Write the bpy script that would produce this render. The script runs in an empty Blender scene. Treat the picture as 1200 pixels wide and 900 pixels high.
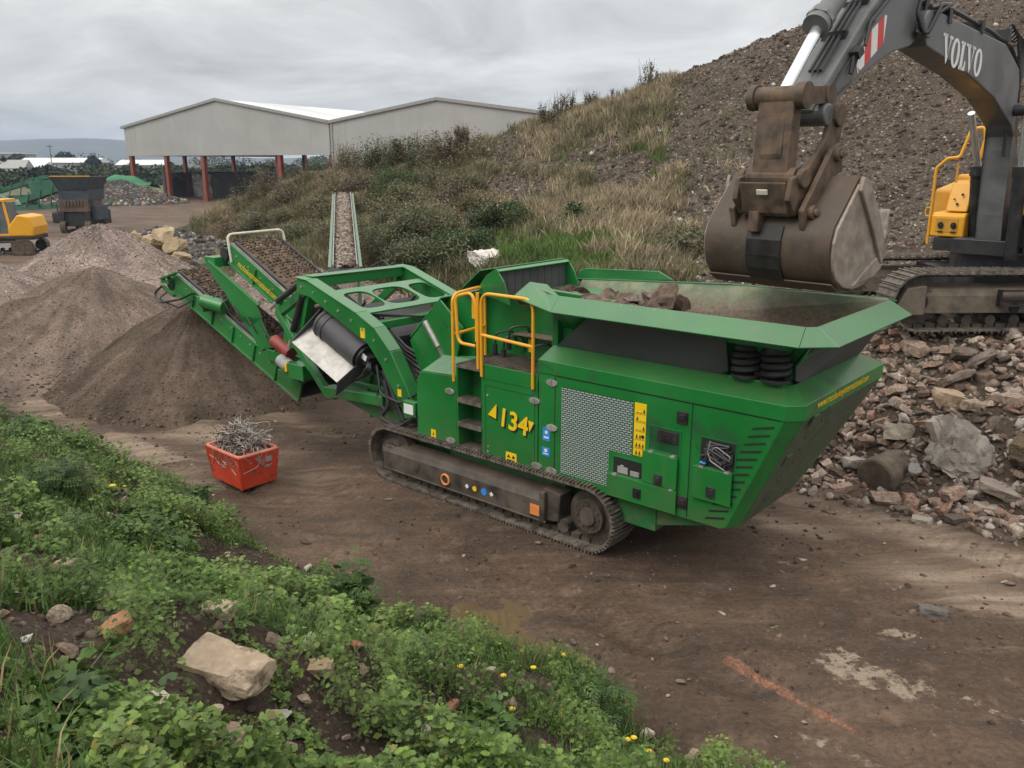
import bpy, math, random
import numpy as np
from mathutils import Vector, Matrix

# ------------------------------------------------------------------ camera, sky, sun, exposure
SC = bpy.context.scene
COL = SC.collection
F_PX, CAM_H = 980.0, 4.5
PITCH = math.atan(260.0 / F_PX)
cam_d = bpy.data.cameras.new('camera')
cam_d.sensor_width = 36.0
cam_d.lens = F_PX / 1200.0 * 36.0
cam_d.clip_start, cam_d.clip_end = 0.05, 20000.0
cam = bpy.data.objects.new('camera', cam_d)
COL.objects.link(cam)
cam.location = (0, 0, CAM_H)
cam.rotation_euler = (math.pi / 2 - PITCH, 0, 0)
SC.camera = cam

W = bpy.data.worlds.new('World')
SC.world = W
W.use_nodes = True
nt = W.node_tree
nt.nodes.clear()
SUN_EL, SUN_AZ = math.radians(48), math.radians(-120)     # azimuth from +Y, clockwise


def N(tree, typ, **kw):
    n = tree.nodes.new(typ)
    for k, v in kw.items():
        if k.startswith('i_'):
            key = k[2:]
            key = int(key) if key.isdigit() else key.replace('_', ' ')
            n.inputs[key].default_value = v
        else:
            setattr(n, k, v)
    return n


def build_world():
    L = nt.links.new
    out = N(nt, 'ShaderNodeOutputWorld')
    bg = N(nt, 'ShaderNodeBackground')
    bg.inputs['Strength'].default_value = 0.1
    sky = N(nt, 'ShaderNodeTexSky', sky_type='NISHITA')
    sky.sun_disc = False
    sky.sun_elevation = SUN_EL
    sky.sun_rotation = SUN_AZ
    tc = N(nt, 'ShaderNodeTexCoord')
    sep = N(nt, 'ShaderNodeSeparateXYZ')
    L(tc.outputs['Generated'], sep.inputs[0])
    zc = N(nt, 'ShaderNodeMath', operation='MAXIMUM'); zc.inputs[1].default_value = 0.0
    L(sep.outputs['Z'], zc.inputs[0])
    za = N(nt, 'ShaderNodeMath', operation='ADD'); za.inputs[1].default_value = 0.22
    L(zc.outputs[0], za.inputs[0])
    dv = N(nt, 'ShaderNodeVectorMath', operation='DIVIDE')
    cmb = N(nt, 'ShaderNodeCombineXYZ')
    for i in range(3):
        L(za.outputs[0], cmb.inputs[i])
    L(tc.outputs['Generated'], dv.inputs[0]); L(cmb.outputs[0], dv.inputs[1])
    mp = N(nt, 'ShaderNodeMapping')
    mp.inputs['Scale'].default_value = (1.0, 1.0, 0.0)
    mp.inputs['Location'].default_value = (3.1, 0.7, 0.0)
    L(dv.outputs[0], mp.inputs[0])
    n1 = N(nt, 'ShaderNodeTexNoise'); n1.inputs['Scale'].default_value = 1.5
    n1.inputs['Detail'].default_value = 9; n1.inputs['Roughness'].default_value = 0.6
    n1.inputs['Distortion'].default_value = 0.6
    L(mp.outputs[0], n1.inputs['Vector'])
    r1 = N(nt, 'ShaderNodeMapRange')
    r1.inputs['From Min'].default_value = 0.34; r1.inputs['From Max'].default_value = 0.68
    r1.inputs['To Min'].default_value = 0.72; r1.inputs['To Max'].default_value = 1.26
    L(n1.outputs['Fac'], r1.inputs['Value'])
    # overcast dome: about twice as bright overhead as at the horizon
    r2 = N(nt, 'ShaderNodeMapRange')
    r2.inputs['From Min'].default_value = 0.15; r2.inputs['From Max'].default_value = 1.0
    r2.inputs['To Min'].default_value = 5.35; r2.inputs['To Max'].default_value = 16.0
    L(zc.outputs[0], r2.inputs['Value'])
    mu = N(nt, 'ShaderNodeMath', operation='MULTIPLY')
    L(r1.outputs[0], mu.inputs[0]); L(r2.outputs[0], mu.inputs[1])
    tint = N(nt, 'ShaderNodeMixRGB', blend_type='MULTIPLY'); tint.inputs[0].default_value = 1.0
    tint.inputs[1].default_value = (1.0, 0.995, 0.965, 1)
    L(mu.outputs[0], tint.inputs[2])
    mix = N(nt, 'ShaderNodeMixRGB'); mix.inputs[0].default_value = 0.93
    L(sky.outputs[0], mix.inputs[1]); L(tint.outputs[0], mix.inputs[2])
    L(mix.outputs[0], bg.inputs['Color'])
    L(bg.outputs[0], out.inputs[0])


build_world()
sun_d = bpy.data.lights.new('sun', 'SUN')
sun_d.energy = 1.1
sun_d.angle = math.radians(35)
sun_d.color = (1.0, 0.96, 0.9)
sun = bpy.data.objects.new('sun', sun_d)
COL.objects.link(sun)
sd = Vector((math.sin(SUN_AZ) * math.cos(SUN_EL), math.cos(SUN_AZ) * math.cos(SUN_EL), math.sin(SUN_EL)))
sun.rotation_euler = (-sd).to_track_quat('-Z', 'Y').to_euler()
sun.location = (0, 0, 60)

VS = SC.view_settings
VS.view_transform = 'Standard'
try:
    VS.look = 'None'
except TypeError:
    pass
VS.gamma = 1.0
VS.exposure = 0.46
VS.use_curve_mapping = False
SC.cycles.max_bounces = 6
SC.cycles.diffuse_bounces = 3
SC.cycles.glossy_bounces = 3
SC.cycles.transparent_max_bounces = 6

# ------------------------------------------------------------------ small maths
rnd = random.Random(7)
_fw = np.array([0, math.cos(PITCH), -math.sin(PITCH)])
_up = np.array([0, math.sin(PITCH), math.cos(PITCH)])


def at(u, v, y):
    """world point seen at photo pixel (u, v) at forward distance y (used to lay out the site)."""
    d = _fw + np.array([1.0, 0, 0]) * (u - 600) / F_PX - _up * (v - 450) / F_PX
    t = y / d[1]
    return np.array([d[0] * t, y, CAM_H + d[2] * t])


def onz(u, v, z=0.0):
    d = _fw + np.array([1.0, 0, 0]) * (u - 600) / F_PX - _up * (v - 450) / F_PX
    t = (z - CAM_H) / d[2]
    return np.array([d[0] * t, d[1] * t, z])


def project(p):
    q = np.asarray(p, float) - np.array([0, 0, CAM_H])
    z = q @ _fw
    z = np.where(z < 0.2, 0.2, z)
    return 600 + F_PX * q[..., 0] / z, 450 - F_PX * (q @ _up) / z


def _hash(ix, iy, seed):
    h = (ix.astype(np.int64) * 374761393 + iy.astype(np.int64) * 668265263 + seed * 1442695041) & 0xFFFFFFFF
    h = ((h ^ (h >> 13)) * 1274126177) & 0xFFFFFFFF
    h = h ^ (h >> 16)
    return (h & 0xFFFFFF) / float(0xFFFFFF)


def vnoise(x, y, seed=0):
    x = np.asarray(x, float); y = np.asarray(y, float)
    ix = np.floor(x); iy = np.floor(y)
    fx = x - ix; fy = y - iy
    fx = fx * fx * fx * (fx * (fx * 6 - 15) + 10); fy = fy * fy * fy * (fy * (fy * 6 - 15) + 10)
    a = _hash(ix, iy, seed); b = _hash(ix + 1, iy, seed)
    c = _hash(ix, iy + 1, seed); d = _hash(ix + 1, iy + 1, seed)
    return (a + (b - a) * fx) * (1 - fy) + (c + (d - c) * fx) * fy


def fbm(x, y, seed=0, octv=4, gain=0.5):
    x = np.asarray(x, float); y = np.asarray(y, float)
    s = 0.0; a = 1.0; t = 0.0
    for o in range(octv):
        s = s + a * vnoise(x * 2 ** o + 17.3 * o, y * 2 ** o - 9.1 * o, seed + o)
        t += a; a *= gain
    return s / t


def sstep(a, b, x):
    t = np.clip((x - a) / (b - a), 0, 1)
    return t * t * (3 - 2 * t)


# machine axes: E1 runs along the crusher towards the hopper, E2 across it away from the photographer
AX = math.radians(49.4)
E1 = np.array([math.sin(AX), -math.cos(AX), 0.0])
E2 = np.array([math.cos(AX), math.sin(AX), 0.0])
CO = np.array([0.985, 9.195, 0.0])


def mworld(X, Y, Z=0.0):
    return CO + X * E1 + Y * E2 + np.array([0, 0, Z])


def mlocal(x, y):
    dx, dy = np.asarray(x) - CO[0], np.asarray(y) - CO[1]
    return dx * E1[0] + dy * E1[1], dx * E2[0] + dy * E2[1]


# ------------------------------------------------------------------ object helpers
def tag(o, label=None, cat=None, group=None, kind=None):
    if label: o['label'] = label
    if cat: o['category'] = cat
    if group: o['group'] = group
    if kind: o['kind'] = kind
    return o


def empty(name, loc, rz=0.0, label=None, cat=None, group=None):
    o = bpy.data.objects.new(name, None)
    o.empty_display_size = 0.2
    COL.objects.link(o)
    o.location = loc
    o.rotation_euler = (0, 0, rz)
    return tag(o, label, cat, group)


def link(name, me, mat, parent=None):
    o = bpy.data.objects.new(name, me)
    COL.objects.link(o)
    if mat is not None:
        if isinstance(mat, (list, tuple)):
            for m in mat: me.materials.append(m)
        else:
            me.materials.append(mat)
    if parent is not None:
        o.parent = parent
    return o


def copy_tree(o, parent=None):
    c = o.copy()
    COL.objects.link(c)
    if parent is not None:
        c.parent = parent
    for ch in list(o.children):
        copy_tree(ch, c)
    return c


def frame_from(d, up=(0, 0, 1)):
    d = Vector(d).normalized()
    u = Vector(up)
    s = u.cross(d)
    if s.length < 1e-4:
        s = Vector((1, 0, 0)).cross(d)
        if s.length < 1e-4:
            s = Vector((0, 1, 0))
    s.normalize()
    u = d.cross(s).normalized()
    return d, s, u


def fillet(pts, r, k=5, closed=False):
    pts = [Vector(p) for p in pts]
    n = len(pts)
    out = []
    for i, p in enumerate(pts):
        if not closed and i in (0, n - 1):
            out.append(p); continue
        a = pts[(i - 1) % n] - p; b = pts[(i + 1) % n] - p
        la, lb = a.length, b.length
        a.normalize(); b.normalize()
        ang = a.angle(b)
        if ang > 3.05 or ang < 0.05:
            out.append(p); continue
        d = min(r / math.tan(ang / 2), la * .48, lb * .48)
        p0 = p + a * d; p1 = p + b * d
        for j in range(k + 1):
            t = j / k
            out.append((1 - t) ** 2 * p0 + 2 * t * (1 - t) * p + t * t * p1)
    return out


class MB:
    """collects shapes, then links them as one mesh object"""

    def __init__(self, xf=None):
        self.v = []; self.f = []; self.xf = xf

    def add(self, vs, fs):
        o = len(self.v)
        if self.xf is not None:
            vs = [self.xf @ Vector(p) for p in vs]
        self.v += [tuple(p) for p in vs]
        self.f += [tuple(i + o for i in q) for q in fs]
        return self

    def box(self, x0, x1, y0, y1, z0, z1):
        return self.hexa([(x0, y0, z0), (x1, y0, z0), (x1, y1, z0), (x0, y1, z0),
                          (x0, y0, z1), (x1, y0, z1), (x1, y1, z1), (x0, y1, z1)])

    def hexa(self, p):
        return self.add(p, [(0, 3, 2, 1), (4, 5, 6, 7), (0, 1, 5, 4), (1, 2, 6, 5), (2, 3, 7, 6), (3, 0, 4, 7)])

    def obox(self, c, d, l, w, h, up=(0, 0, 1)):
        d, s, u = frame_from(d, up)
        c = Vector(c)
        p = []
        for dz in (-1, 1):
            for a, b in ((-1, -1), (1, -1), (1, 1), (-1, 1)):
                p.append(c + d * (a * l / 2) + s * (b * w / 2) + u * (dz * h / 2))
        return self.hexa(p)

    def bar(self, p0, p1, w, h, up=(0, 0, 1)):
        p0, p1 = Vector(p0), Vector(p1)
        return self.obox((p0 + p1) / 2, p1 - p0, (p1 - p0).length, w, h, up)

    def prism(self, poly, a0, a1, axis='y'):
        n = len(poly)
        def P(p, a):
            if axis == 'y': return (p[0], a, p[1])
            if axis == 'x': return (a, p[0], p[1])
            return (p[0], p[1], a)
        vs = [P(p, a0) for p in poly] + [P(p, a1) for p in poly]
        fs = [tuple(range(n - 1, -1, -1)), tuple(range(n, 2 * n))]
        fs += [(i, (i + 1) % n, n + (i + 1) % n, n + i) for i in range(n)]
        return self.add(vs, fs)

    def plate(self, pts, t):
        pts = [Vector(p) for p in pts]
        nrm = Vector((0, 0, 0))
        for i in range(len(pts)):
            nrm += pts[i].cross(pts[(i + 1) % len(pts)])
        nrm.normalize()
        n = len(pts)
        vs = [p - nrm * t / 2 for p in pts] + [p + nrm * t / 2 for p in pts]
        fs = [tuple(range(n - 1, -1, -1)), tuple(range(n, 2 * n))]
        fs += [(i, (i + 1) % n, n + (i + 1) % n, n + i) for i in range(n)]
        return self.add(vs, fs)

    def strip(self, path, across, t):
        """bent sheet: path points swept by the vector across, thickness t (offset by normals)"""
        path = [Vector(p) for p in path]; ac = Vector(across)
        n = len(path)
        nr = []
        for i in range(n):
            d = (path[min(i + 1, n - 1)] - path[max(i - 1, 0)])
            nr.append(d.cross(ac).normalized())
        vs = []
        for i in range(n):
            vs += [path[i], path[i] + ac, path[i] + ac + nr[i] * t, path[i] + nr[i] * t]
        fs = [(3, 2, 1, 0)]
        for i in range(n - 1):
            a = 4 * i; b = a + 4
            for k in range(4):
                fs.append((a + k, a + (k + 1) % 4, b + (k + 1) % 4, b + k))
        a = 4 * (n - 1)
        fs.append((a, a + 1, a + 2, a + 3))
        return self.add(vs, fs)

    def cyl(self, p0, p1, r0, r1=None, n=14):
        r1 = r0 if r1 is None else r1
        p0, p1 = Vector(p0), Vector(p1)
        d, s, u = frame_from(p1 - p0)
        vs = []
        for p, r in ((p0, r0), (p1, r1)):
            for i in range(n):
                a = 2 * math.pi * i / n
                vs.append(p + s * (math.cos(a) * r) + u * (math.sin(a) * r))
        fs = [tuple(range(n - 1, -1, -1)), tuple(range(n, 2 * n))]
        fs += [(i, (i + 1) % n, n + (i + 1) % n, n + i) for i in range(n)]
        return self.add(vs, fs)

    def tube(self, pts, r, n=8, closed=False):
        pts = [Vector(p) for p in pts]
        m = len(pts)
        if m < 2: return self
        rr = r if hasattr(r, '__len__') else [r] * m
        d0 = (pts[1] - pts[0]).normalized()
        _, s, u = frame_from(d0)
        vs = []; pd = d0
        for i in range(m):
            if closed: d = pts[(i + 1) % m] - pts[i - 1]
            else: d = pts[min(i + 1, m - 1)] - pts[max(i - 1, 0)]
            if d.length < 1e-9: d = pd.copy()
            d.normalize()
            q = pd.rotation_difference(d)
            s = q @ s; s = (s - d * s.dot(d)).normalized(); u = d.cross(s); pd = d
            for k in range(n):
                a = 2 * math.pi * k / n
                vs.append(pts[i] + (s * math.cos(a) + u * math.sin(a)) * rr[i])
        fs = []
        for i in range(m if closed else m - 1):
            a = i * n; b = ((i + 1) % m) * n
            for k in range(n):
                fs.append((a + k, a + (k + 1) % n, b + (k + 1) % n, b + k))
        if not closed:
            fs.append(tuple(range(n - 1, -1, -1)))
            fs.append(tuple(range((m - 1) * n, m * n)))
        return self.add(vs, fs)

    def ring(self, c, axis, R, r, n=20, k=6):
        d, s, u = frame_from(axis)
        c = Vector(c)
        return self.tube([c + (s * math.cos(2 * math.pi * i / n) + u * math.sin(2 * math.pi * i / n)) * R for i in range(n)], r, k, True)

    def build(self, name, mat, parent=None, bevel=0.0, smooth=False, seg=2, sharp=38):
        me = bpy.data.meshes.new(name)
        me.from_pydata(self.v, [], self.f)
        me.validate()
        me.update()
        o = link(name, me, mat, parent)
        if smooth:
            me.shade_smooth()
            me.set_sharp_from_angle(angle=math.radians(sharp))
        if bevel > 0:
            b = o.modifiers.new('bevel', 'BEVEL')
            b.width = bevel; b.segments = seg; b.limit_method = 'ANGLE'; b.angle_limit = math.radians(35)
            b.harden_normals = False
        return o


def np_mesh(name, V, T, mat, parent=None, col=None, smooth=False, attrs=None):
    """mesh from numpy arrays; T is (m,3) or (m,4)"""
    V = np.asarray(V, np.float32); T = np.asarray(T, np.int32)
    me = bpy.data.meshes.new(name)
    k = T.shape[1]
    me.vertices.add(len(V)); me.vertices.foreach_set('co', V.ravel())
    me.loops.add(T.size); me.loops.foreach_set('vertex_index', T.ravel())
    me.polygons.add(len(T)); me.polygons.foreach_set('loop_start', np.arange(0, T.size, k, dtype=np.int32))
    me.update(calc_edges=True)
    if col is not None:
        a = me.color_attributes.new('col', 'FLOAT_COLOR', 'POINT')
        c = np.ones((len(V), 4), np.float32); c[:, :3] = col
        a.data.foreach_set('color', c.ravel())
    for nm, arr in (attrs or {}).items():
        a = me.attributes.new(nm, 'FLOAT', 'POINT')
        a.data.foreach_set('value', np.asarray(arr, np.float32).ravel())
    if smooth:
        me.shade_smooth()
    return link(name, me, mat, parent)


def grid_mesh(name, xs, ys, Z, mat, attrs=None, XY=None):
    nx, ny = len(xs), len(ys)
    if XY is None:
        X, Y = np.meshgrid(xs, ys)
    else:
        X, Y = XY
    V = np.stack([X, Y, Z], -1).reshape(-1, 3)
    i = np.arange(ny - 1)[:, None] * nx + np.arange(nx - 1)[None, :]
    T = np.stack([i, i + 1, i + nx + 1, i + nx], -1).reshape(-1, 4)
    return np_mesh(name, V, T, mat, smooth=True, attrs=attrs)


def rot_mats(n, rs, tilt=0.5):
    """random rotations: spin about z, then tilt by up to `tilt`"""
    a = rs.uniform(0, 2 * np.pi, n); b = rs.uniform(-tilt, tilt, n); c = rs.uniform(-tilt, tilt, n)
    return euler_mats(b, c, a)


def euler_mats(rx, ry, rz):
    n = len(rz)
    cx, sx, cy, sy, cz, sz = np.cos(rx), np.sin(rx), np.cos(ry), np.sin(ry), np.cos(rz), np.sin(rz)
    o, z = np.ones(n), np.zeros(n)
    Rx = np.stack([o, z, z, z, cx, -sx, z, sx, cx], -1).reshape(n, 3, 3)
    Ry = np.stack([cy, z, sy, z, o, z, -sy, z, cy], -1).reshape(n, 3, 3)
    Rz = np.stack([cz, -sz, z, sz, cz, z, z, z, o], -1).reshape(n, 3, 3)
    return Rz @ Ry @ Rx


def scatter(tmpl, P, R, S):
    """copies of a template (verts, tris) at P with rotation R and scale S -> V, T"""
    tv, tt = tmpl
    n, m = len(P), len(tv)
    S = np.asarray(S, float)
    if S.ndim == 1: S = S[:, None] * np.ones(3)
    V = np.einsum('nij,nmj->nmi', R, tv[None] * S[:, None, :]) + P[:, None, :]
    T = tt[None] + (np.arange(n) * m)[:, None, None]
    return V.reshape(-1, 3), T.reshape(-1, tt.shape[1])


def join_np(parts):
    Vs, Ts, Cs = [], [], []; o = 0
    for V, T, C in parts:
        Vs.append(V); Ts.append(T + o); Cs.append(C); o += len(V)
    return np.concatenate(Vs), np.concatenate(Ts), np.concatenate(Cs)


# ------------------------------------------------------------------ materials
MATS = {}


def mat_base(name):
    m = bpy.data.materials.new(name)
    m.use_nodes = True
    t = m.node_tree
    b = t.nodes['Principled BSDF']
    return m, t, b


def ramp(t, fac, c0, c1, p0=0.35, p1=0.65):
    r = t.nodes.new('ShaderNodeValToRGB')
    r.color_ramp.elements[0].position = p0; r.color_ramp.elements[0].color = (*c0, 1)
    r.color_ramp.elements[1].position = p1; r.color_ramp.elements[1].color = (*c1, 1)
    t.links.new(fac, r.inputs[0])
    return r


def noise(t, vec, scale, detail=5, rough=0.55, dist=0.0):
    n = N(t, 'ShaderNodeTexNoise')
    n.inputs['Scale'].default_value = scale; n.inputs['Detail'].default_value = detail
    n.inputs['Roughness'].default_value = rough; n.inputs['Distortion'].default_value = dist
    if vec is not None: t.links.new(vec, n.inputs['Vector'])
    return n


def mixc(t, fac, a, b, mode='MIX'):
    m = N(t, 'ShaderNodeMixRGB', blend_type=mode)
    for i, x in ((0, fac), (1, a), (2, b)):
        if hasattr(x, 'is_linked') or hasattr(x, 'links'):
            t.links.new(x, m.inputs[i])
        elif isinstance(x, (int, float)):
            m.inputs[i].default_value = x
        else:
            m.inputs[i].default_value = (*x, 1)
    return m


def mth(t, op, a, b=0.0, c=None, clamp=False):
    m = N(t, 'ShaderNodeMath', operation=op, use_clamp=clamp)
    for i, x in enumerate((a, b, c)):
        if x is None: continue
        if hasattr(x, 'links'): t.links.new(x, m.inputs[i])
        else: m.inputs[i].default_value = x
    return m.outputs[0]


def mrange(t, v, a, b, c=0.0, d=1.0):
    m = N(t, 'ShaderNodeMapRange')
    m.interpolation_type = 'SMOOTHSTEP'
    t.links.new(v, m.inputs['Value'])
    for k, x in (('From Min', a), ('From Max', b), ('To Min', c), ('To Max', d)):
        m.inputs[k].default_value = x
    return m.outputs[0]


def add_bump(t, b, height, strength=0.3, dist=0.02):
    bp = N(t, 'ShaderNodeBump')
    bp.inputs['Strength'].default_value = strength; bp.inputs['Distance'].default_value = dist
    t.links.new(height, bp.inputs['Height'])
    t.links.new(bp.outputs[0], b.inputs['Normal'])
    return bp


def pmat(name, c1, c2=None, scale=4.0, rough=0.6, rvar=0.12, metal=0.0, bump=0.0, bscale=60.0, bdist=0.01,
         dust=None, dust_amt=0.0, dust_up=0.0, p0=0.35, p1=0.65, spec=0.5, stain=None, stain_amt=0.0, stain_scale=6.0):
    m, t, b = mat_base(name)
    tc = N(t, 'ShaderNodeTexCoord')
    vec = tc.outputs['Object']
    c2 = c2 or tuple(min(1, x * 1.25) for x in c1)
    n1 = noise(t, vec, scale, 6)
    r = ramp(t, n1.outputs['Fac'], c1, c2, p0, p1)
    cur = r.outputs[0]
    if stain is not None:
        ns = noise(t, vec, stain_scale, 8, 0.65, 0.5)
        cur = mixc(t, mrange(t, ns.outputs['Fac'], 0.62 - stain_amt * 0.3, 0.72 - stain_amt * 0.2), cur, stain).outputs[0]
    if dust is not None:
        nd = noise(t, vec, 9.0, 8, 0.62)
        f = mrange(t, nd.outputs['Fac'], 0.62 - dust_amt * 0.35, 0.85 - dust_amt * 0.2, 0, min(1, dust_amt * 1.2))
        if dust_up:
            g = N(t, 'ShaderNodeNewGeometry')
            sp = N(t, 'ShaderNodeSeparateXYZ')
            t.links.new(g.outputs['Normal'], sp.inputs[0])
            upf = mrange(t, sp.outputs['Z'], 0.35, 0.95, 0, dust_up)
            nd2 = noise(t, vec, 3.0, 6, 0.6)
            upf = mth(t, 'MULTIPLY', upf, mrange(t, nd2.outputs['Fac'], 0.3, 0.7, 0.35, 1.0))
            f = mth(t, 'MAXIMUM', f, upf)
        cur = mixc(t, f, cur, dust).outputs[0]
        t.links.new(mth(t, 'ADD', mrange(t, n1.outputs['Fac'], 0.3, 0.7, max(0, rough - rvar), min(1, rough + rvar)), mth(t, 'MULTIPLY', f, 0.4), clamp=True), b.inputs['Roughness'])
    else:
        t.links.new(mrange(t, n1.outputs['Fac'], 0.3, 0.7, max(0.02, rough - rvar), min(1, rough + rvar)), b.inputs['Roughness'])
    t.links.new(cur, b.inputs['Base Color'])
    b.inputs['Metallic'].default_value = metal
    b.inputs['Specular IOR Level'].default_value = spec
    if bump > 0:
        nb = noise(t, vec, bscale, 4, 0.6)
        add_bump(t, b, nb.outputs['Fac'], bump, bdist)
    MATS[name] = m
    return m


def attr_col(t, name='col'):
    a = N(t, 'ShaderNodeAttribute', attribute_name=name)
    return a


DUST = (0.17, 0.125, 0.09)
M_GREEN = pmat('green_paint', (0.008, 0.140, 0.024), (0.012, 0.195, 0.036), 0.9, 0.36, 0.09, dust=DUST, dust_amt=0.17, dust_up=0.24, bump=0.05, bscale=2.2, bdist=0.03, stain=(0.02, 0.10, 0.035), stain_amt=0.25, stain_scale=1.6)
M_GREEN_D = pmat('dusty_green_paint', (0.012, 0.130, 0.030), (0.018, 0.180, 0.042), 1.5, 0.45, 0.1, dust=DUST, dust_amt=0.28, dust_up=0.25)
M_GREEN_DIRTY = pmat('muddy_green_paint', (0.014, 0.080, 0.026), (0.03, 0.12, 0.04), 2.0, 0.6, 0.1, dust=(0.12, 0.095, 0.065), dust_amt=0.75, dust_up=0.3, stain=(0.06, 0.05, 0.038), stain_amt=0.5)
def weather(m, mud=(.13, .095, .065)):
    t = m.node_tree; b = t.nodes['Principled BSDF']
    src = b.inputs['Base Color'].links[0].from_socket
    tc = N(t, 'ShaderNodeTexCoord')
    mp = N(t, 'ShaderNodeMapping'); mp.inputs['Scale'].default_value = (9, 9, .7)
    t.links.new(tc.outputs['Object'], mp.inputs[0])
    n1 = noise(t, mp.outputs[0], 1.0, 6, .6)
    n2 = noise(t, tc.outputs['Object'], 2.2, 8, .7)
    n3 = noise(t, tc.outputs['Object'], 38, 4, .7)
    sp = N(t, 'ShaderNodeSeparateXYZ'); t.links.new(tc.outputs['Object'], sp.inputs[0])
    streak = mth(t, 'MULTIPLY', mrange(t, n1.outputs['Fac'], .52, .78, 0, .34), mrange(t, n2.outputs['Fac'], .4, .6, .2, 1))
    low = mth(t, 'MULTIPLY', mrange(t, sp.outputs['Z'], .55, 1.35, 1, 0), mrange(t, n2.outputs['Fac'], .38, .66, 0, .5))
    spk = mth(t, 'MULTIPLY', mrange(t, n3.outputs['Fac'], .66, .74, 0, .7), mrange(t, n2.outputs['Fac'], .42, .6, 0, 1))
    f = mth(t, 'MAXIMUM', mth(t, 'MAXIMUM', streak, low), spk)
    c = mixc(t, f, src, mud)
    t.links.new(c.outputs[0], b.inputs['Base Color'])


weather(M_GREEN); weather(M_GREEN_D, (.19, .14, .10))
for _m in (M_GREEN, M_GREEN_D):
    _b = _m.node_tree.nodes['Principled BSDF']
    _b.inputs['Coat Weight'].default_value = 0.45; _b.inputs['Coat Roughness'].default_value = 0.22
M_YELLOW = pmat('yellow_paint', (0.72, 0.33, 0.015), (0.78, 0.38, 0.02), 3, 0.4, 0.08, dust=DUST, dust_amt=0.12)
M_YELLOW_DULL = pmat('worn_yellow_paint', (0.50, 0.235, 0.02), (0.62, 0.30, 0.03), 3, 0.5, 0.1, dust=DUST, dust_amt=0.3, dust_up=0.2)
M_RUBBER = pmat('black_rubber', (0.048, 0.046, 0.049), (0.078, 0.075, 0.078), 2.0, 0.62, 0.1, dust=(0.12, 0.1, 0.085), dust_amt=0.12, dust_up=0.15, bump=0.1, bscale=25)
M_BLACK = pmat('black_steel', (0.012, 0.012, 0.013), (0.03, 0.028, 0.027), 5, 0.5, 0.12, dust=DUST, dust_amt=0.15)
M_DARK = pmat('shadowed_black', (0.008, 0.008, 0.009), (0.014, 0.013, 0.013), 5, 0.8)
M_STEEL = pmat('worn_steel', (0.32, 0.30, 0.27), (0.50, 0.47, 0.43), 6, 0.42, 0.12, metal=0.55, dust=DUST, dust_amt=0.25)
M_CHROME = pmat('chrome_rod', (0.75, 0.77, 0.8), (0.85, 0.86, 0.88), 6, 0.22, 0.05, metal=0.8)
M_GREY = pmat('grey_metal', (0.22, 0.22, 0.21), (0.34, 0.33, 0.31), 6, 0.5, 0.1, dust=DUST, dust_amt=0.2)
M_CREAM = pmat('cream_paint', (0.55, 0.53, 0.42), (0.68, 0.65, 0.52), 6, 0.45, 0.1, dust=DUST, dust_amt=0.15)
M_TRACK = pmat('dirty_track_steel', (0.085, 0.07, 0.057), (0.20, 0.168, 0.135), 9, 0.65, 0.15, metal=0.25, dust=(0.17, 0.125, 0.09), dust_amt=0.35, bump=0.2, bscale=40)
M_FRAME = pmat('muddy_track_frame', (0.022, 0.019, 0.017), (0.075, 0.06, 0.047), 5, 0.62, 0.12, dust=(0.15, 0.11, 0.08), dust_amt=0.4, dust_up=0.7)
M_RUST = pmat('rusty_steel', (0.05, 0.036, 0.027), (0.155, 0.10, 0.062), 7, 0.7, 0.1, metal=0.2, dust=DUST, dust_amt=0.3, bump=0.15, bscale=50)
M_BUCKET = pmat('worn_bucket_steel', (0.052, 0.038, 0.028), (0.105, 0.078, 0.055), 2.6, 0.62, 0.15, metal=0.3, dust=(0.17, 0.13, 0.095), dust_amt=0.2, dust_up=0.75, stain=(0.10, 0.062, 0.038), stain_amt=0.3, bump=0.12, bscale=30)
M_BUCKET_L = pmat('scoured_bucket_side', (0.22, 0.18, 0.145), (0.36, 0.30, 0.25), 6, 0.6, 0.15, metal=0.3, dust=(0.2, 0.155, 0.12), dust_amt=0.5, bump=0.15, bscale=30)
M_BOOM = pmat('charcoal_boom_paint', (0.092, 0.094, 0.094), (0.15, 0.152, 0.15), 2.5, 0.42, 0.1, dust=(0.15, 0.125, 0.10), dust_amt=0.2, dust_up=0.3)
M_BOOM_D = pmat('dark_hose_black', (0.012, 0.012, 0.012), (0.03, 0.03, 0.03), 6, 0.5, 0.1, dust=DUST, dust_amt=0.2)
M_WHITE = pmat('white_paint', (0.70, 0.70, 0.68), (0.78, 0.78, 0.76), 8, 0.5, 0.1, dust=DUST, dust_amt=0.12)
M_RED = pmat('red_marking', (0.55, 0.035, 0.03), (0.62, 0.045, 0.035), 8, 0.45)
M_BLUE = pmat('blue_sticker', (0.03, 0.22, 0.62), (0.04, 0.26, 0.68), 8, 0.4)
M_YSTICK = pmat('yellow_sticker', (0.80, 0.52, 0.01), (0.85, 0.56, 0.02), 8, 0.4)
M_INK = pmat('black_ink', (0.012, 0.012, 0.012), (0.02, 0.02, 0.02), 8, 0.5)
M_ORANGE = pmat('orange_sticker', (0.70, 0.22, 0.05), (0.75, 0.3, 0.1), 8, 0.5)
M_BIN = pmat('red_orange_bin_paint', (0.46, 0.040, 0.014), (0.58, 0.060, 0.022), 3, 0.5, 0.1, dust=(0.30, 0.17, 0.11), dust_amt=0.3, bump=0.05, bscale=8, stain=(0.20, 0.05, 0.03), stain_amt=0.25)
M_BINEDGE = pmat('scuffed_bin_rim', (0.55, 0.12, 0.07), (0.62, 0.22, 0.15), 7, 0.55, 0.1)
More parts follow.
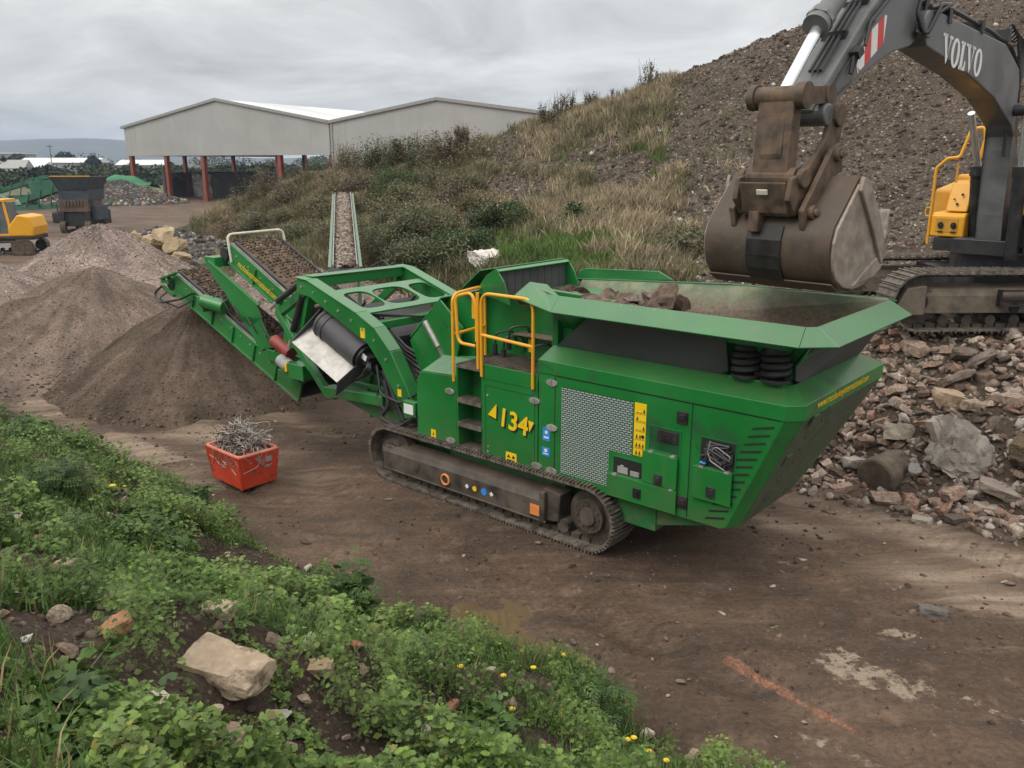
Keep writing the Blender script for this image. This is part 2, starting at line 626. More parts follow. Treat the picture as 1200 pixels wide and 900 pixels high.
M_WIRE = pmat('bare_wire', (0.24, 0.21, 0.18), (0.46, 0.42, 0.37), 9, 0.5, 0.12, metal=0.3)
M_CLAD = None


def soil_mix(t, vec, dark, mid, light, s=1.0):
    n1 = noise(t, vec, 0.55 * s, 7, 0.6, 0.4)
    n2 = noise(t, vec, 3.2 * s, 8, 0.65)
    n3 = noise(t, vec, 19.0 * s, 6, 0.7)
    a = ramp(t, n1.outputs['Fac'], dark, mid, 0.35, 0.68)
    bfac = mrange(t, n2.outputs['Fac'], 0.50, 0.72, 0, 0.65)
    c = mixc(t, bfac, a.outputs[0], light)
    d = mixc(t, mrange(t, n3.outputs['Fac'], 0.35, 0.65, 0.0, 1.0), c.outputs[0], c.outputs[0])
    m = mixc(t, 1.0, c.outputs[0], (1, 1, 1), 'MULTIPLY')
    sp = mrange(t, n3.outputs['Fac'], 0.25, 0.75, 0.66, 1.36)
    cm = N(t, 'ShaderNodeCombineXYZ')
    for i in range(3): t.links.new(sp, cm.inputs[i])
    t.links.new(cm.outputs[0], m.inputs[2])
    return m.outputs[0], n1, n2, n3


def stones_layer(t, vec, scale, base, cols, thr=0.35, amount=1.0, seedv=(0, 0, 0)):
    """Voronoi stones over a base colour: returns colour and height"""
    mp = N(t, 'ShaderNodeMapping'); mp.inputs['Location'].default_value = seedv
    t.links.new(vec, mp.inputs[0])
    v = N(t, 'ShaderNodeTexVoronoi'); v.inputs['Scale'].default_value = scale
    t.links.new(mp.outputs[0], v.inputs['Vector'])
    sep = N(t, 'ShaderNodeSeparateColor'); t.links.new(v.outputs['Color'], sep.inputs[0])
    cr = N(t, 'ShaderNodeValToRGB'); t.links.new(sep.outputs[0], cr.inputs[0])
    els = cr.color_ramp.elements
    while len(els) < len(cols): els.new(0.5)
    for i, c in enumerate(cols):
        els[i].position = i / (len(cols) - 1); els[i].color = (*c, 1)
    pick = mth(t, 'LESS_THAN', sep.outputs[1], amount)
    inside = mrange(t, v.outputs['Distance'], thr, thr + 0.12, 1.0, 0.0)
    f = mth(t, 'MULTIPLY', pick, inside)
    h = mth(t, 'MULTIPLY', f, mth(t, 'SUBTRACT', 1.0, v.outputs['Distance']))
    return mixc(t, f, base, cr.outputs[0]).outputs[0], h
# ------------------------------------------------------------------ ground sheet
def mat_ground():
    m, t, b = mat_base('packed_dirt')
    L = t.links.new
    tc = N(t, 'ShaderNodeTexCoord'); vec = tc.outputs['Object']
    col, n1, n2, n3 = soil_mix(t, vec, (0.066, 0.041, 0.026), (0.124, 0.078, 0.050), (0.176, 0.117, 0.077))
    # wheel and track scuffs running along the machine axis
    mp = N(t, 'ShaderNodeMapping'); mp.inputs['Rotation'].default_value = (0, 0, math.pi / 2 - AX)
    mp.inputs['Scale'].default_value = (0.28, 2.6, 1)
    L(vec, mp.inputs[0])
    ns = noise(t, mp.outputs[0], 1.5, 7, 0.68)
    col = mixc(t, mrange(t, ns.outputs['Fac'], 0.50, 0.70, 0, 0.75), col, (0.052, 0.037, 0.027)).outputs[0]
    nbig = noise(t, vec, 0.35, 6, 0.6, 0.8)
    mp2 = N(t, 'ShaderNodeMapping'); mp2.inputs['Rotation'].default_value = (0, 0, math.pi / 2 - AX)
    mp2.inputs['Scale'].default_value = (0.16, 4.2, 1); L(vec, mp2.inputs[0])
    nsm = noise(t, mp2.outputs[0], 1.3, 6, 0.6, 0.3)
    gl = mth(t, 'MULTIPLY', mrange(t, nbig.outputs['Fac'], 0.32, 0.68, 0.72, 1.35), mrange(t, nsm.outputs['Fac'], 0.3, 0.7, 0.84, 1.16))
    cg = N(t, 'ShaderNodeCombineXYZ')
    for i in range(3): L(gl, cg.inputs[i])
    col = mixc(t, 1.0, col, cg.outputs[0], 'MULTIPLY').outputs[0]
    # grit
    gcol, gh = stones_layer(t, vec, 26, col, [(0.10, 0.075, 0.06), (0.17, 0.13, 0.10), (0.22, 0.18, 0.145), (0.07, 0.05, 0.038)], 0.22, 0.20)
    # pale worn lime and sand patches
    ap = attr_col(t, 'pale')
    npl = noise(t, vec, 2.6, 9, 0.70, 0.4)
    pf = mth(t, 'ADD', npl.outputs['Fac'], mth(t, 'MULTIPLY', ap.outputs['Fac'], 0.42))
    npf = noise(t, vec, 9.0, 8, 0.75)
    pf = mth(t, 'ADD', pf, mth(t, 'MULTIPLY', mth(t, 'SUBTRACT', npf.outputs['Fac'], 0.5), 0.9))
    pf = mrange(t, pf, 0.74, 0.90, 0, 0.85)
    gcol = mixc(t, pf, gcol, (0.36, 0.29, 0.21)).outputs[0]
    # light dusty ground
    ad = attr_col(t, 'dry')
    ndr = noise(t, mp.outputs[0], 0.8, 8, 0.68, 0.5)
    df = mrange(t, mth(t, 'ADD', mth(t, 'MULTIPLY', ad.outputs['Fac'], 1.0), mth(t, 'MULTIPLY', mth(t, 'SUBTRACT', ndr.outputs['Fac'], 0.5), 1.9)), 0.12, 0.75, 0, 0.95)
    drc = ramp(t, nsm.outputs['Fac'], (0.20, 0.138, 0.094), (0.40, 0.30, 0.215), 0.36, 0.64)
    dr2 = mixc(t, mrange(t, n3.outputs['Fac'], 0.4, 0.7, 0, .5), drc.outputs[0], (0.13, 0.092, 0.065))
    gcol = mixc(t, df, gcol, dr2.outputs[0]).outputs[0]
    # crushed brick smear
    pa, pb = onz(856, 774), onz(1000, 853)
    dv = pb - pa; L2 = float(dv @ dv)
    sub = N(t, 'ShaderNodeVectorMath', operation='MULTIPLY_ADD'); L(vec, sub.inputs[0]); sub.inputs[1].default_value = (1, 1, 0); sub.inputs[2].default_value = tuple(-pa)
    dot = N(t, 'ShaderNodeVectorMath', operation='DOT_PRODUCT'); L(sub.outputs[0], dot.inputs[0]); dot.inputs[1].default_value = tuple(dv / L2)
    tt = mth(t, 'ADD', dot.outputs['Value'], 0.0, clamp=True)
    prj = N(t, 'ShaderNodeVectorMath', operation='SCALE'); prj.inputs[0].default_value = tuple(dv); L(tt, prj.inputs['Scale'])
    dif = N(t, 'ShaderNodeVectorMath', operation='DISTANCE'); L(sub.outputs[0], dif.inputs[0]); L(prj.outputs[0], dif.inputs[1])
    nr = noise(t, vec, 5, 7, 0.7)
    nrb = noise(t, vec, 26, 5, 0.7)
    dd = mth(t, 'ADD', dif.outputs['Value'], mth(t, 'MULTIPLY', mth(t, 'SUBTRACT', nr.outputs['Fac'], 0.5), 0.16))
    dd = mth(t, 'ADD', dd, mth(t, 'MULTIPLY', tt, 0.02))
    rf = mth(t, 'MULTIPLY', mrange(t, dd, 0.030, 0.062, 1, 0), mrange(t, nrb.outputs['Fac'], 0.36, 0.52, 0.15, 0.9))
    nr2 = noise(t, vec, 30, 4, 0.7)
    rc = ramp(t, nr2.outputs['Fac'], (0.17, 0.058, 0.034), (0.42, 0.22, 0.13), 0.38, 0.72)
    gcol = mixc(t, rf, gcol, rc.outputs[0]).outputs[0]
    ag = attr_col(t, 'far')
    ngf = noise(t, vec, 0.02, 5, 0.6)
    grass = ramp(t, ngf.outputs['Fac'], (0.16, 0.13, 0.055), (0.075, 0.085, 0.032), 0.45, 0.58)
    gcol = mixc(t, ag.outputs['Fac'], gcol, grass.outputs[0]).outputs[0]
    L(gcol, b.inputs['Base Color'])
    aw = attr_col(t, 'wet')
    wf = mrange(t, mth(t, 'ADD', mth(t, 'MULTIPLY', aw.outputs['Fac'], 0.75), mth(t, 'MULTIPLY', ns.outputs['Fac'], 0.5)), 0.52, 0.8)
    rr = mth(t, 'SUBTRACT', mrange(t, n2.outputs['Fac'], 0.3, 0.7, 0.66, 0.9), mth(t, 'MULTIPLY', wf, 0.45))
    L(rr, b.inputs['Roughness'])
    b.inputs['Specular IOR Level'].default_value = 0.35
    h = mth(t, 'ADD', mth(t, 'MULTIPLY', n3.outputs['Fac'], 0.6), mth(t, 'MULTIPLY', ns.outputs['Fac'], 0.9))
    h = mth(t, 'ADD', h, mth(t, 'MULTIPLY', gh, 0.8))
    au = attr_col(t, 'rut')
    wv = N(t, 'ShaderNodeTexWave'); wv.bands_direction = 'X'; wv.inputs['Scale'].default_value = 1.9; wv.inputs['Distortion'].default_value = 1.2; wv.inputs['Detail'].default_value = 3; wv.inputs['Detail Scale'].default_value = 2.0
    mp3 = N(t, 'ShaderNodeMapping'); mp3.inputs['Rotation'].default_value = (0, 0, math.pi / 2 - AX); L(vec, mp3.inputs[0]); L(mp3.outputs[0], wv.inputs['Vector'])
    h = mth(t, 'ADD', h, mth(t, 'MULTIPLY', mth(t, 'MULTIPLY', wv.outputs['Fac'], au.outputs['Fac']), mrange(t, nbig.outputs['Fac'], .42, .6, 0.1, 1.0)))
    nf = noise(t, vec, 75, 4, 0.65)
    h = mth(t, 'ADD', h, mth(t, 'MULTIPLY', nf.outputs['Fac'], 0.22))
    add_bump(t, b, h, 0.9, 0.055)
    return m


def ground_h(x, y):
    X, Y = mlocal(x, y)
    r = np.hypot(x, y)
    near = 1 - sstep(35, 80, r)
    h = (fbm(x * 0.35, y * 0.35, 3, 4) - 0.5) * 0.10
    # ruts along the machine axis
    h += (fbm(X * 0.35, Y * 2.4, 11, 4) - 0.5) * 0.075
    h += (fbm(x * 3.1, y * 3.1, 5, 5, 0.62) - 0.5) * 0.075
    # ruts left by the machines
    for yc, dep, w in ((-1.1, .05, .22), (-1.75, .045, .20), (-2.6, .05, .24), (-3.3, .04, .2), (2.95, .04, .2), (3.5, .03, .2)):
        yy = Y - yc - .35 * np.sin(X * .22 + yc * 3) - (fbm(X * .8, Y * 0 + yc, 17, 2) - .5) * .25
        g = np.exp(-(yy / w) ** 2)
        h = h - dep * g * (.5 + fbm(X * .7, Y * .7, 19, 2)) + .6 * dep * np.exp(-((np.abs(yy) - w * 1.7) / (w * .5)) ** 2) * fbm(X * 2.2, Y * 2.2, 27, 3)
    h += (fbm(x * 6.5, y * 6.5, 9, 3, 0.6) - 0.5) * 0.035
    pad = np.exp(-(((X + 1.9) / 3.4) ** 4 + ((Y - 1.25) / 2.2) ** 4))
    h = h * (1 - 0.8 * pad) - 0.035 * pad
    return h * near - 0.0 * r


def axis_coords(breaks):
    out = []
    for a, b, d in breaks:
        n = max(1, int(round((b - a) / d)))
        out += list(np.linspace(a, b, n, endpoint=False))
    out.append(breaks[-1][1])
    return np.array(out)


def blob(x, y, cx, cy, rx, ry, ang=None):
    dx, dy = x - cx, y - cy
    if ang is None:
        X = dx * E1[0] + dy * E1[1]; Y = dx * E2[0] + dy * E2[1]
    else:
        X = dx * math.cos(ang) + dy * math.sin(ang); Y = -dx * math.sin(ang) + dy * math.cos(ang)
    return np.exp(-((X / rx) ** 2 + (Y / ry) ** 2))


def seg_dist(x, y, a, b):
    a = np.array(a[:2]); b = np.array(b[:2]); d = b - a; L2 = d @ d
    tt = np.clip(((x - a[0]) * d[0] + (y - a[1]) * d[1]) / L2, 0, 1)
    return np.hypot(x - a[0] - tt * d[0], y - a[1] - tt * d[1]), tt


PUD = (onz(552, 712)[:2], onz(668, 782)[:2])


def make_ground():
    xs = axis_coords([(-3400, -1500, 950), (-1500, -300, 300), (-300, -60, 30), (-60, -16, 2.0), (-16, -9, 0.25), (-9, 9.5, 0.085), (9.5, 14, 0.25), (14, 60, 2.5), (60, 300, 30), (300, 1500, 300), (1500, 3400, 950)])
    ys = axis_coords([(-400, -20, 95), (-20, 2, 2.0), (2, 4.5, 0.3), (4.5, 15.5, 0.085), (15.5, 22, 0.3), (22, 60, 1.2), (60, 140, 5), (140, 400, 30), (400, 2000, 250), (2000, 3250, 625)])
    X, Y = np.meshgrid(xs, ys)
    Z = ground_h(X, Y)
    pale = np.zeros_like(X)
    for u, v, rx, ry, a in ((1020, 795, .62, .30, 1.0), (985, 770, .35, .2, .9), (1050, 745, .45, .14, .95), (1130, 690, .9, .26, 1.25), (1165, 660, .6, .2, 1.1), (1090, 668, .4, .14, 1.0), (1150, 625, .5, .15, .9), (1075, 715, .25, .12, .8), (900, 730, .45, .05, .9), (915, 745, .3, .04, .8),
                            (960, 745, .12, .07, .7), (985, 885, .7, .05, 1.0), (965, 868, .4, .04, .8), (1180, 840, .5, .06, .9), (1092, 865, .15, .06, .9), (890, 680, .4, .05, .6), (930, 660, .5, .06, .8), (920, 690, .3, .04, .7),
                            (190, 530, 1.4, .25, .55), (250, 500, 1.3, .3, .5), (160, 550, .6, .15, .6), (1120, 640, .6, .2, .6), (1010, 660, .3, .1, .6), (1035, 685, .3, .08, .7)):
        p = onz(u, v)
        pale = np.maximum(pale, a * blob(X, Y, p[0], p[1], rx, ry))
    dry = np.zeros_like(X)
    for u, v, rx, ry, a in ((1130, 690, 1.2, .5, .9), (1150, 650, 1.5, .5, .8), (1000, 600, 1.6, .5, .6), (930, 615, 1.0, .25, .5), (230, 505, 2.4, .6, .75), (170, 530, 1.8, .5, .7), (330, 490, 1.6, .4, .5), (60, 480, 2, .6, .5), (90, 260, 14, 7, .15), (230, 240, 12, 8, .2)):
        p = onz(u, v)
        dry = np.maximum(dry, a * blob(X, Y, p[0], p[1], rx, ry))
    dry = np.maximum(dry, 0.16 * sstep(24, 45, np.hypot(X, Y)))
    wet = np.zeros_like(X)
    for u, v, rx, ry, a in ((590, 735, 1.1, .20, 1.3), (640, 770, 1.4, .22, 1.0), (520, 705, .5, .12, .9), (700, 690, 2.2, .6, .55), (560, 660, 2.0, .7, .75), (760, 740, 2.4, .7, .8), (880, 800, 1.6, .6, .7), (640, 690, 2.4, .8, .7), (780, 680, 1.6, .5, .6), (420, 620, 1.4, .5, .55)):
        p = onz(u, v)
        wet = np.maximum(wet, a * blob(X, Y, p[0], p[1], rx, ry))
    wet = np.maximum(wet, 0.9 * blob(X, Y, -26, 47, 10, 5, 0.0))
    rut = np.zeros_like(X)
    lx, ly = mlocal(X, Y)
    for yc, w in ((-1.1, .22), (-1.75, .20), (-2.6, .24), (-3.3, .2), (2.95, .2), (3.5, .2)):
        yy = ly - yc - .35 * np.sin(lx * .22 + yc * 3)
        rut = np.maximum(rut, np.exp(-(yy / (w * 1.15)) ** 4))
    far = sstep(118, 140, Y) + sstep(-45, -75, X) * sstep(50, 90, Y)
    far = np.clip(np.maximum(far, sstep(60, 110, X)), 0, 1)
    far = np.maximum(far, 0.9 * blob(X, Y, -95, 112, 42, 9, 0.0))
    pd, pt = seg_dist(X, Y, PUD[0], PUD[1])
    pud = np.exp(-(pd / (.22 + .05 * np.sin(pt * 9))) ** 2)
    Z = Z * (1 - .7 * pud) - 0.075 * pud
    wet = np.maximum(wet, 1.3 * np.exp(-(pd / .5) ** 2))
    o = grid_mesh('ground', xs, ys, Z, mat_ground(), dict(pale=pale, dry=dry, wet=wet, rut=rut, far=far), (X, Y))
    return tag(o, kind='structure')


make_ground()


def make_puddle():
    m, t, b = mat_base('muddy_water')
    b.inputs['Base Color'].default_value = (.115, .075, .042, 1); b.inputs['Roughness'].default_value = .06
    tc = N(t, 'ShaderNodeTexCoord')
    n = noise(t, tc.outputs['Object'], 3.0, 4, .6)
    add_bump(t, b, n.outputs['Fac'], .06, .02)
    a, c = PUD
    d = (c - a) / np.linalg.norm(c - a); e = np.array([-d[1], d[0]])
    ring = []
    for k in range(48):
        q = 2 * math.pi * k / 48
        p = (a + c) / 2 + d * (np.linalg.norm(c - a) / 2 + .55) * math.cos(q) + e * (.52 + .06 * math.sin(3 * q)) * math.sin(q)
        ring.append((p[0], p[1], -.046))
    me = bpy.data.meshes.new('water'); me.from_pydata(ring, [], [tuple(range(48))]); me.update()
    tag(link('water', me, m), kind='structure')


make_puddle()


# ------------------------------------------------------------------ hill: rubble bench, spoil heap and grassy bank
def hill_controls():
    P = []
    for X in (-4, -1.5, 1.2, 3.7, 7, 12):
        P += [(*mworld(X, 4.05)[:2], -0.12), (*mworld(X, 5.5)[:2], 0.98), (*mworld(X, 7.1)[:2], 1.95), (*mworld(X, 9.6)[:2], 2.0)]
    for X in (1, 4, 8): P.append((*mworld(X, 12.0)[:2], 2.05))
    P += [(14, 17, 2.0), (20, 18, 2.1), (30, 16, 2.2)]
    crest = [(300, 232, 52), (330, 217, 50), (365, 208, 49), (400, 203, 48), (450, 200, 46), (500, 192, 45), (540, 186, 45), (560, 178, 45), (600, 162, 45), (640, 150, 45), (700, 124, 44), (760, 108, 43),
             (800, 86, 42), (850, 66, 41.5), (900, 46, 41), (960, 18, 40), (1000, 0, 40), (1100, -60, 39), (1200, -112, 38)]
    for u, v, y in crest:
        p = at(u, v, y); P.append(tuple(p))
        k = (y + 13) / y
        P.append((p[0] * k, y + 13, p[2] - 3.2)); k = (y + 28) / y
        P.append((p[0] * k, y + 28, min(-1.0, p[2] - 12)))
    for u, v, y in [(250, 284, 47), (300, 290, 40), (400, 312, 30), (450, 322, 27), (500, 330, 24), (560, 330, 22), (620, 325, 20.5), (700, 328, 18.5), (800, 312, 20), (900, 310, 20), (1000, 312, 20.5), (1100, 310, 20.5), (1200, 308, 20.5),
                    (340, 260, 44), (420, 250, 38), (500, 255, 33), (600, 240, 31), (700, 225, 31), (800, 200, 30), (900, 180, 30), (1000, 165, 30), (1150, 130, 29)]:
        P.append(tuple(at(u, v, y)))
    P += [(30, 36, 17), (45, 40, 18), (60, 45, 14), (30, 22, 2.5), (45, 20, 2.5), (60, 20, 2)]
    for x, y in [(-24, 40), (-24, 50), (-25, 62), (-25, 80), (-18, 43), (-12, 30), (-8, 22.5), (-5.5, 19.5), (-30, 30), (-12, 18), (-20, 70), (0, 82), (30, 85), (60, 85)]:
        P.append((x, y, -0.8))
    for X in (-7, -4, -1, 2, 5, 9, 13): P.append((*mworld(X, 2.8)[:2], -0.9))
    for X in (-8.5, -11): P.append((*mworld(X, 6.5)[:2], -0.7))
    return np.array(P)


_HC = hill_controls()
_D = np.hypot(_HC[:, None, 0] - _HC[None, :, 0], _HC[:, None, 1] - _HC[None, :, 1])
_A = np.block([[-_D - 0.05 * np.eye(len(_HC)) * 0, np.ones((len(_HC), 1))], [np.ones((1, len(_HC))), np.zeros((1, 1))]])
_HW = np.linalg.solve(_A, np.append(_HC[:, 2], 0))


def hill_raw(x, y):
    x = np.asarray(x, float); y = np.asarray(y, float)
    s = np.full(x.shape, _HW[-1])
    for i in range(len(_HC)):
        s = s - _HW[i] * np.hypot(x - _HC[i, 0], y - _HC[i, 1])
    return s


def hill_cover(x, y, z):
    """0 bare spoil .. 1 grass, from where on the slope it is"""
    u, v = project(np.stack([x, y, z], -1))
    edge = 775 + 40 * (fbm(x * 0.5, y * 0.5, 31, 3) - .5) * 2 + (v - 250) * 0.25
    g = 1 - sstep(-35, 45, u - edge + (fbm(x * .9, y * .9, 33, 3) - .5) * 90)
    # two stony patches with little growing on them
    for cu, cv, ru, rv in ((625, 178, 75, 28), (690, 165, 50, 26), (605, 222, 48, 20), (735, 205, 40, 28), (850, 235, 50, 25)):
        q = ((u - cu) / ru) ** 2 + ((v - cv) / rv) ** 2 + (fbm(x * 1.2, y * 1.2, 37, 3) - .5) * 1.2
        g = np.minimum(g, sstep(0.6, 1.5, q))
    X, Y = mlocal(x, y)
    g = g * sstep(6.8, 8.2, Y + (fbm(x, y, 41, 2) - .5)) if True else g
    fringe = sstep(75, 20, np.abs(v - (140 - (u - 620) * 0.45))) * sstep(800, 760, u) * sstep(600, 660, u)
    return np.clip(np.maximum(g, 0.8 * fringe), 0, 1)


def hill_h(x, y):
    z = hill_raw(x, y)
    X, Y = mlocal(x, y)
    bench = sstep(3.6, 4.6, Y) * sstep(9.5, 7.0, Y)
    rough = (fbm(x * 0.8, y * 0.8, 21, 5, 0.55) - .5)
    fine = (fbm(x * 2.6, y * 2.6, 23, 3) - .5)
    big = (fbm(x * 0.16, y * 0.16, 29, 3) - .5)
    return z + rough * (0.45 + 0.25 * bench) + fine * 0.16 + big * 1.1 * sstep(18, 30, y)


def mat_hill():
    m, t, b = mat_base('spoil_and_grass')
    tc = N(t, 'ShaderNodeTexCoord'); vec = tc.outputs['Object']
    col, n1, n2, n3 = soil_mix(t, vec, (0.052, 0.037, 0.026), (0.088, 0.064, 0.045), (0.128, 0.094, 0.068))
    c1, h1 = stones_layer(t, vec, 5.5, col, [(0.08, 0.06, 0.045), (0.15, 0.115, 0.09), (0.21, 0.175, 0.145), (0.12, 0.085, 0.065)], 0.30, 0.55)
    c2, h2 = stones_layer(t, vec, 12, c1, [(0.07, 0.055, 0.043), (0.17, 0.135, 0.108), (0.26, 0.22, 0.185), (0.10, 0.075, 0.06)], 0.30, 0.5, (3, 1, 2))
    c3, h3 = stones_layer(t, vec, 7.0, c2, [(0.32, 0.28, 0.24), (0.5, 0.46, 0.41), (0.38, 0.30, 0.25)], 0.22, 0.035, (7, 5, 1))
    ga = attr_col(t, 'grass')
    ng = noise(t, vec, 0.8, 6, 0.65)
    gc = ramp(t, ng.outputs['Fac'], (0.038, 0.045, 0.018), (0.085, 0.072, 0.036), 0.4, 0.62)
    f = mrange(t, mth(t, 'ADD', ga.outputs['Fac'], mth(t, 'MULTIPLY', mth(t, 'SUBTRACT', n2.outputs['Fac'], 0.5), 0.6)), 0.35, 0.65)
    cc = mixc(t, f, c3, gc.outputs[0])
    t.links.new(cc.outputs[0], b.inputs['Base Color'])
    b.inputs['Roughness'].default_value = 0.9
    b.inputs['Specular IOR Level'].default_value = 0.2
    h = mth(t, 'ADD', mth(t, 'MULTIPLY', h1, 1.0), mth(t, 'MULTIPLY', h2, 0.6))
    h = mth(t, 'ADD', h, mth(t, 'MULTIPLY', n3.outputs['Fac'], 0.35))
    h = mth(t, 'ADD', h, mth(t, 'MULTIPLY', n2.outputs['Fac'], 0.8))
    add_bump(t, b, h, 0.8, 0.09)
    return m


def make_hill():
    xs = axis_coords([(-32, -14, 0.8), (-14, 20, 0.26), (20, 34, 0.6), (34, 70, 3)])
    ys = axis_coords([(8, 26, 0.2), (26, 48, 0.4), (48, 90, 2)])
    X, Y = np.meshgrid(xs, ys)
    Z = hill_h(X, Y)
    g = hill_cover(X, Y, Z)
    o = grid_mesh('hill', xs, ys, Z, mat_hill(), dict(grass=g), (X, Y))
    return tag(o, kind='structure')


make_hill()

# ------------------------------------------------------------------ foreground bank the photographer stands on
def bank_ts(x, y):
    return x * E1[0] + y * E1[1], x * E2[0] + y * E2[1]


def bank_toe(t, s):
    return np.interp(t, [-17.4, -13.9, -11.3, -8.7, -7.9, -6.3, -5.0, -4.4, -3.9, -3.2, -2.7, -2.2, 0], [5.3, 5.36, 5.47, 5.24, 5.04, 5.2, 5.3, 5.5, 5.6, 5.3, 5.2, 5.2, 5.1]) + (fbm(t * 1.3, s * 0 + 3.3, 51, 3) - .5) * .35 - .03


def bank_h(x, y):
    t, s = bank_ts(np.asarray(x, float), np.asarray(y, float))
    toe = bank_toe(t, s)
    k = toe - s
    z = np.where(k < 0, k * 0.6 - 0.02, 0)
    kk = np.clip(k, 0, 12)
    z = z + 2.9 * (kk / 5.2) ** 1.12
    z = np.minimum(z, 2.95 + 0.02 * kk)
    n = (fbm(x * 0.9, y * 0.9, 53, 4) - .5) * 0.5 + (fbm(x * 4, y * 4, 55, 4, .6) - .5) * 0.16
    return z + n * sstep(-0.4, 0.8, k) * (1 - 0.7 * sstep(3.2, 5.5, k))


BARE = [(50, 735, .55), (260, 655, .45), (300, 650, .4), (165, 812, .12), (205, 822, .12), (330, 856, .12), (430, 820, .16), (380, 845, .14), (620, 800, .3), (560, 860, .28), (245, 858, .14), (20, 660, .3),
        (60, 655, .3), (700, 850, .25), (640, 880, .3), (480, 790, .12), (130, 690, .2), (400, 880, .18), (230, 700, .22), (515, 845, .2), (90, 840, .15)]


def bank_point(u, v):
    """where the view ray through a photo pixel meets the bank"""
    d = _fw + np.array([1.0, 0, 0]) * (u - 600) / F_PX - _up * (v - 450) / F_PX
    ts = np.arange(1.5, 25, 0.04)
    P_ = np.array([0, 0, CAM_H])[None] + ts[:, None] * d[None]
    hit = P_[:, 2] <= np.maximum(bank_h(P_[:, 0], P_[:, 1]), ground_h(P_[:, 0], P_[:, 1]))
    return P_[np.argmax(hit)].copy() if hit.any() else P_[160].copy()


BARE_W = [(*bank_point(u, v)[:2], r) for u, v, r in BARE]


def bank_cover(x, y):
    t, s = bank_ts(x, y)
    toe = bank_toe(t, s)
    c = sstep(0.30, 0.42, fbm(x * 1.3, y * 1.3, 61, 4))
    for bx, by, r in BARE_W:
        q = ((x - bx) ** 2 + (y - by) ** 2) / (r * .66) ** 2 + (fbm(x * 4, y * 4, 63, 2) - .5) * 1.2
        c = c * sstep(0.5, 1.4, q)
    return c * sstep(-0.05, 0.25, toe - s)


def mat_bank():
    m, t, b = mat_base('dark_soil')
    tc = N(t, 'ShaderNodeTexCoord'); vec = tc.outputs['Object']
    col, n1, n2, n3 = soil_mix(t, vec, (0.048, 0.033, 0.024), (0.085, 0.060, 0.043), (0.13, 0.095, 0.068), 2.0)
    c1, h1 = stones_layer(t, vec, 26, col, [(0.05, 0.036, 0.027), (0.13, 0.095, 0.07), (0.2, 0.155, 0.12), (0.085, 0.06, 0.043)], 0.3, 0.5)
    t.links.new(c1, b.inputs['Base Color'])
    b.inputs['Roughness'].default_value = 0.9
    b.inputs['Specular IOR Level'].default_value = 0.2
    h = mth(t, 'ADD', mth(t, 'MULTIPLY', h1, 1.0), mth(t, 'MULTIPLY', n3.outputs['Fac'], 0.9))
    h = mth(t, 'ADD', h, mth(t, 'MULTIPLY', n2.outputs['Fac'], 1.0))
    add_bump(t, b, h, 0.9, 0.05)
    return m


def make_bank():
    ts = axis_coords([(-40, -20, 1.0), (-20, -12, 0.25), (-12, 6, 0.07), (6, 20, 0.8)])
    ss = axis_coords([(-8, 0, 0.6), (0, 2, 0.15), (2, 6.6, 0.06)])
    Tt, Ss = np.meshgrid(ts, ss)
    X = Tt * E1[0] + Ss * E2[0]; Y = Tt * E1[1] + Ss * E2[1]
    o = grid_mesh('earth_bank', ts, ss, bank_h(X, Y), mat_bank(), None, (X, Y))
    return tag(o, kind='structure')


make_bank()

# ------------------------------------------------------------------ far hills
def make_far_hills():
    m, t, b = mat_base('moorland')
    tc = N(t, 'ShaderNodeTexCoord')
    n = noise(t, tc.outputs['Object'], 0.01, 6, 0.6)
    r = ramp(t, n.outputs['Fac'], (0.035, 0.045, 0.025), (0.075, 0.07, 0.04), 0.4, 0.6)
    t.links.new(r.outputs[0], b.inputs['Base Color']); b.inputs['Roughness'].default_value = 0.95
    xs = np.linspace(-2600, 900, 180); ys = np.linspace(2000, 3200, 26)
    X, Y = np.meshgrid(xs, ys)
    # ridge: long level top on the left that falls away behind the shed
    top = 67 + 7 * np.exp(-((X + 1245) / 150) ** 2) - 2 * fbm(X * .004, X * 0, 71, 3)
    fall = 1 - 0.75 * sstep(-1200, -800, X)
    prof = np.sin(np.clip((Y - 2000) / 1200, 0, 1) * math.pi) ** 0.7
    Z = top * fall * prof + (fbm(X * .01, Y * .01, 73, 4) - .5) * 7 * prof - 1.0
    o = grid_mesh('far_hills', xs, ys, Z, m, None, (X, Y))
    return tag(o, kind='structure')


make_far_hills()
# ------------------------------------------------------------------ lettering
def text_mesh(body, name, mat, parent, origin, xdir, ydir, size, depth=0.002, shear=0.0, align='LEFT', offset=0.0, width=None):
    cu = bpy.data.curves.new(name, 'FONT')
    cu.body = body; cu.size = size; cu.extrude = depth; cu.shear = shear; cu.align_x = align; cu.offset = offset
    tmp = bpy.data.objects.new(name, cu)
    COL.objects.link(tmp)
    dg = bpy.context.evaluated_depsgraph_get()
    dg.update()
    me = bpy.data.meshes.new_from_object(tmp.evaluated_get(dg))
    bpy.data.objects.remove(tmp)
    bpy.data.curves.remove(cu)
    x = Vector(xdir).normalized(); y = Vector(ydir); y = (y - x * y.dot(x)).normalized(); z = x.cross(y)
    M = Matrix((x, y, z)).transposed().to_4x4()
    M.translation = Vector(origin)
    if width:
        w = max(v.co.x for v in me.vertices) - min(v.co.x for v in me.vertices)
        M = M @ Matrix.Diagonal((width / w, 1, 1, 1))
    me.transform(M)
    me.name = name
    me.materials.clear()
    return link(name, me, mat, parent)


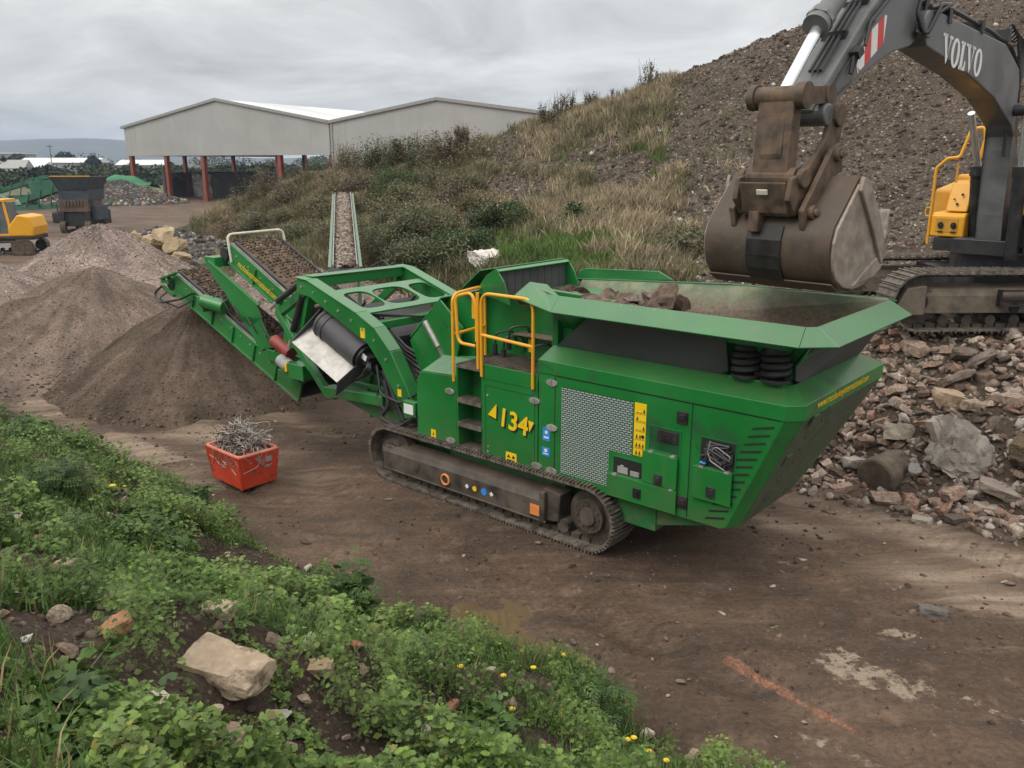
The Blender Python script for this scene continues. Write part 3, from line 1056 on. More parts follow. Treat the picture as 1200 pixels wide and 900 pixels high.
# ------------------------------------------------------------------ crawler track, shared by the machines
def stadium(x0, x1, z0, z1, r0, r1, step):
    """closed track line from idler (x0) to sprocket (x1); returns points, headings"""
    pts = []
    ca = Vector((x0 + r0, 0, z0 + r0)); cb = Vector((x1 - r1, 0, z0 + r1))
    n = 400
    path = []
    for i in range(60): path.append(ca.lerp(cb, 0) + Vector((math.cos(math.pi / 2 + math.pi * i / 60) * r0, 0, math.sin(math.pi / 2 + math.pi * i / 60) * r0)))
    for i in range(60): path.append(Vector((x0 + r0, 0, z0)).lerp(Vector((x1 - r1, 0, z0)), i / 60))
    for i in range(60): path.append(cb + Vector((math.cos(-math.pi / 2 + math.pi * i / 60) * r1, 0, math.sin(-math.pi / 2 + math.pi * i / 60) * r1)))
    for i in range(60): path.append(Vector((x1 - r1, 0, z0 + 2 * r1)).lerp(Vector((x0 + r0, 0, z0 + 2 * r0)), i / 60))
    tot = sum((path[(i + 1) % len(path)] - path[i]).length for i in range(len(path)))
    cnt = int(round(tot / step)); st = tot / cnt
    out = []; acc = 0.0; nxt = 0.0
    for i in range(len(path)):
        a, b = path[i], path[(i + 1) % len(path)]
        l = (b - a).length
        while nxt < acc + l - 1e-9 and len(out) < cnt:
            q = (nxt - acc) / l if l > 0 else 0
            out.append((a.lerp(b, q), (b - a).normalized()))
            nxt += st
        acc += l
    return out, st


def crawler(parent, y0, y1, x0, x1, z0, h, xf=None, step=0.155, label=None, double=False, frame_h=(0.30, 0.62)):
    r = h / 2
    pts, st = stadium(x0, x1, z0, z0 + h, r, r, step)
    m = MB(xf); lk = MB(xf)
    for p, d in pts:
        nrm = Vector((-d.z, 0, d.x)) * -1      # outward
        c = p + Vector((0, (y0 + y1) / 2, 0))
        m.obox(c - nrm * 0.014, d, st * 0.94, y1 - y0, 0.028, nrm)
        for off in ((-0.36, 0.0, 0.36) if not double else (-0.3, 0.3)):
            m.obox(c + nrm * 0.014 + d * (st * off), d, 0.020, y1 - y0, 0.032, nrm)
        lk.obox(c - nrm * 0.055, d, st * 0.8, (y1 - y0) * 0.32, 0.06, nrm)
    tr = m.build('track_shoes', M_TRACK, parent)
    lk.build('track_links', M_FRAME, tr)
    ym = (y0 + y1) / 2
    for xx, nm in ((x0 + r, 'idler'), (x1 - r, 'sprocket')):
        w = MB(xf)
        w.cyl((xx, ym - 0.07, z0 + r), (xx, ym + 0.07, z0 + r), r - 0.085, n=26)
        w.cyl((xx, y0 + 0.09, z0 + r), (xx, ym, z0 + r), (r - 0.085) * 0.66, n=22)
        w.cyl((xx, y0 + 0.06, z0 + r), (xx, ym, z0 + r), (r - 0.085) * 0.34, n=18)
        for i in range(12):
            a = 2 * math.pi * i / 12
            q = Vector((xx + math.cos(a) * (r - 0.085) * 0.48, y0 + 0.075, z0 + r + math.sin(a) * (r - 0.085) * 0.48))
            w.cyl(q, q + Vector((0, 0.03, 0)), 0.016, n=6)
        w.build(nm, M_FRAME, parent, smooth=True)
    rl = MB(xf)
    k = int((x1 - x0 - 2 * h) / 0.36)
    for i in range(k + 1):
        xx = x0 + h + (x1 - x0 - 2 * h) * i / max(1, k)
        rl.cyl((xx, ym - 0.11, z0 + 0.15), (xx, ym + 0.11, z0 + 0.15), 0.085, n=14)
    rl.build('rollers', M_FRAME, parent, smooth=True)
    return tr


weather(M_FRAME, (.15, .115, .085))


# ------------------------------------------------------------------ the crusher
def build_crusher():
    root = empty('mobile_crusher', tuple(CO), AX - math.pi / 2, 'green tracked mobile crusher with grey hopper sides, yellow handrails and a conveyor frame behind', 'crusher')
    P = root
    YW = 2.55
    # ---- undercarriage
    crawler(P, -0.09, 0.38, -4.0, 0.30, 0.0, 0.80)
    crawler(P, YW - 0.40, YW, -4.0, 0.30, 0.0, 0.80)
    for y0, y1, near in ((-0.06, 0.25, True), (YW - 0.30, YW - 0.03, False)):
        m = MB()
        prof = [(y0, 0.17), (y0, 0.43), (y0 + 0.05, 0.52), (y1 - 0.05, 0.56), (y1, 0.5), (y1, 0.17)]
        m.prism(prof, -3.72, -0.72, 'x')
        m.box(-3.72, -0.70, y0 - 0.008, y0 + 0.02, 0.155, 0.185)
        m.box(-0.80, -0.72, y0 - 0.01, y1, 0.17, 0.56)
        m.prism([(-0.78, 0.16), (-0.55, 0.2), (-0.52, 0.56), (-0.78, 0.6)], y0 + 0.06, y1, 'y')
        m.cyl((-3.72, (y0 + y1) / 2, 0.40), (-3.80, (y0 + y1) / 2, 0.40), 0.12)
        fr = m.build('track_frame', M_FRAME, P, bevel=0.012)
        if near:
            MB().ring((-2.44, y0 - 0.012, 0.30), (0, 1, 0), 0.072, 0.016, 22, 6).build('sticker', M_ORANGE, fr, smooth=True)
            for X, mt, r in ((-2.04, M_WHITE, 0.034), (-1.90, M_YSTICK, 0.036), (-1.73, M_BLUE, 0.05), (-1.60, M_WHITE, 0.034)):
                MB().cyl((X, y0 - 0.006, 0.305), (X, y0 + 0.01, 0.305), r, n=4 if mt is M_WHITE else 20).build('sticker', mt, fr)
            MB().box(-0.945, -0.79, y0 - 0.006, y0 + 0.01, 0.225, 0.365).box(-0.945, -0.79, y0 - 0.009, y0 + 0.01, 0.325, 0.34).build('sticker', M_ORANGE, fr)
    m = MB()
    m.box(-3.7, 0.1, 0.42, YW - 0.42, 0.38, 0.80)
    m.box(-2.6, -0.6, 0.2, YW - 0.2, 0.52, 0.62)
    m.box(0.1, 0.75, 0.12, YW - 0.12, 0.42, 0.775)
    m.prism([(0.2, 0.42), (0.5, 0.42), (1.60, 0.735), (1.60, 0.77), (0.1, 0.77)], 0.14, 1.15, 'y')
    m.build('chassis', M_GREEN_D, P, bevel=0.01)

    # ---- powerpack body, right-hand part
    zb, zt = 0.75, 2.07
    m = MB()
    # side wall near, following the raked front
    side = [(-0.87, zb), (1.60, zb), (1.66, zb + 0.03), (2.20, zt), (-0.87, zt)]
    m.prism(side, 0.0, 0.03, 'y')
    m.prism([(-0.87, zb), (0.55, zb), (0.55, zt), (-0.87, zt)], YW - 0.03, YW, 'y')
    m.box(-0.87, -0.84, 0.03, YW - 0.03, zb, zt)
    m.box(-0.84, 0.5, 0.03, YW - 0.03, zb, zb + 0.03).box(0.5, 1.58, 0.03, 1.4, zb, zb + 0.03)
    body = m.build('engine_housing', M_GREEN, P, bevel=0.006)
    # corner chamfer strip and raked front plate
    m = MB()
    m.plate([(1.655, 0.004, zb + 0.03), (2.20, 0.004, zt), (2.325, 0.13, zt), (1.745, 0.13, zb + 0.03)], 0.012)
    corner = m.build('corner_strip', M_GREEN, body, bevel=0.002)
    m = MB()
    for i in range(13):                                       # louvre slots down the corner
        a = 0.05 + i * 0.069
        c = Vector((1.655, 0.0, zb)).lerp(Vector((2.20, 0.0, zt)), a)
        m.plate([(c.x - 0.27, -0.003, c.z + 0.000), (c.x - 0.04, -0.003, c.z + 0.055), (c.x - 0.035, -0.003, c.z + 0.078), (c.x - 0.25, -0.003, c.z + 0.026)], 0.004)
    m.build('louvre_slots', M_DARK, corner)
    m = MB()
    m.plate([(2.325, 0.13, zt), (2.325, YW - 0.10, zt), (2.16, 2.20, 1.70), (1.90, 1.72, 1.10), (1.745, 1.45, zb + 0.03), (1.745, 0.13, zb + 0.03)], 0.02)
    m.plate([(2.325, YW - 0.10, zt), (0.5, YW - 0.02, zt), (0.5, YW - 0.3, 1.5), (1.5, 2.0, 1.6), (2.16, 2.20, 1.70)], 0.02)
    m.plate([(1.745, 1.45, zb + 0.03), (1.90, 1.72, 1.10), (2.16, 2.20, 1.70), (1.5, 2.0, 1.6), (1.2, 1.4, zb + 0.03)], 0.02)
    for q in ((2.315, 0.42, 2.02), (2.10, 0.36, 1.56)):         # two square tabs on the front plate
        c = Vector(q)
        m.obox(c + Vector((0.012, 0, -0.01)), Vector((0.58, 0, 1.32)), 0.12, 0.13, 0.02, (1, 0, -0.44))
    for i in range(9):
        k = i / 8
        c = Vector((2.33, 0.75, zt)).lerp(Vector((1.80, 0.30, zb + 0.1)), k) + Vector((0.012, 0.1 * math.sin(i * 2.1), 0))
        m.cyl(c, c + Vector((0.02, 0, -0.008)), 0.014, n=6)
    m.build('front_plate', M_GREEN_DIRTY, body, bevel=0.005)
    # shoulder: vertical band then bevel up to the rubber skirts
    m = MB()
    zc, zd = 2.22, 2.35
    fx0, fx1 = 2.20, 2.345                                     # near chamfer
    o = [(-0.87, -0.012), (2.205, -0.012), (2.345, 0.125), (2.345, YW - 0.11), (2.22, YW + 0.01), (-0.87, YW + 0.01)]
    i_ = [(-0.87, 0.30), (2.02, 0.30), (2.12, 0.36), (2.12, YW - 0.34), (2.02, YW - 0.28), (-0.87, YW - 0.28)]
    n = 6
    vs = [(x, y, zt - 0.004) for x, y in o] + [(x, y, zc) for x, y in o] + [(x, y, zd) for x, y in i_] + [(x, y, zd - 0.05) for x, y in i_]
    fs = []
    for k in range(n):
        k2 = (k + 1) % n
        if k == 5: continue
        fs += [(k, k2, n + k2, n + k), (n + k, n + k2, 2 * n + k2, 2 * n + k), (2 * n + k, 2 * n + k2, 3 * n + k2, 3 * n + k)]
    fs += [(0, n, 2 * n, 3 * n), (5, 3 * n + 5, 2 * n + 5, n + 5)]
    m.add(vs, fs)
    m.plate([(-0.875, -0.01, zt), (-0.875, -0.01, zc), (-0.875, 0.30, zd), (-0.875, 0.6, zd), (-0.875, 0.6, zt)], 0.012)
    m.build('shoulder_panel', M_GREEN, P, bevel=0.006)
    text_mesh('www.mccloskeyinternational.com', 'web_address', M_YSTICK, P, (2.3475, 0.42, zt + 0.055), (0, 1, 0), (0, 0, 1), 0.115, 0.001, 0.25, width=1.50)
    # panel seams as shallow dark channels, proud by a hair
    m = MB()
    for X in (-0.62, 1.20):
        m.box(X - 0.006, X + 0.006, -0.0025, 0.01, zb + 0.02, zt - 0.02)
    m.box(-0.62, 2.15, -0.0025, 0.01, zt - 0.022, zt - 0.010)
    m.build('panel_seams', M_DARK, body)
    # perforated radiator mesh
    mm, t, b = mat_base('slotted_mesh')
    tc = N(t, 'ShaderNodeTexCoord')
    mp = N(t, 'ShaderNodeMapping'); mp.inputs['Rotation'].default_value = (math.pi / 2, 0, 0)
    t.links.new(tc.outputs['Object'], mp.inputs[0])
    br = N(t, 'ShaderNodeTexBrick')
    br.inputs['Scale'].default_value = 1.0
    br.inputs['Brick Width'].default_value = 0.062; br.inputs['Row Height'].default_value = 0.0265
    br.inputs['Mortar Size'].default_value = 0.0062; br.inputs['Mortar Smooth'].default_value = 0.05
    br.inputs['Color1'].default_value = (0.36, 0.43, 0.40, 1); br.inputs['Color2'].default_value = (0.44, 0.50, 0.47, 1)
    br.inputs['Mortar'].default_value = (0.02, 0.06, 0.03, 1)
    t.links.new(mp.outputs[0], br.inputs['Vector'])
    t.links.new(br.outputs['Color'], b.inputs['Base Color'])
    b.inputs['Roughness'].default_value = 0.5; b.inputs['Metallic'].default_value = 0.2
    add_bump(t, b, br.outputs['Fac'], 0.5, -0.01)
    m = MB()
    m.prism([(-0.52, 0.86), (0.17, 0.86), (0.17, 1.31), (0.475, 1.31), (0.475, 1.94), (-0.52, 1.94)], -0.004, 0.01, 'y')
    m.build('radiator_mesh', mm, body)
    # warning strip
    st = MB().box(0.495, 0.645, -0.005, 0.01, 1.325, 1.94).build('warning_strip', M_YSTICK, body)
    m = MB()
    for i, z in enumerate((1.86, 1.765, 1.66, 1.56, 1.46, 1.37)):
        m.box(0.505, 0.635, -0.0065, 0.0, z - 0.048, z - 0.045)
        rr = random.Random(i)
        for k in range(3):
            x = 0.52 + k * 0.042
            if i == 3 and k == 2: m.cyl((0.612, -0.0065, z), (0.612, 0, z), 0.022, n=14)
            elif rr.random() < .75: m.prism([(x, z - 0.022), (x + 0.03, z - 0.022), (x + 0.015, z + 0.024)], -0.0065, 0, 'y')
            m.box(x, x + 0.03, -0.0065, 0, z - 0.036, z - 0.029)
    m.build('warning_symbols', M_INK, st)
    # hatch openings: dark box with equipment, small hinged doors hanging below
    def opening(x0, x1, z0, z1, mat=M_DARK):
        m = MB()
        f = -0.0035
        m.box(x0, x1, f, 0.008, z0, z1)
        o = m.build('hatch_opening', mat, body)
        e = MB()
        for (a, b_, c, d) in ((x0 - .012, x0, z0 - .012, z1 + .012), (x1, x1 + .012, z0 - .012, z1 + .012), (x0, x1, z1, z1 + .012), (x0, x1, z0 - .012, z0)):
            e.box(a, b_, -0.007, 0.008, c, d)
        e.build('rim', M_GREEN, o)
        return o
    oA = opening(0.24, 0.63, 1.06, 1.25)
    m = MB()
    m.box(0.30, 0.44, -0.016, 0.0, 1.07, 1.15).box(0.47, 0.59, -0.016, 0.0, 1.07, 1.13).box(0.34, 0.38, -0.018, 0.0, 1.15, 1.17)
    m.build('battery', M_GREY, oA, bevel=0.004)
    oB = opening(0.70, 1.075, 1.45, 1.71, pmat('deep_green_interior', (.006, .055, .016), (.012, .09, .028), 5, .5))
    m = MB(); m.box(0.80, 1.05, -0.02, 0.0, 1.565, 1.695)
    m.build('instrument', M_BLACK, oB, bevel=0.005)
    MB().box(0.87, 0.98, -0.024, -0.018, 1.60, 1.66).cyl((0.9, -0.028, 1.64), (0.9, -0.02, 1.64), 0.012).build('screen', M_BLACK, oB)
    oC = opening(1.325, 1.715, 1.41, 1.715)
    rr = random.Random(5)
    for mt, cnt in ((M_BLACK, 9), (M_GREY, 2), (M_BLUE, 1)):
        m = MB()
        for k in range(cnt):
            pts = [Vector((rr.uniform(1.34, 1.7), -0.012 - 0.02 * rr.random(), rr.uniform(1.43, 1.7))) for _ in range(4)]
            if mt is M_BLUE: pts = [Vector((1.34 + .02 * j, -0.03, 1.44 + .015 * (j % 2))) for j in range(4)]
            if mt is M_GREY and k == 0: pts = [Vector((1.44, -0.03, 1.70)), Vector((1.42, -0.035, 1.58)), Vector((1.46, -0.04, 1.49)), Vector((1.62, -0.035, 1.42))]
            m.tube(fillet(pts, 0.05, 5), 0.013 if mt is M_BLACK else .007 if mt is M_GREY else 0.016, 6)
        if mt is M_BLACK: m.box(1.50, 1.68, -0.014, 0, 1.46, 1.6)
        m.build('cables', mt, oC, smooth=True)
    def hatch(x0, x1, z0, z1, latch, cut=False):
        m = MB()
        poly = [(x0, z0), (x1, z0), (x1, z1), (x0, z1)]
        if cut: poly = [(x0, z0), (x1, z0), (x1, z1 + 0.0), (0.66, z1), (0.66, z1 - 0.03), (x0, z1 - 0.03)]
        m.prism(poly, -0.045, -0.028, 'y')
        o = m.build('hatch_door', M_GREEN, P, bevel=0.004)
        k = MB()
        lx, lz = latch
        k.box(lx - 0.05, lx + 0.05, -0.062, -0.045, lz - 0.06, lz + 0.06)
        k.box(lx - 0.018, lx + 0.03, -0.072, -0.06, lz - 0.03, lz + 0.035)
        k.build('latch', M_BLACK, o, bevel=0.006)
        for hx in (x0 + 0.07, x1 - 0.09):
            MB().box(hx, hx + 0.05, -0.05, -0.002, z1 - 0.012, z1 + 0.012).build('hinge', M_STEEL, o, bevel=0.003)
        MB().box(x0 + 0.02, x1 - 0.02, -0.03, 0.002, z1 - 0.012, z1 + 0.004).build('hinge_strip', M_GREEN, o)
        return o
    hatch(0.18, 1.08, 0.775, 1.045, (0.59, 0.90))
    hatch(0.64, 1.075, 1.055, 1.425, (0.85, 1.13))
    hatch(1.26, 1.71, 1.04, 1.40, (1.485, 1.15))
    for x, z in ((1.09, 1.88), (1.135, 0.93)):
        m = MB(); m.box(x - 0.065, x + 0.065, -0.018, 0.002, z - 0.07, z + 0.07); m.box(x - 0.03, x + 0.045, -0.03, -0.015, z - 0.03, z + 0.04)
        m.build('latch', M_BLACK, body, bevel=0.008)
    def hinge(x, z):
        MB().prism([(x + 0.085 * math.cos(a), z + 0.042 * math.sin(a)) for a in np.linspace(0, 2 * math.pi, 17)[:-1]], -0.016, 0.0, 'y').box(x - 0.006, x + 0.006, -0.024, 0, z - 0.05, z + 0.05).build('hinge', M_STEEL, P, bevel=0.004)
    for x, z in ((-0.67, 1.96), (-0.66, 1.40), (-0.66, 0.85), (-0.93, 1.69), (-0.89, 0.86), (-2.39, 1.55), (-2.38, 0.86)):
        hinge(x, z)
    def sticker(x, z, w, h, mat, marks=2):
        o = MB().box(x - w / 2, x + w / 2, -0.004, 0.004, z - h / 2, z + h / 2).build('sticker', mat, P)
        k = MB()
        ink = M_INK if mat is M_YSTICK else M_WHITE
        if mat is M_YSTICK:
            for j in range(marks):
                xc = x - w * 0.22 + j * w * 0.44 if marks > 1 else x
                k.prism([(xc - w * .16, z - h * .05), (xc + w * .16, z - h * .05), (xc, z + h * .32)], -0.0055, 0, 'y')
            k.box(x - w * .36, x + w * .36, -0.0055, 0, z - h * .32, z - h * .22)
        else:
            k.cyl((x, -0.0055, z + h * .15), (x, 0, z + h * .15), w * .2, n=12)
            k.box(x - w * .34, x + w * .34, -0.0055, 0, z - h * .3, z - h * .18)
        k.build('pictogram', ink, o)
    sticker(-0.745, 1.30, 0.11, 0.17, M_BLUE); sticker(-0.75, 1.075, 0.12, 0.11, M_BLUE)
    sticker(-2.72, 0.87, 0.09, 0.15, M_YSTICK, 1); sticker(-1.31, 0.865, 0.18, 0.13, M_YSTICK, 2)

    # ---- tool locker with the model number, ladder and platform
    zp = 1.93
    m = MB()
    m.box(-1.79, -0.885, 0.0, 0.55, 0.76, zp)
    lock = m.build('tool_locker', M_GREEN, P, bevel=0.008)
    m = MB()
    m.box(-1.745, -0.93, -0.0025, 0.002, 0.80, 0.806).box(-1.745, -0.93, -0.0025, 0.002, zp - 0.19, zp - 0.184)
    for X in (-1.745, -0.93): m.box(X - .003, X + .003, -0.0025, 0.002, 0.80, zp - 0.19)
    m.build('panel_seams', M_DARK, lock)
    for x, z in ((-1.71, 1.62), (-1.71, 0.86), (-1.7, 0.93)):
        MB().cyl((x, -0.008, z), (x, 0, z), 0.016, n=10).build('bolt', M_STEEL, lock)
    # the number: yellow figures with a dark shadow between two yellow wedges
    for mt, dx, dz, yy in ((M_INK, 0.022, -0.024, -0.004), (M_YSTICK, 0, 0, -0.0065)):
        text_mesh('134', 'model_number' if mt is M_YSTICK else 'number_shadow', mt, lock, (-1.53 + dx, yy, 1.27 + dz), (1, 0, -0.12), (0.10, 0, 1), 0.34, 0.0015, 0.0, offset=0.007, width=0.43)
        m = MB()
        m.prism([(-1.70 + dx, 1.365 + dz), (-1.56 + dx, 1.33 + dz), (-1.55 + dx, 1.53 + dz)], yy - 0.0015, yy + 0.0015, 'y')
        m.prism([(-1.025 + dx, 1.42 + dz), (-0.935 + dx, 1.405 + dz), (-1.01 + dx, 1.27 + dz)], yy - 0.0015, yy + 0.0015, 'y')
        m.build('number_wedges', mt, lock)
    # ladder niche
    m = MB()
    m.box(-2.27, -2.24, 0.0, 0.34, 0.76, zp - 0.02).box(-1.82, -1.79, 0.004, 0.34, 0.76, zp - 0.02).box(-2.24, -1.82, 0.30, 0.34, 0.70, zp - 0.04)
    lad = m.build('ladder', M_GREEN, P, bevel=0.004)
    for z in (0.80, 1.13, 1.46):
        m = MB()
        m.box(-2.24, -1.82, -0.01, 0.20, z, z + 0.025).box(-2.24, -1.82, -0.012, 0.0, z - 0.03, z + 0.03)
        for k in range(9): m.box(-2.22 + k * .043, -2.20 + k * .043, 0.0, 0.19, z + 0.026, z + 0.036)
        m.build('step', M_TRACK, lad)
    m = MB(); m.box(-2.27, -0.885, 0.005, 0.92, zp - 0.03, zp + 0.012)
    for k in range(26): m.box(-2.26 + k * .053, -2.245 + k * .053, 0.01, 0.9, zp + 0.013, zp + 0.022)
    m.build('platform', M_TRACK, P)
    m = MB(); m.box(-1.79, -0.885, -0.006, 0.012, zp - 0.10, zp + 0.09); m.build('toe_board', M_GREEN, P, bevel=0.004)
    # left box with chamfered top
    m = MB()
    zl = 1.72
    m.prism([(-3.04, 0.70), (-2.275, 0.78), (-2.275, zl + 0.05), (-2.94, zl + 0.01), (-3.03, 1.60)], 0.0, 0.04, 'y')
    m.hexa([(-3.03, 0.03, 0.74), (-2.275, 0.03, 0.78), (-2.275, 0.55, 0.78), (-3.0, 0.55, 0.78), (-3.02, 0.03, 1.60), (-2.275, 0.03, zl + 0.02), (-2.275, 0.55, 1.95), (-3.02, 0.55, 1.85)])
    m.plate([(-2.93, 0.01, zl + 0.015), (-2.275, 0.01, zl + 0.055), (-2.275, 0.34, 1.94), (-2.82, 0.34, 1.92)], 0.02)
    m.build('side_box', M_GREEN, P, bevel=0.006)
    # ---- handrails
    def rail(loops, name='handrail', mat=M_YELLOW, r=0.021):
        m = MB()
        for pts, rad in loops: m.tube(fillet(pts, rad, 6), r, 8)
        return m.build(name, mat, P, smooth=True)
    rail([([(-1.78, -0.03, 1.86), (-1.78, -0.03, 2.93), (-0.94, -0.03, 2.93), (-0.94, -0.03, 1.84)], 0.16), ([(-1.78, -0.03, 2.40), (-0.94, -0.03, 2.36)], 0.01)])
    rail([([(-2.31, 0.0, 1.70), (-2.31, 0.0, 2.86), (-2.31, 0.62, 2.90), (-2.31, 0.62, 1.95)], 0.14), ([(-2.31, 0.0, 2.33), (-2.31, 0.62, 2.36)], 0.01), ([(-1.84, -0.03, 1.95), (-1.84, -0.03, 2.93)], 0.01)])
    rail([([(-1.88, -0.03, 2.24), (-2.20, -0.02, 2.24), (-2.24, -0.02, 2.84), (-1.95, -0.02, 2.92), (-1.86, -0.03, 2.75), (-1.86, -0.03, 2.3)], 0.12)], 'ladder_gate')
    m = MB(); m.box(-1.97, -1.86, 0.0, 0.02, 2.58, 2.84); m.build('rail_bracket', M_YELLOW, P, bevel=0.005)
    # ---- crusher box behind the platform
    m = MB()
    m.box(-2.55, -0.87, 0.92, 1.0, 1.6, 2.80)
    m.box(-2.55, -0.6, 1.0, YW - 0.5, 1.2, 2.78)
    m.prism([(-2.6, 1.0), (-3.55, 1.05), (-3.72, 2.02), (-3.05, 2.66), (-2.55, 2.80)], 0.70, YW - 0.6, 'y')
    m.plate([(-3.74, 0.55, 2.02), (-3.06, 0.55, 2.68), (-3.06, YW - 0.5, 2.68), (-3.74, YW - 0.5, 2.02)], 0.03)
    m.plate([(-3.70, 0.52, 1.98), (-3.05, 0.52, 2.64), (-2.62, 0.52, 2.30), (-2.75, 0.52, 1.85), (-3.45, 0.52, 1.45)], 0.03)
    m.box(-0.95, -0.86, 0.35, 0.95, 1.9, 2.75)
    m.prism([(-0.87, 2.0), (-0.35, 2.35), (-0.35, 2.72), (-0.87, 2.80)], 0.45, 0.5, 'y')
    cb = m.build('crusher_box', M_GREEN, P, bevel=0.008)
    m = MB(); m.box(-1.28, -1.18, 0.885, 0.92, 1.95, 2.74)
    for k in range(6): m.cyl((-1.23, 0.87, 2.02 + k * .13), (-1.23, 0.89, 2.02 + k * .13), 0.018, n=6)
    m.build('wear_plate', M_RUST, cb)
    m = MB(); m.box(-1.78, -1.68, 0.905, 0.92, 2.02, 2.20); m.build('sticker', M_YSTICK, cb)
    m = MB()
    for k, (x, z) in enumerate(((-2.2, 2.1), (-2.05, 2.05), (-1.95, 2.2), (-1.55, 2.0))):
        m.cyl((x, 0.7, z - .14), (x, 0.7, z), 0.035); m.tube(fillet([(x, 0.7, z), (x, .72, z + .16), (x + .2, .85, z + .2), (x + .2, .95, z - .1)], .08, 4), 0.016, 6)
    m.build('hoses', M_BLACK, P, smooth=True)
    m = MB(); m.bar((-3.28, 0.50, 2.20), (-2.98, 0.50, 1.82), 0.045, 0.045); m.cyl((-3.36, .50, 2.3), (-3.1, .5, 1.97), 0.045)
    m.build('tensioner', M_STEEL, P, smooth=True)
    m = MB(); m.box(-2.75, -2.15, 0.95, 1.75, 2.80, 2.90); m.prism([(-3.0, 2.66), (-2.4, 2.85), (-2.4, 2.92), (-3.0, 2.74)], 1.0, 1.8, 'y')
    m.build('dusty_cover', M_GREY, P, bevel=0.02)
    # ---- inlet hood with rubber curtain
    m = MB()
    hz = 3.16
    m.plate([(-2.06, 0.56, hz), (-2.06, 2.06, hz), (-2.36, 2.06, hz - 0.06), (-2.36, 0.56, hz - 0.06)], 0.02)
    m.plate([(-2.06, 0.55, hz - 0.02), (-2.06, 2.07, hz - 0.02), (-1.97, 2.07, hz - 0.04), (-1.97, 0.55, hz - 0.04)], 0.02)
    m.plate([(-2.36, 0.56, hz - 0.07), (-2.36, 2.06, hz - 0.07), (-2.75, 2.06, 2.78), (-2.75, 0.56, 2.78)], 0.02)
    m.build('inlet_hood', M_GREEN, P, bevel=0.008)
    ear = [(-2.03, hz), (-2.20, hz - 0.10), (-2.32, hz - 0.24), (-2.34, hz - 0.36), (-1.95, hz - 0.42), (-1.80, hz - 0.46), (-1.84, hz - 0.30), (-1.90, hz - 0.16)]
    for y in (0.545, 2.075):
        MB().prism(ear, y - 0.012, y + 0.012, 'y').build('hood_cheek', M_GREEN, P, bevel=0.004)
    m = MB()
    for k in range(9):
        y = 0.60 + k * 0.16
        m.hexa([(-2.05, y, hz - 0.42), (-2.02, y, hz - 0.42), (-2.02, y + 0.15, hz - 0.42), (-2.05, y + 0.15, hz - 0.42), (-2.05, y, hz - 0.03), (-2.03, y, hz - 0.03), (-2.03, y + 0.15, hz - 0.03), (-2.05, y + 0.15, hz - 0.03)])
    m.build('rubber_curtain', M_RUBBER, P)
    m = MB()
    m.plate([(-1.20, 0.40, 2.99), (-0.72, 0.62, 2.93), (-0.72, 0.62, 2.80), (-1.20, 0.40, 2.84)], 0.02)
    m.plate([(-1.20, 0.40, 2.99), (-0.72, 0.62, 2.93), (-0.72, 0.68, 2.93), (-1.20, 0.46, 2.99)], 0.012)
    m.build('deflector', M_GREEN, P, bevel=0.004)

    # ---- feed hopper
    rim_o = [(-0.52, -0.23), (2.36, -0.23), (2.63, 0.03), (2.63, 2.26), (2.40, 2.46)]
    rim_i = [(-0.60, 0.02), (2.31, 0.02), (2.40, 0.10), (2.40, 2.20), (2.33, 2.34)]
    zo, zi = 2.85, 3.0
    m = MB()
    pts_o = [(x, y, zo) for x, y in rim_o]; pts_i = [(x, y, zi) for x, y in rim_i]
    # sloping flange: near side, corner, front
    for k in range(3):
        m.plate([pts_o[k], pts_o[k + 1], pts_i[k + 1], pts_i[k]], 0.022)
    # near flange continues up and inwards to the rear
    m.plate([(-1.30, 0.02, 2.92), pts_o[0], pts_i[0], (-1.02, 0.34, 3.06), (-1.28, 0.32, 3.07)], 0.022)
    hop = m.build('hopper_flange', M_GREEN_D, P, bevel=0.006)
    m = MB()
    fl = 2.28
    m.plate([pts_i[0], pts_i[1], (1.75, 0.72, fl), (-0.72, 0.72, fl)], 0.02)
    m.plate([(-1.28, 0.32, 3.05), pts_i[0], (-0.72, 0.64, 2.42), (-1.17, 0.70, 2.72)], 0.02)
    m.plate([pts_i[1], pts_i[2], pts_i[3], (1.75, 1.82, fl), (1.75, 0.72, fl)], 0.02)
    m.plate([(-1.95, 2.36, 2.84), (-1.9, 1.82, fl), (1.75, 1.82, fl), pts_i[3], pts_i[4], (0.4, 2.36, 2.97)], 0.02)
    m.plate([(-1.9, 0.72, fl), (-1.9, 1.82, fl), (1.75, 1.82, fl), (1.75, 0.72, fl)], 0.02)
    inner = pmat('worn_hopper_lining', (0.05, 0.13, 0.06), (0.13, 0.21, 0.12), 2.4, 0.75, 0.12, dust=(0.20, 0.16, 0.11), dust_amt=0.45, stain=(0.22, 0.25, 0.15), stain_amt=0.6, stain_scale=2.0)
    t = inner.node_tree; b = t.nodes['Principled BSDF']
    tc = N(t, 'ShaderNodeTexCoord'); sp = N(t, 'ShaderNodeSeparateXYZ'); t.links.new(tc.outputs['Object'], sp.inputs[0])
    nz = noise(t, tc.outputs['Object'], 3.0, 6, .6)
    nd = noise(t, tc.outputs['Object'], 22.0, 5, .65)
    zz = mth(t, 'ADD', sp.outputs['Z'], mth(t, 'MULTIPLY', mth(t, 'SUBTRACT', nz.outputs['Fac'], 0.5), 0.35))
    zz = mth(t, 'SUBTRACT', zz, mth(t, 'MULTIPLY', sp.outputs['X'], 0.05))
    src = b.inputs['Base Color'].links[0].from_socket
    dirt = ramp(t, nd.outputs['Fac'], (0.10, 0.072, 0.05), (0.20, 0.15, 0.105), 0.35, 0.7)
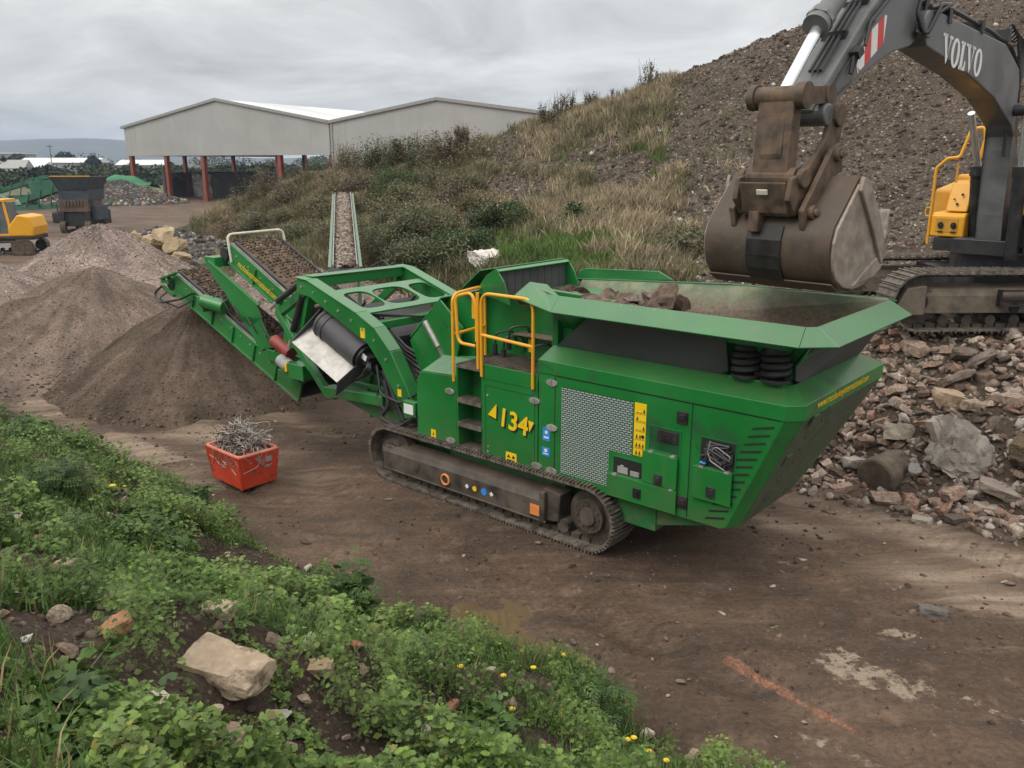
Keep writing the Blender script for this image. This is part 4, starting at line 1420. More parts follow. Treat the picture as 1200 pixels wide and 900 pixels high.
    mx = mixc(t, mrange(t, zz, 2.64, 2.95, 1.0, 0.22), src, dirt.outputs[0])
    t.links.new(mx.outputs[0], b.inputs['Base Color'])
    m.build('hopper_lining', inner, P, bevel=0.004)
    m = MB()
    m.plate([(-2.05, 2.40, 2.80), (-2.05, 2.40, 2.945), (-1.92, 2.40, 3.0), (-0.72, 2.44, 3.05), (-0.50, 2.44, 2.95)], 0.025)
    m.plate([(-2.1, 2.34, 2.84), (0.4, 2.34, 2.985), (0.4, 2.48, 2.95), (-2.1, 2.48, 2.80)], 0.02)
    m.plate([(0.4, 2.34, 2.985), pts_i[4], (2.40, 2.47, 2.96), (0.4, 2.48, 2.95)], 0.02)
    m.box(-2.62, -2.1, 2.2, 2.32, 2.55, 2.80)
    m.build('hopper_side_board', M_GREEN_D, P, bevel=0.006)
    # dark underside and frame of the hopper
    m = MB()
    m.plate([(-1.26, 0.285, 3.03), (-0.60, -0.015, 2.96), (-0.72, 0.60, 2.40), (-1.15, 0.66, 2.70)], 0.02)
    m.plate([(-0.60, -0.02, 2.96), (2.3, -0.02, 2.96), (1.75, 0.685, 2.24), (-0.72, 0.685, 2.24)], 0.02)
    m.plate([(-0.9, 0.22, 2.82), (2.30, 0.22, 2.82), (1.9, 0.66, 2.34), (-0.9, 0.66, 2.30)], 0.02)
    m.plate([(2.36, 0.1, 2.85), (2.36, 2.3, 2.85), (1.95, 1.95, 2.34), (1.95, 0.6, 2.34)], 0.02)
    m.bar((-0.6, 0.10, 2.83), (2.2, 0.10, 2.83), 0.08, 0.10)
    m.bar((2.40, 0.12, 2.84), (2.40, 2.3, 2.84), 0.08, 0.10)
    m.box(1.44, 2.10, 0.12, 0.42, 2.73, 2.80)
    m.build('hopper_frame', M_GREEN, P, bevel=0.006)
    m = MB(); rr2 = random.Random(4)
    for k in range(34):
        t_ = rr2.random(); x = -0.4 + 2.6 * t_
        z0_ = 2.85 + .15 * rr2.random() ** .6; w_ = rr2.uniform(.012, .05); h_ = rr2.uniform(.02, .08)
        if not (.15 < x < 1.35): continue
        yy_ = -0.23 + (z0_ - 2.85) / .15 * .245
        m.add([(x, yy_ - .013, z0_), (x + w_, yy_ - .013, z0_ + .004), (x + w_ * .8, yy_ - .013 - h_ * .85, z0_ - h_ * .52), (x + w_ * .2, yy_ - .013 - h_ * .85, z0_ - h_ * .52)], [(0, 1, 2, 3)]) if z0_ - h_ * .52 > 2.856 else None
    m.build('mud_splashes', pmat('dried_mud', (.30, .21, .14), (.40, .30, .21), 12, .9), hop) if m.v else None
    # rubber skirts
    m = MB()
    def skirt(bl, br, tr, tl):
        m.plate([bl, br, tr, tl], 0.012)
    m.plate([(-0.82, 0.285, 2.345), (1.36, 0.285, 2.345), (1.44, 0.275, 2.40), (1.48, 0.07, 2.82), (-0.18, 0.07, 2.82)], 0.012)
    m.plate([(2.10, 0.42, 2.37), (2.13, 0.50, 2.35), (2.13, 2.20, 2.35), (2.40, 2.25, 2.84), (2.40, 0.22, 2.84), (2.10, 0.40, 2.55)], 0.012)
    m.build('rubber_skirt', M_RUBBER, P, bevel=0.003)
    for x in (1.62, 1.94):
        pts = []
        for k in range(4 * 14):
            a = 2 * math.pi * k / 14
            pts.append((x + 0.125 * math.cos(a), 0.30 + 0.125 * math.sin(a), 2.40 + 0.30 * k / (4 * 14)))
        MB().tube(pts, 0.032, 8).build('coil_spring', M_BLACK, P, smooth=True)
        for z_ in (2.36, 2.70): MB().cyl((x, 0.30, z_), (x, 0.30, z_ + .035), 0.15, n=18).build('spring_seat', M_BLACK, P, bevel=0.005)
    m = MB(); m.box(1.46, 2.06, 0.24, 0.46, 2.30, 2.356); m.box(1.44, 2.1, 0.47, 0.50, 2.36, 2.75); m.build('spring_bracket', M_GREEN, P, bevel=0.006)
    return root


CR = build_crusher()
# ------------------------------------------------------------------ crusher: discharge conveyors, gantry and magnet
def stones_on(m_v, rs, n, fx, size, cols):
    """small stones carried by a belt: fx maps (a, b) in 0..1 to a point"""
    pts = np.array([fx(a, b) for a, b in rs.random((n, 2))])
    V, T = scatter(TETRA, pts, rot_mats(n, rs, 1.5), rs.uniform(0.6, 1.4, n) * size)
    c = np.array(cols)[rs.integers(0, len(cols), n)] * rs.uniform(0.7, 1.25, (n, 1))
    return V, T, np.repeat(c, len(TETRA[0]), 0)


def ico(sub=1):
    p = (1 + 5 ** .5) / 2
    v = [(-1, p, 0), (1, p, 0), (-1, -p, 0), (1, -p, 0), (0, -1, p), (0, 1, p), (0, -1, -p), (0, 1, -p), (p, 0, -1), (p, 0, 1), (-p, 0, -1), (-p, 0, 1)]
    f = [(0, 11, 5), (0, 5, 1), (0, 1, 7), (0, 7, 10), (0, 10, 11), (1, 5, 9), (5, 11, 4), (11, 10, 2), (10, 7, 6), (7, 1, 8), (3, 9, 4), (3, 4, 2), (3, 2, 6), (3, 6, 8), (3, 8, 9), (4, 9, 5), (2, 4, 11), (6, 2, 10), (8, 6, 7), (9, 8, 1)]
    v = [np.array(q, float) / np.linalg.norm(q) for q in v]
    for _ in range(sub):
        cache = {}; nf = []
        def mid(a, b):
            k = (min(a, b), max(a, b))
            if k not in cache:
                q = v[a] + v[b]; v.append(q / np.linalg.norm(q)); cache[k] = len(v) - 1
            return cache[k]
        for a, b, c in f:
            x, y, z = mid(a, b), mid(b, c), mid(c, a)
            nf += [(a, x, z), (b, y, x), (c, z, y), (x, y, z)]
        f = nf
    return np.array(v), np.array(f)


def rock_arrays(seed, sub=2, planes=9, cut=(0.45, 0.85), rough=0.06):
    rs = np.random.default_rng(seed)
    V, T = ico(sub)
    V = V * 1.15
    for _ in range(planes):
        n = rs.normal(size=3); n /= np.linalg.norm(n)
        d = rs.uniform(*cut)
        over = np.maximum(0, V @ n - d)
        V = V - over[:, None] * n * 0.96
    V = V * (1 + rs.normal(size=(len(V), 1)) * rough * 0.5)
    V += (vnoise(V[:, 0] * 2.5 + seed, V[:, 1] * 2.5 + V[:, 2] * 1.7, seed)[:, None] - .5) * rough * V
    return V, T


TETRA = rock_arrays(3, 0, 3, (0.5, 0.8), 0.2)
ROCK1 = [rock_arrays(20 + i, 1, 7, (0.4, 0.8), 0.08) for i in range(6)]


def mat_vcol(name, rough=0.9, bump=0.0, bscale=30, var=0.35, vscale=14, spec=0.2):
    m, t, b = mat_base(name)
    a = attr_col(t)
    tc = N(t, 'ShaderNodeTexCoord')
    n = noise(t, tc.outputs['Object'], vscale, 6, 0.6)
    sp = mrange(t, n.outputs['Fac'], 0.3, 0.7, 1 - var, 1 + var)
    cm = N(t, 'ShaderNodeCombineXYZ')
    for i in range(3): t.links.new(sp, cm.inputs[i])
    c = mixc(t, 1.0, a.outputs['Color'], cm.outputs[0], 'MULTIPLY')
    t.links.new(c.outputs[0], b.inputs['Base Color'])
    b.inputs['Roughness'].default_value = rough; b.inputs['Specular IOR Level'].default_value = spec
    if bump:
        nb = noise(t, tc.outputs['Object'], bscale, 5, 0.65)
        add_bump(t, b, nb.outputs['Fac'], bump, 0.02)
    return m


M_STONE_V = mat_vcol('mixed_stone', 0.9, 0.4, 40)
M_FINES = pmat('brown_crushed_fines', (0.075, 0.052, 0.036), (0.12, 0.084, 0.06), 30, 0.95, 0.03, bump=0.8, bscale=70, bdist=0.03, p0=0.4, p1=0.62, spec=0.1)
FINE_COLS = [(0.07, 0.05, 0.035), (0.12, 0.085, 0.06), (0.19, 0.14, 0.105), (0.095, 0.068, 0.05)]
PALE_COLS = [(0.20, 0.155, 0.12), (0.30, 0.245, 0.20), (0.14, 0.105, 0.08), (0.36, 0.31, 0.26)]


def build_rear():
    P = CR
    rs = np.random.default_rng(5)

    def conveyor(x0, z0, x1, z1, y0, y1, depth, name, load, skirt=True, curve=0.25):
        """belt conveyor from the tail (x0,z0) up to the head (x1,z1)"""
        d = Vector((x1 - x0, 0, z1 - z0)); Lg = d.length; d.normalize(); n = Vector((-d.z, 0, d.x)); n = n if n.z > 0 else -n
        a, b = Vector((x0, 0, z0)), Vector((x1, 0, z1))
        dn = d + Vector((-0.35, 0, -0.25))                        # the head droops a little
        head = b + Vector((-curve * 0.9, 0, -0.03))
        for y in (y0, y1):
            m = MB()
            m.prism([(p.x, p.z) for p in (a - n * depth, b - n * depth, head - n * depth * .9, head + n * 0.0, b + n * 0.02, a + n * 0.02)], y - 0.02, y + 0.02, 'y')
            m.bar(a + n * 0.03 + Vector((0, y, 0)), b + n * 0.03 + Vector((0, y, 0)), 0.07, 0.03, n)
            m.bar(a - n * depth + Vector((0, y, 0)), b - n * depth + Vector((0, y, 0)), 0.09, 0.03, n)
            for k in range(1, 6):
                q = a.lerp(b, k / 6) + Vector((0, y + (-0.03 if y == y0 else .03), 0))
                m.bar(q - n * (depth - .02), q, 0.05, 0.02, d)
            side = m.build(name + '_side', M_GREEN, P, bevel=0.006)
            if y == y0:
                k = MB(); k.bar(a.lerp(b, .25) + n * 0.06 + Vector((0, y - 0.012, 0)), b + n * 0.06 + Vector((0, y - 0.012, 0)), 0.012, 0.05, n)
                k.build('bright_skirt_edge', M_STEEL, side)
            # rubber skirt inside
            k = MB(); k.bar(a + n * 0.05 + Vector((0, y + (0.05 if y == y0 else -0.05), 0)), b + n * 0.05 + Vector((0, y + (0.05 if y == y0 else -0.05), 0)), 0.02, 0.12, n)
            k.build('skirt_rubber', M_RUBBER, side)
        # belt loop
        pts = []
        r = 0.16
        for k in range(9):
            t = math.pi * k / 8
            pts.append(head + n * (-0.12 + r * math.cos(t)) + d * (r * math.sin(t)))
        loop = [a + n * 0.04, b + n * 0.04] + pts + [b - n * 0.28, a - n * 0.28]
        mb = MB(); mb.strip([(p.x, y0 + 0.04, p.z) for p in loop], (0, y1 - y0 - 0.08, 0), 0.012)
        belt = mb.build('belt', M_RUBBER, P, smooth=True)
        MB().cyl((head.x, y0 - 0.05, head.z - 0.12), (head.x, y1 + 0.05, head.z - 0.12), 0.13, n=20).build('head_drum', M_BLACK, P, smooth=True)
        rl = MB()
        for k in range(1, 9):
            q = a.lerp(b, k / 9)
            rl.cyl((q.x, y0 + 0.05, q.z - 0.33), (q.x, y1 - 0.05, q.z - 0.33), 0.05, n=10)
        rl.build('return_rollers', M_BLACK, P, smooth=True)
        if load:
            # heaped material: a ridged strip plus loose stones
            na, nb = 60, 14
            A, B = np.meshgrid(np.linspace(0, 1, na), np.linspace(0, 1, nb))
            pa = np.array(a); pb = np.array(b + d * .10); nn = np.array(n)
            prof = np.sin(np.pi * np.clip(B, 0, 1)) ** 0.7
            hh = load * prof * (0.85 + 0.5 * (fbm(A * 14, B * 4, 9, 3) - .5)) * np.clip((1.02 - A) * 9, 0.15, 1)
            Pn = pa + (pb - pa) * A[..., None] + nn * (0.055 + hh)[..., None]
            Pn[..., 1] = y0 + 0.08 + (y1 - y0 - 0.16) * B
            i = np.arange(nb - 1)[:, None] * na + np.arange(na - 1)[None, :]
            T = np.stack([i, i + 1, i + na + 1, i + na], -1).reshape(-1, 4)
            V1, T1 = Pn.reshape(-1, 3), np.concatenate([T[:, [0, 1, 2]], T[:, [0, 2, 3]]])
            C1 = np.tile(np.array([0.115, 0.080, 0.056]), (len(V1), 1))
            def fx(u, v):
                iu, iv = min(na - 1, int(u * na)), min(nb - 1, int(v * nb)); return Pn[iv, iu] + np.array([0, 0, 0.01])
            V2, T2, C2 = stones_on(None, rs, 1600, fx, 0.022, FINE_COLS)
            V, T, C = join_np([(V1, T1, C1), (V2, T2, C2)])
            np_mesh('carried_stone', V, T, M_STONE_V, P, C)
        return a, b, d, n

    # upper (main) conveyor and the lower fines conveyor beside it
    a, b, d, n = conveyor(-4.1, 0.86, -8.72, 3.00, 0.78, 1.86, 0.32, 'main_conveyor', 0.13)
    text_mesh('mccloskeyinternational.com', 'web_address', M_YSTICK, P, tuple(a.lerp(b, .935) + Vector((0, 0.72, 0)) - n * 0.20), tuple(-d), tuple(n), 0.17, 0.001, 0.2, width=1.25)
    conveyor(-6.6, 0.78, -10.55, 2.32, 0.62, 1.42, 0.34, 'fines_conveyor', 0.10)
    # outer plate between the two conveyors
    m = MB()
    ya = 0.56
    m.plate([(-9.30, ya, 2.70), (-9.18, ya, 2.72), (-7.72, ya, 2.05), (-7.58, ya, 1.84), (-7.98, ya, 1.62), (-8.35, ya, 1.80), (-8.72, ya, 2.18), (-9.02, ya, 2.38)], 0.02)
    m.bar((-9.2, ya, 2.73), (-7.65, ya, 2.06), 0.06, 0.03, (0.4, 0, .9))
    m.plate([(-8.25, ya, 1.80), (-7.62, ya, 1.84), (-7.3, ya, 1.35), (-7.7, ya, 1.25)], 0.02)
    m.bar((-9.25, ya, 2.70), (-9.25, 1.9, 2.70), 0.10, 0.10)
    m.box(-9.35, -9.0, ya, 0.95, 2.62, 2.80)
    m.build('transfer_plate', M_GREEN, P, bevel=0.005)
    m = MB()
    m.cyl((-9.30, ya - 0.12, 1.98), (-8.80, ya + 0.02, 1.90), 0.13, n=18); m.box(-9.45, -9.25, ya - .18, ya + .02, 1.78, 2.06)
    m.build('gearbox', M_GREEN, P, bevel=0.006, smooth=True)
    m = MB()
    m.cyl((-7.10, ya - .1, 1.52), (-6.62, ya - .1, 1.36), 0.11, n=18)
    m.build('motor', pmat('dull_red_motor', (0.20, 0.025, 0.018), (0.28, 0.04, 0.03), 6, 0.5, dust=DUST, dust_amt=.3), P, smooth=True)
    m = MB(); m.cyl((-6.80, ya - .2, 1.24), (-6.55, ya - .2, 1.16), 0.115, n=18); m.build('motor_end', M_GREY, P, smooth=True)
    MB().box(-6.54, -6.49, ya - .31, ya - .2, 1.10, 1.24).build('sticker', M_YSTICK, P)
    m = MB(); m.box(-6.46, -6.05, ya - .3, ya + .1, 1.0, 1.26); m.box(-6.9, -6.3, ya - .22, ya - .16, 0.92, 1.06); m.box(-7.5, -6.2, ya - .02, ya + .02, 1.1, 1.3); m.build('pump_block', M_GREEN, P, bevel=0.01)
    # tail plates near the head of the fines conveyor
    m = MB(); m.box(-11.0, -10.7, 0.5, 1.5, 2.16, 2.24); m.bar((-10.95, .5, 2.25), (-10.3, .5, 2.43), .1, .04); m.bar((-10.95, .5, 2.1), (-10.5, .5, 1.95), .06, .06); m.build('head_guard', M_GREEN, P, bevel=0.006)
    m = MB(); m.tube(fillet([(-10.9, .45, 2.1), (-11.15, .4, 1.95), (-10.9, .4, 1.78), (-10.3, .5, 1.9), (-9.9, .55, 2.05)], .15, 5), 0.022, 6); m.tube(fillet([(-10.9, .6, 2.0), (-11.0, .4, 1.85), (-10.4, .5, 1.72), (-9.8, .55, 1.95)], .15, 5), 0.016, 6)
    m.build('hoses', M_BLACK, P, smooth=True)
    # cream hoop guard over the head
    MB().tube(fillet([(-8.72, 0.74, 2.72), (-8.80, 0.74, 3.22), (-8.86, 1.98, 3.24), (-8.78, 1.98, 2.80)], 0.12, 6), 0.024, 8).build('head_hoop', M_CREAM, P, smooth=True)

    # gantry: two bent beams, cross beams and an oval-holed plate
    def beam(y, pts, w=0.14, h=0.20):
        m = MB()
        for p, q in zip(pts, pts[1:]):
            m.bar((p[0], y, p[1]), (q[0], y, q[1]), w, h, (0.2, 0, 1))
        for p in pts[1:-1]: m.cyl((p[0], y - w / 2, p[1]), (p[0], y + w / 2, p[1]), h * 0.5, n=16)
        return m
    gp = [(-5.78, 2.62), (-4.42, 2.18), (-4.02, 1.98), (-3.42, 1.25), (-3.35, 1.0)]
    def arch(y):
        top = [(-5.92, 2.74), (-5.62, 2.72), (-4.45, 2.34), (-4.05, 2.16), (-3.72, 1.86), (-3.26, 1.16), (-3.2, 0.95)]
        bot = [(-5.95, 2.50), (-5.62, 2.46), (-4.62, 2.05), (-4.25, 1.90), (-3.98, 1.62), (-3.56, 1.05), (-3.5, 0.9)]
        m = MB(); m.prism(top + bot[::-1], y - 0.07, y + 0.07, 'y')
        for i in range(len(top) - 1):
            p, q = top[i], top[i + 1]
            m.bar((p[0], y, p[1] + .008), (q[0], y, q[1] + .008), 0.22, 0.02, (0.3, 0, 1))
        return m
    g1 = arch(0.24).build('gantry_beam', M_GREEN, P, bevel=0.012)
    MB().box(-4.40, -4.30, 0.163, 0.175, 1.98, 2.13).build('sticker', M_YSTICK, g1); MB().box(-3.62, -3.54, 0.163, 0.175, 1.22, 1.33).build('sticker', M_YSTICK, g1)
    arch(2.30).build('gantry_beam', M_GREEN, P, bevel=0.012)
    m = MB()
    m.bar((-5.80, 0.3, 2.66), (-5.80, 2.25, 2.66), 0.20, 0.16); m.bar((-5.80, .3, 2.76), (-5.80, 2.25, 2.74), 0.26, 0.02)
    m.bar((-4.30, 0.3, 2.14), (-4.30, 2.25, 2.14), 0.14, 0.12)
    m.build('cross_beam', M_GREEN, P, bevel=0.01)
    # plate with three oval holes, built as a grid of strips around the holes
    m = MB()
    def pl(x, y):  # point on the gantry top plane
        k = (x + 5.62) / (5.62 - 4.45)
        return Vector((x, y, 2.68 - 0.36 * k))
    X0, X1 = -5.25, -4.42
    holes = [(0.62, 0.26), (1.27, 0.36), (1.95, 0.24)]
    ys = [0.30] + [q for c, w in holes for q in (c - w, c + w)] + [2.24]
    for k in range(0, len(ys) - 1, 2):
        m.plate([pl(X0, ys[k]), pl(X1, ys[k]), pl(X1, ys[k + 1]), pl(X0, ys[k + 1])], 0.03)
    for c, w in holes:
        e = []
        xm, xr = (X0 + X1) / 2, (X1 - X0) / 2 - 0.13
        for s in (-1, 1):
            arcs = []
            for j in range(13):
                t = math.pi * j / 12
                cx, sx = math.cos(t), math.sin(t)
                arcs.append((c - w * math.copysign(abs(cx) ** 0.6, cx), xm + s * xr * sx ** 0.6))
            edge = X1 if s > 0 else X0
            for (ya_, xa), (yb, xb) in zip(arcs, arcs[1:]):
                m.plate([pl(xa, ya_), pl(xb, yb), pl(edge, yb), pl(edge, ya_)], 0.03)
    m.build('gantry_plate', M_GREEN, P, bevel=0.0)
    # legs and jacks under the gantry knee
    m = MB()
    m.bar((-5.85, 0.30, 2.52), (-6.72, 0.34, 2.06), 0.12, 0.14); m.bar((-5.80, 0.34, 2.5), (-6.2, 0.42, 1.75), 0.14, 0.16); m.build('gantry_leg', M_GREEN, P, bevel=0.01); MB().bar((-5.80, 2.24, 2.5), (-6.5, 2.1, 1.9), 0.12, 0.14).build('gantry_leg', M_GREEN, P, bevel=0.01); m = MB()
    m.bar((-6.72, 0.32, 2.10), (-5.75, 0.22, 1.30), 0.10, 0.13); m.bar((-5.75, 0.22, 1.32), (-5.35, 0.2, 0.98), 0.10, 0.12)
    m.plate([(-6.75, .5, 2.0), (-6.0, .5, 1.62), (-6.0, .5, 1.3), (-6.9, .5, 1.5)], 0.03)
    m.build('gantry_leg', M_GREEN, P, bevel=0.01)
    m = MB()
    m.cyl((-5.95, 0.28, 2.45), (-6.35, 0.30, 1.72), 0.055, n=14); m.cyl((-5.9, 0.24, 2.66), (-6.62, 0.26, 2.28), 0.05, n=12)
    m.build('jack_barrel', M_BLACK, P, smooth=True)
    m = MB(); m.cyl((-6.35, 0.30, 1.72), (-6.48, 0.31, 1.48), 0.03, n=12); m.cyl((-6.62, .26, 2.28), (-6.9, .3, 2.12), .03, n=10); m.build('jack_rod', M_CHROME, P, smooth=True)
    m = MB(); rr3 = random.Random(9)
    for k in range(9):
        y = .34 + .04 * k
        m.tube(fillet([(-3.3, y, 1.25 + .05 * k), (-3.9, y - .05, 1.6 + .03 * k), (-4.5, .36 + .03 * k, 1.9 + .04 * k), (-5.5, .34 + .02 * k, 2.3 + .03 * k), (-5.95, .42, 2.2 - .05 * k), (-6.5, .5, 1.85 - .04 * k), (-7.2, .54, 1.55 - .03 * k)], .2, 4), .013 + .004 * (k % 3), 6)
    for k in range(6):
        x = -6.9 - .42 * k
        m.tube(fillet([(x, .53, 1.25 + .30 * k * .5), (x - .12, .5, 1.42 + .15 * k), (x - .35, .56, 1.5 + .16 * k)], .1, 4), .014, 6)
    m.box(-6.2, -5.7, .5, .62, 1.2, 1.5); m.box(-7.9, -7.5, .6, .7, 1.25, 1.5); m.cyl((-6.3, .46, 1.75), (-5.9, .46, 1.6), .07)
    m.build('hoses', M_BLACK, P, smooth=True)
    m = MB()
    for y, xs_ in ((.165, (-5.8, -5.5, -5.2, -4.9, -4.6, -4.35, -4.1, -3.85, -3.6)),):
        for x in xs_:
            z = np.interp(x, [-5.9, -5.6, -4.55, -4.15, -3.85, -3.4], [2.62, 2.58, 2.2, 2.03, 1.73, 1.1])
            m.cyl((x, y - .012, z), (x, y + .01, z), .022, n=6)
    for k in range(12):
        q = Vector((-4.6 - .36 * k, .74, 1.0 + .167 * k)); m.cyl(q, q + Vector((0, .03, 0)), .018, n=6)
        q = Vector((-6.9 - .3 * k, .59, .82 + .117 * k)); m.cyl(q, q + Vector((0, .03, 0)), .018, n=6)
    m.build('bolts', M_STEEL, P)
    # lower stays and tail plate
    m = MB()
    m.bar((-5.40, 0.22, 0.98), (-4.0, 0.26, 1.06), 0.14, 0.16); m.bar((-5.0, .4, 1.14), (-4.2, .42, 1.16), .06, .08)
    m.build('stay_bar', M_GREEN, P, bevel=0.012)
    m = MB()
    m.prism([(-5.55, 0.95), (-4.0, 1.0), (-3.0, 1.1), (-3.0, 0.72), (-3.9, 0.62), (-4.25, 0.66)], 0.40, 0.44, 'y')
    m.prism([(-5.55, 0.95), (-4.0, 1.0), (-3.0, 1.1), (-3.0, 0.72), (-3.9, 0.62), (-4.25, 0.66)], 1.95, 1.99, 'y')
    m.plate([(-5.55, .4, .93), (-4.25, .4, .65), (-4.25, 1.99, .65), (-5.55, 1.99, .93)], 0.03)
    m.box(-5.55, -5.3, .3, .5, .82, 1.0)
    m.build('tail_plate', M_GREEN_D, P, bevel=0.006)
    m = MB()
    m.tube(fillet([(-3.9, .15, 1.42), (-3.75, .12, 1.05), (-3.95, .08, .86), (-3.5, .05, .80), (-3.2, .1, 1.0), (-3.1, .2, 1.2)], .2, 6), 0.034, 8)
    m.tube(fillet([(-4.1, .2, 1.6), (-3.95, .12, 1.2), (-3.5, .1, 1.15), (-3.2, .2, 1.35)], .15, 6), 0.02, 8)
    m.tube(fillet([(-4.0, .25, 1.5), (-4.15, .2, 1.1), (-3.9, .15, .95), (-3.5, .2, 1.1)], .15, 6), 0.016, 8)
    m.cyl((-3.95, .2, 1.55), (-3.55, .2, 0.85), .045)
    m.build('hoses', M_BLACK, P, smooth=True)
    m = MB(); m.box(-3.36, -3.10, 0.02, 0.12, 1.02, 1.24); m.build('junction_box', M_GREEN, P, bevel=0.01)
    MB().box(-3.33, -3.14, 0.014, 0.022, 1.06, 1.20).build('white_plate', M_WHITE, P)
    # overband magnet lying across the belt, with a bright chute on the near side
    dv = Vector((0.918, 0, -0.396)); nv = Vector((0.396, 0, 0.918))
    c0 = Vector((-4.95, 0, 1.86))
    def mp(al, y, h): return c0 + dv * al + nv * h + Vector((0, y, 0))
    m = MB()
    loop = []
    for k in range(13):
        t = math.pi / 2 + math.pi * k / 12
        loop.append((0.30 + 0.22 * math.cos(t), 0.22 * math.sin(t)))
    for k in range(13):
        t = -math.pi / 2 + math.pi * k / 12
        loop.append((2.10 + 0.22 * math.cos(t), 0.22 * math.sin(t)))
    loop.append(loop[0])
    m.strip([mp(-0.50, y, h) for y, h in loop], dv * 1.0, 0.014)
    for al in (-0.50, -0.36):
        m.strip([mp(al, 0.30 + (y - .30) * 1.06, h * 1.08) for y, h in loop[:13]], dv * 0.05, 0.012)
    mg = m.build('magnet_belt', M_RUBBER, P, smooth=True)
    m = MB()
    for s in (-0.53, 0.50):
        m.obox(mp(s + .015, 1.2, 0), (0, 1, 0), 1.9, 0.03, 0.32, nv)
    for y in (0.30, 2.10): m.cyl(mp(-0.55, y, 0), mp(0.55, y, 0), 0.19, n=22)
    m.build('magnet_frame', M_BLACK, P, smooth=True)
    m = MB()
    m.cyl(mp(0.50, 0.30, 0), mp(0.66, 0.30, 0), 0.10, n=18); m.obox(mp(.64, .3, 0.02), (0, 1, 0), .2, .12, .16, nv)
    for k in range(4): m.tube(fillet([mp(.6, .3, .05), mp(.75 + .03 * k, .15, .0), mp(.72, .1 + .05 * k, -.2), mp(.5, .15, -.45)], .1, 5), 0.014, 6)
    m.build('magnet_motor', M_BLACK, P, smooth=True)
    MB().obox(mp(.60, .20, .06), (0, 1, 0), .02, .10, .08, nv).build('white_plate', M_WHITE, P)
    m = MB()
    a0, a1 = -0.62, 0.50
    q = [(0.26, -0.30), (0.18, -0.14), (-0.20, -0.32)]
    m.plate([mp(a0 - .05, 0.28, -0.08), mp(a1, 0.28, -0.08), mp(a1 + 0.03, -0.16, -0.36), mp(a0 - .02, -0.16, -0.36)], 0.012)
    m.build('chute_plate', M_STEEL, P, bevel=0.003)
    m = MB()
    m.plate([mp(a0 - .07, 0.30, 0.15), mp(a0 - .07, 0.32, -0.10), mp(a0 - .03, -0.16, -0.36), mp(a0 - .03, -0.12, -0.28)], 0.012)
    m.build('chute_cheek', M_RUBBER, P)
    m = MB()
    m.plate([mp(a1 + .02, 0.30, 0.0), mp(a1 + .02, 0.32, -0.34), mp(a1 + .05, -0.14, -0.60), mp(a1 + .05, -0.17, -0.34)], 0.012)
    m.build('chute_cheek', M_RUBBER, P)
    m = MB()
    m.bar(mp(-.3, .7, .2), Vector((-4.9, .7, 2.4)), .03, .03); m.bar(mp(.3, .7, .2), Vector((-4.5, .7, 2.2)), .03, .03); m.bar(mp(-.3, 1.8, .2), Vector((-4.9, 1.8, 2.4)), .03, .03); m.bar(mp(.3, 1.8, .2), Vector((-4.5, 1.8, 2.2)), .03, .03)
    m.box(-4.05, -3.8, 1.35, 1.7, 1.9, 2.25); m.bar((-4.7, .28, 2.28), (-3.95, 1.5, 2.15), .03, .04)
    m.build('magnet_hanger', M_BLACK, P)


build_rear()

# ------------------------------------------------------------------ rocks
def mat_rock(name, cols, bump=0.5, sc=6.0):
    m, t, b = mat_base(name)
    oi = N(t, 'ShaderNodeObjectInfo')
    cr = N(t, 'ShaderNodeValToRGB'); t.links.new(oi.outputs['Random'], cr.inputs[0])
    cr.color_ramp.interpolation = 'CONSTANT'
    els = cr.color_ramp.elements
    while len(els) < len(cols): els.new(0.5)
    for i, c in enumerate(cols):
        els[i].position = i / len(cols); els[i].color = (*c, 1)
    tc = N(t, 'ShaderNodeTexCoord')
    n1 = noise(t, tc.outputs['Object'], sc, 8, 0.65)
    n2 = noise(t, tc.outputs['Object'], sc * 5, 6, 0.7)
    f = mrange(t, n1.outputs['Fac'], 0.3, 0.7, 0.6, 1.35)
    cm = N(t, 'ShaderNodeCombineXYZ')
    for i in range(3): t.links.new(f, cm.inputs[i])
    c = mixc(t, 1.0, cr.outputs[0], cm.outputs[0], 'MULTIPLY')
    d = mixc(t, mrange(t, n2.outputs['Fac'], 0.5, 0.7, 0, 0.5), c.outputs[0], (0.075, 0.055, 0.042))
    t.links.new(d.outputs[0], b.inputs['Base Color'])
    b.inputs['Roughness'].default_value = 0.92; b.inputs['Specular IOR Level'].default_value = 0.2
    h = mth(t, 'ADD', mth(t, 'MULTIPLY', n1.outputs['Fac'], 1.0), mth(t, 'MULTIPLY', n2.outputs['Fac'], 0.4))
    add_bump(t, b, h, bump, 0.04)
    return m


M_ROCKS = mat_rock('rubble_stone', [(0.260, 0.186, 0.141), (0.339, 0.254, 0.192), (0.475, 0.379, 0.299), (0.158, 0.106, 0.079), (0.328, 0.198, 0.147), (0.497, 0.390, 0.311), (0.237, 0.164, 0.124), (0.339, 0.266, 0.215), (0.384, 0.266, 0.203), (0.181, 0.127, 0.096)])


def rock_mesh(name, seed, dims, sub=2, planes=10, cut=(0.4, 0.8), rough=0.08, flat=True):
    V, T = rock_arrays(seed, sub, planes, cut, rough)
    V = V / np.abs(V).max(0) * np.array(dims) / 2
    me = bpy.data.meshes.new(name)
    me.from_pydata([tuple(v) for v in V], [], [tuple(f) for f in T])
    me.update()
    if not flat: me.shade_smooth(); me.set_sharp_from_angle(angle=math.radians(30))
    return me


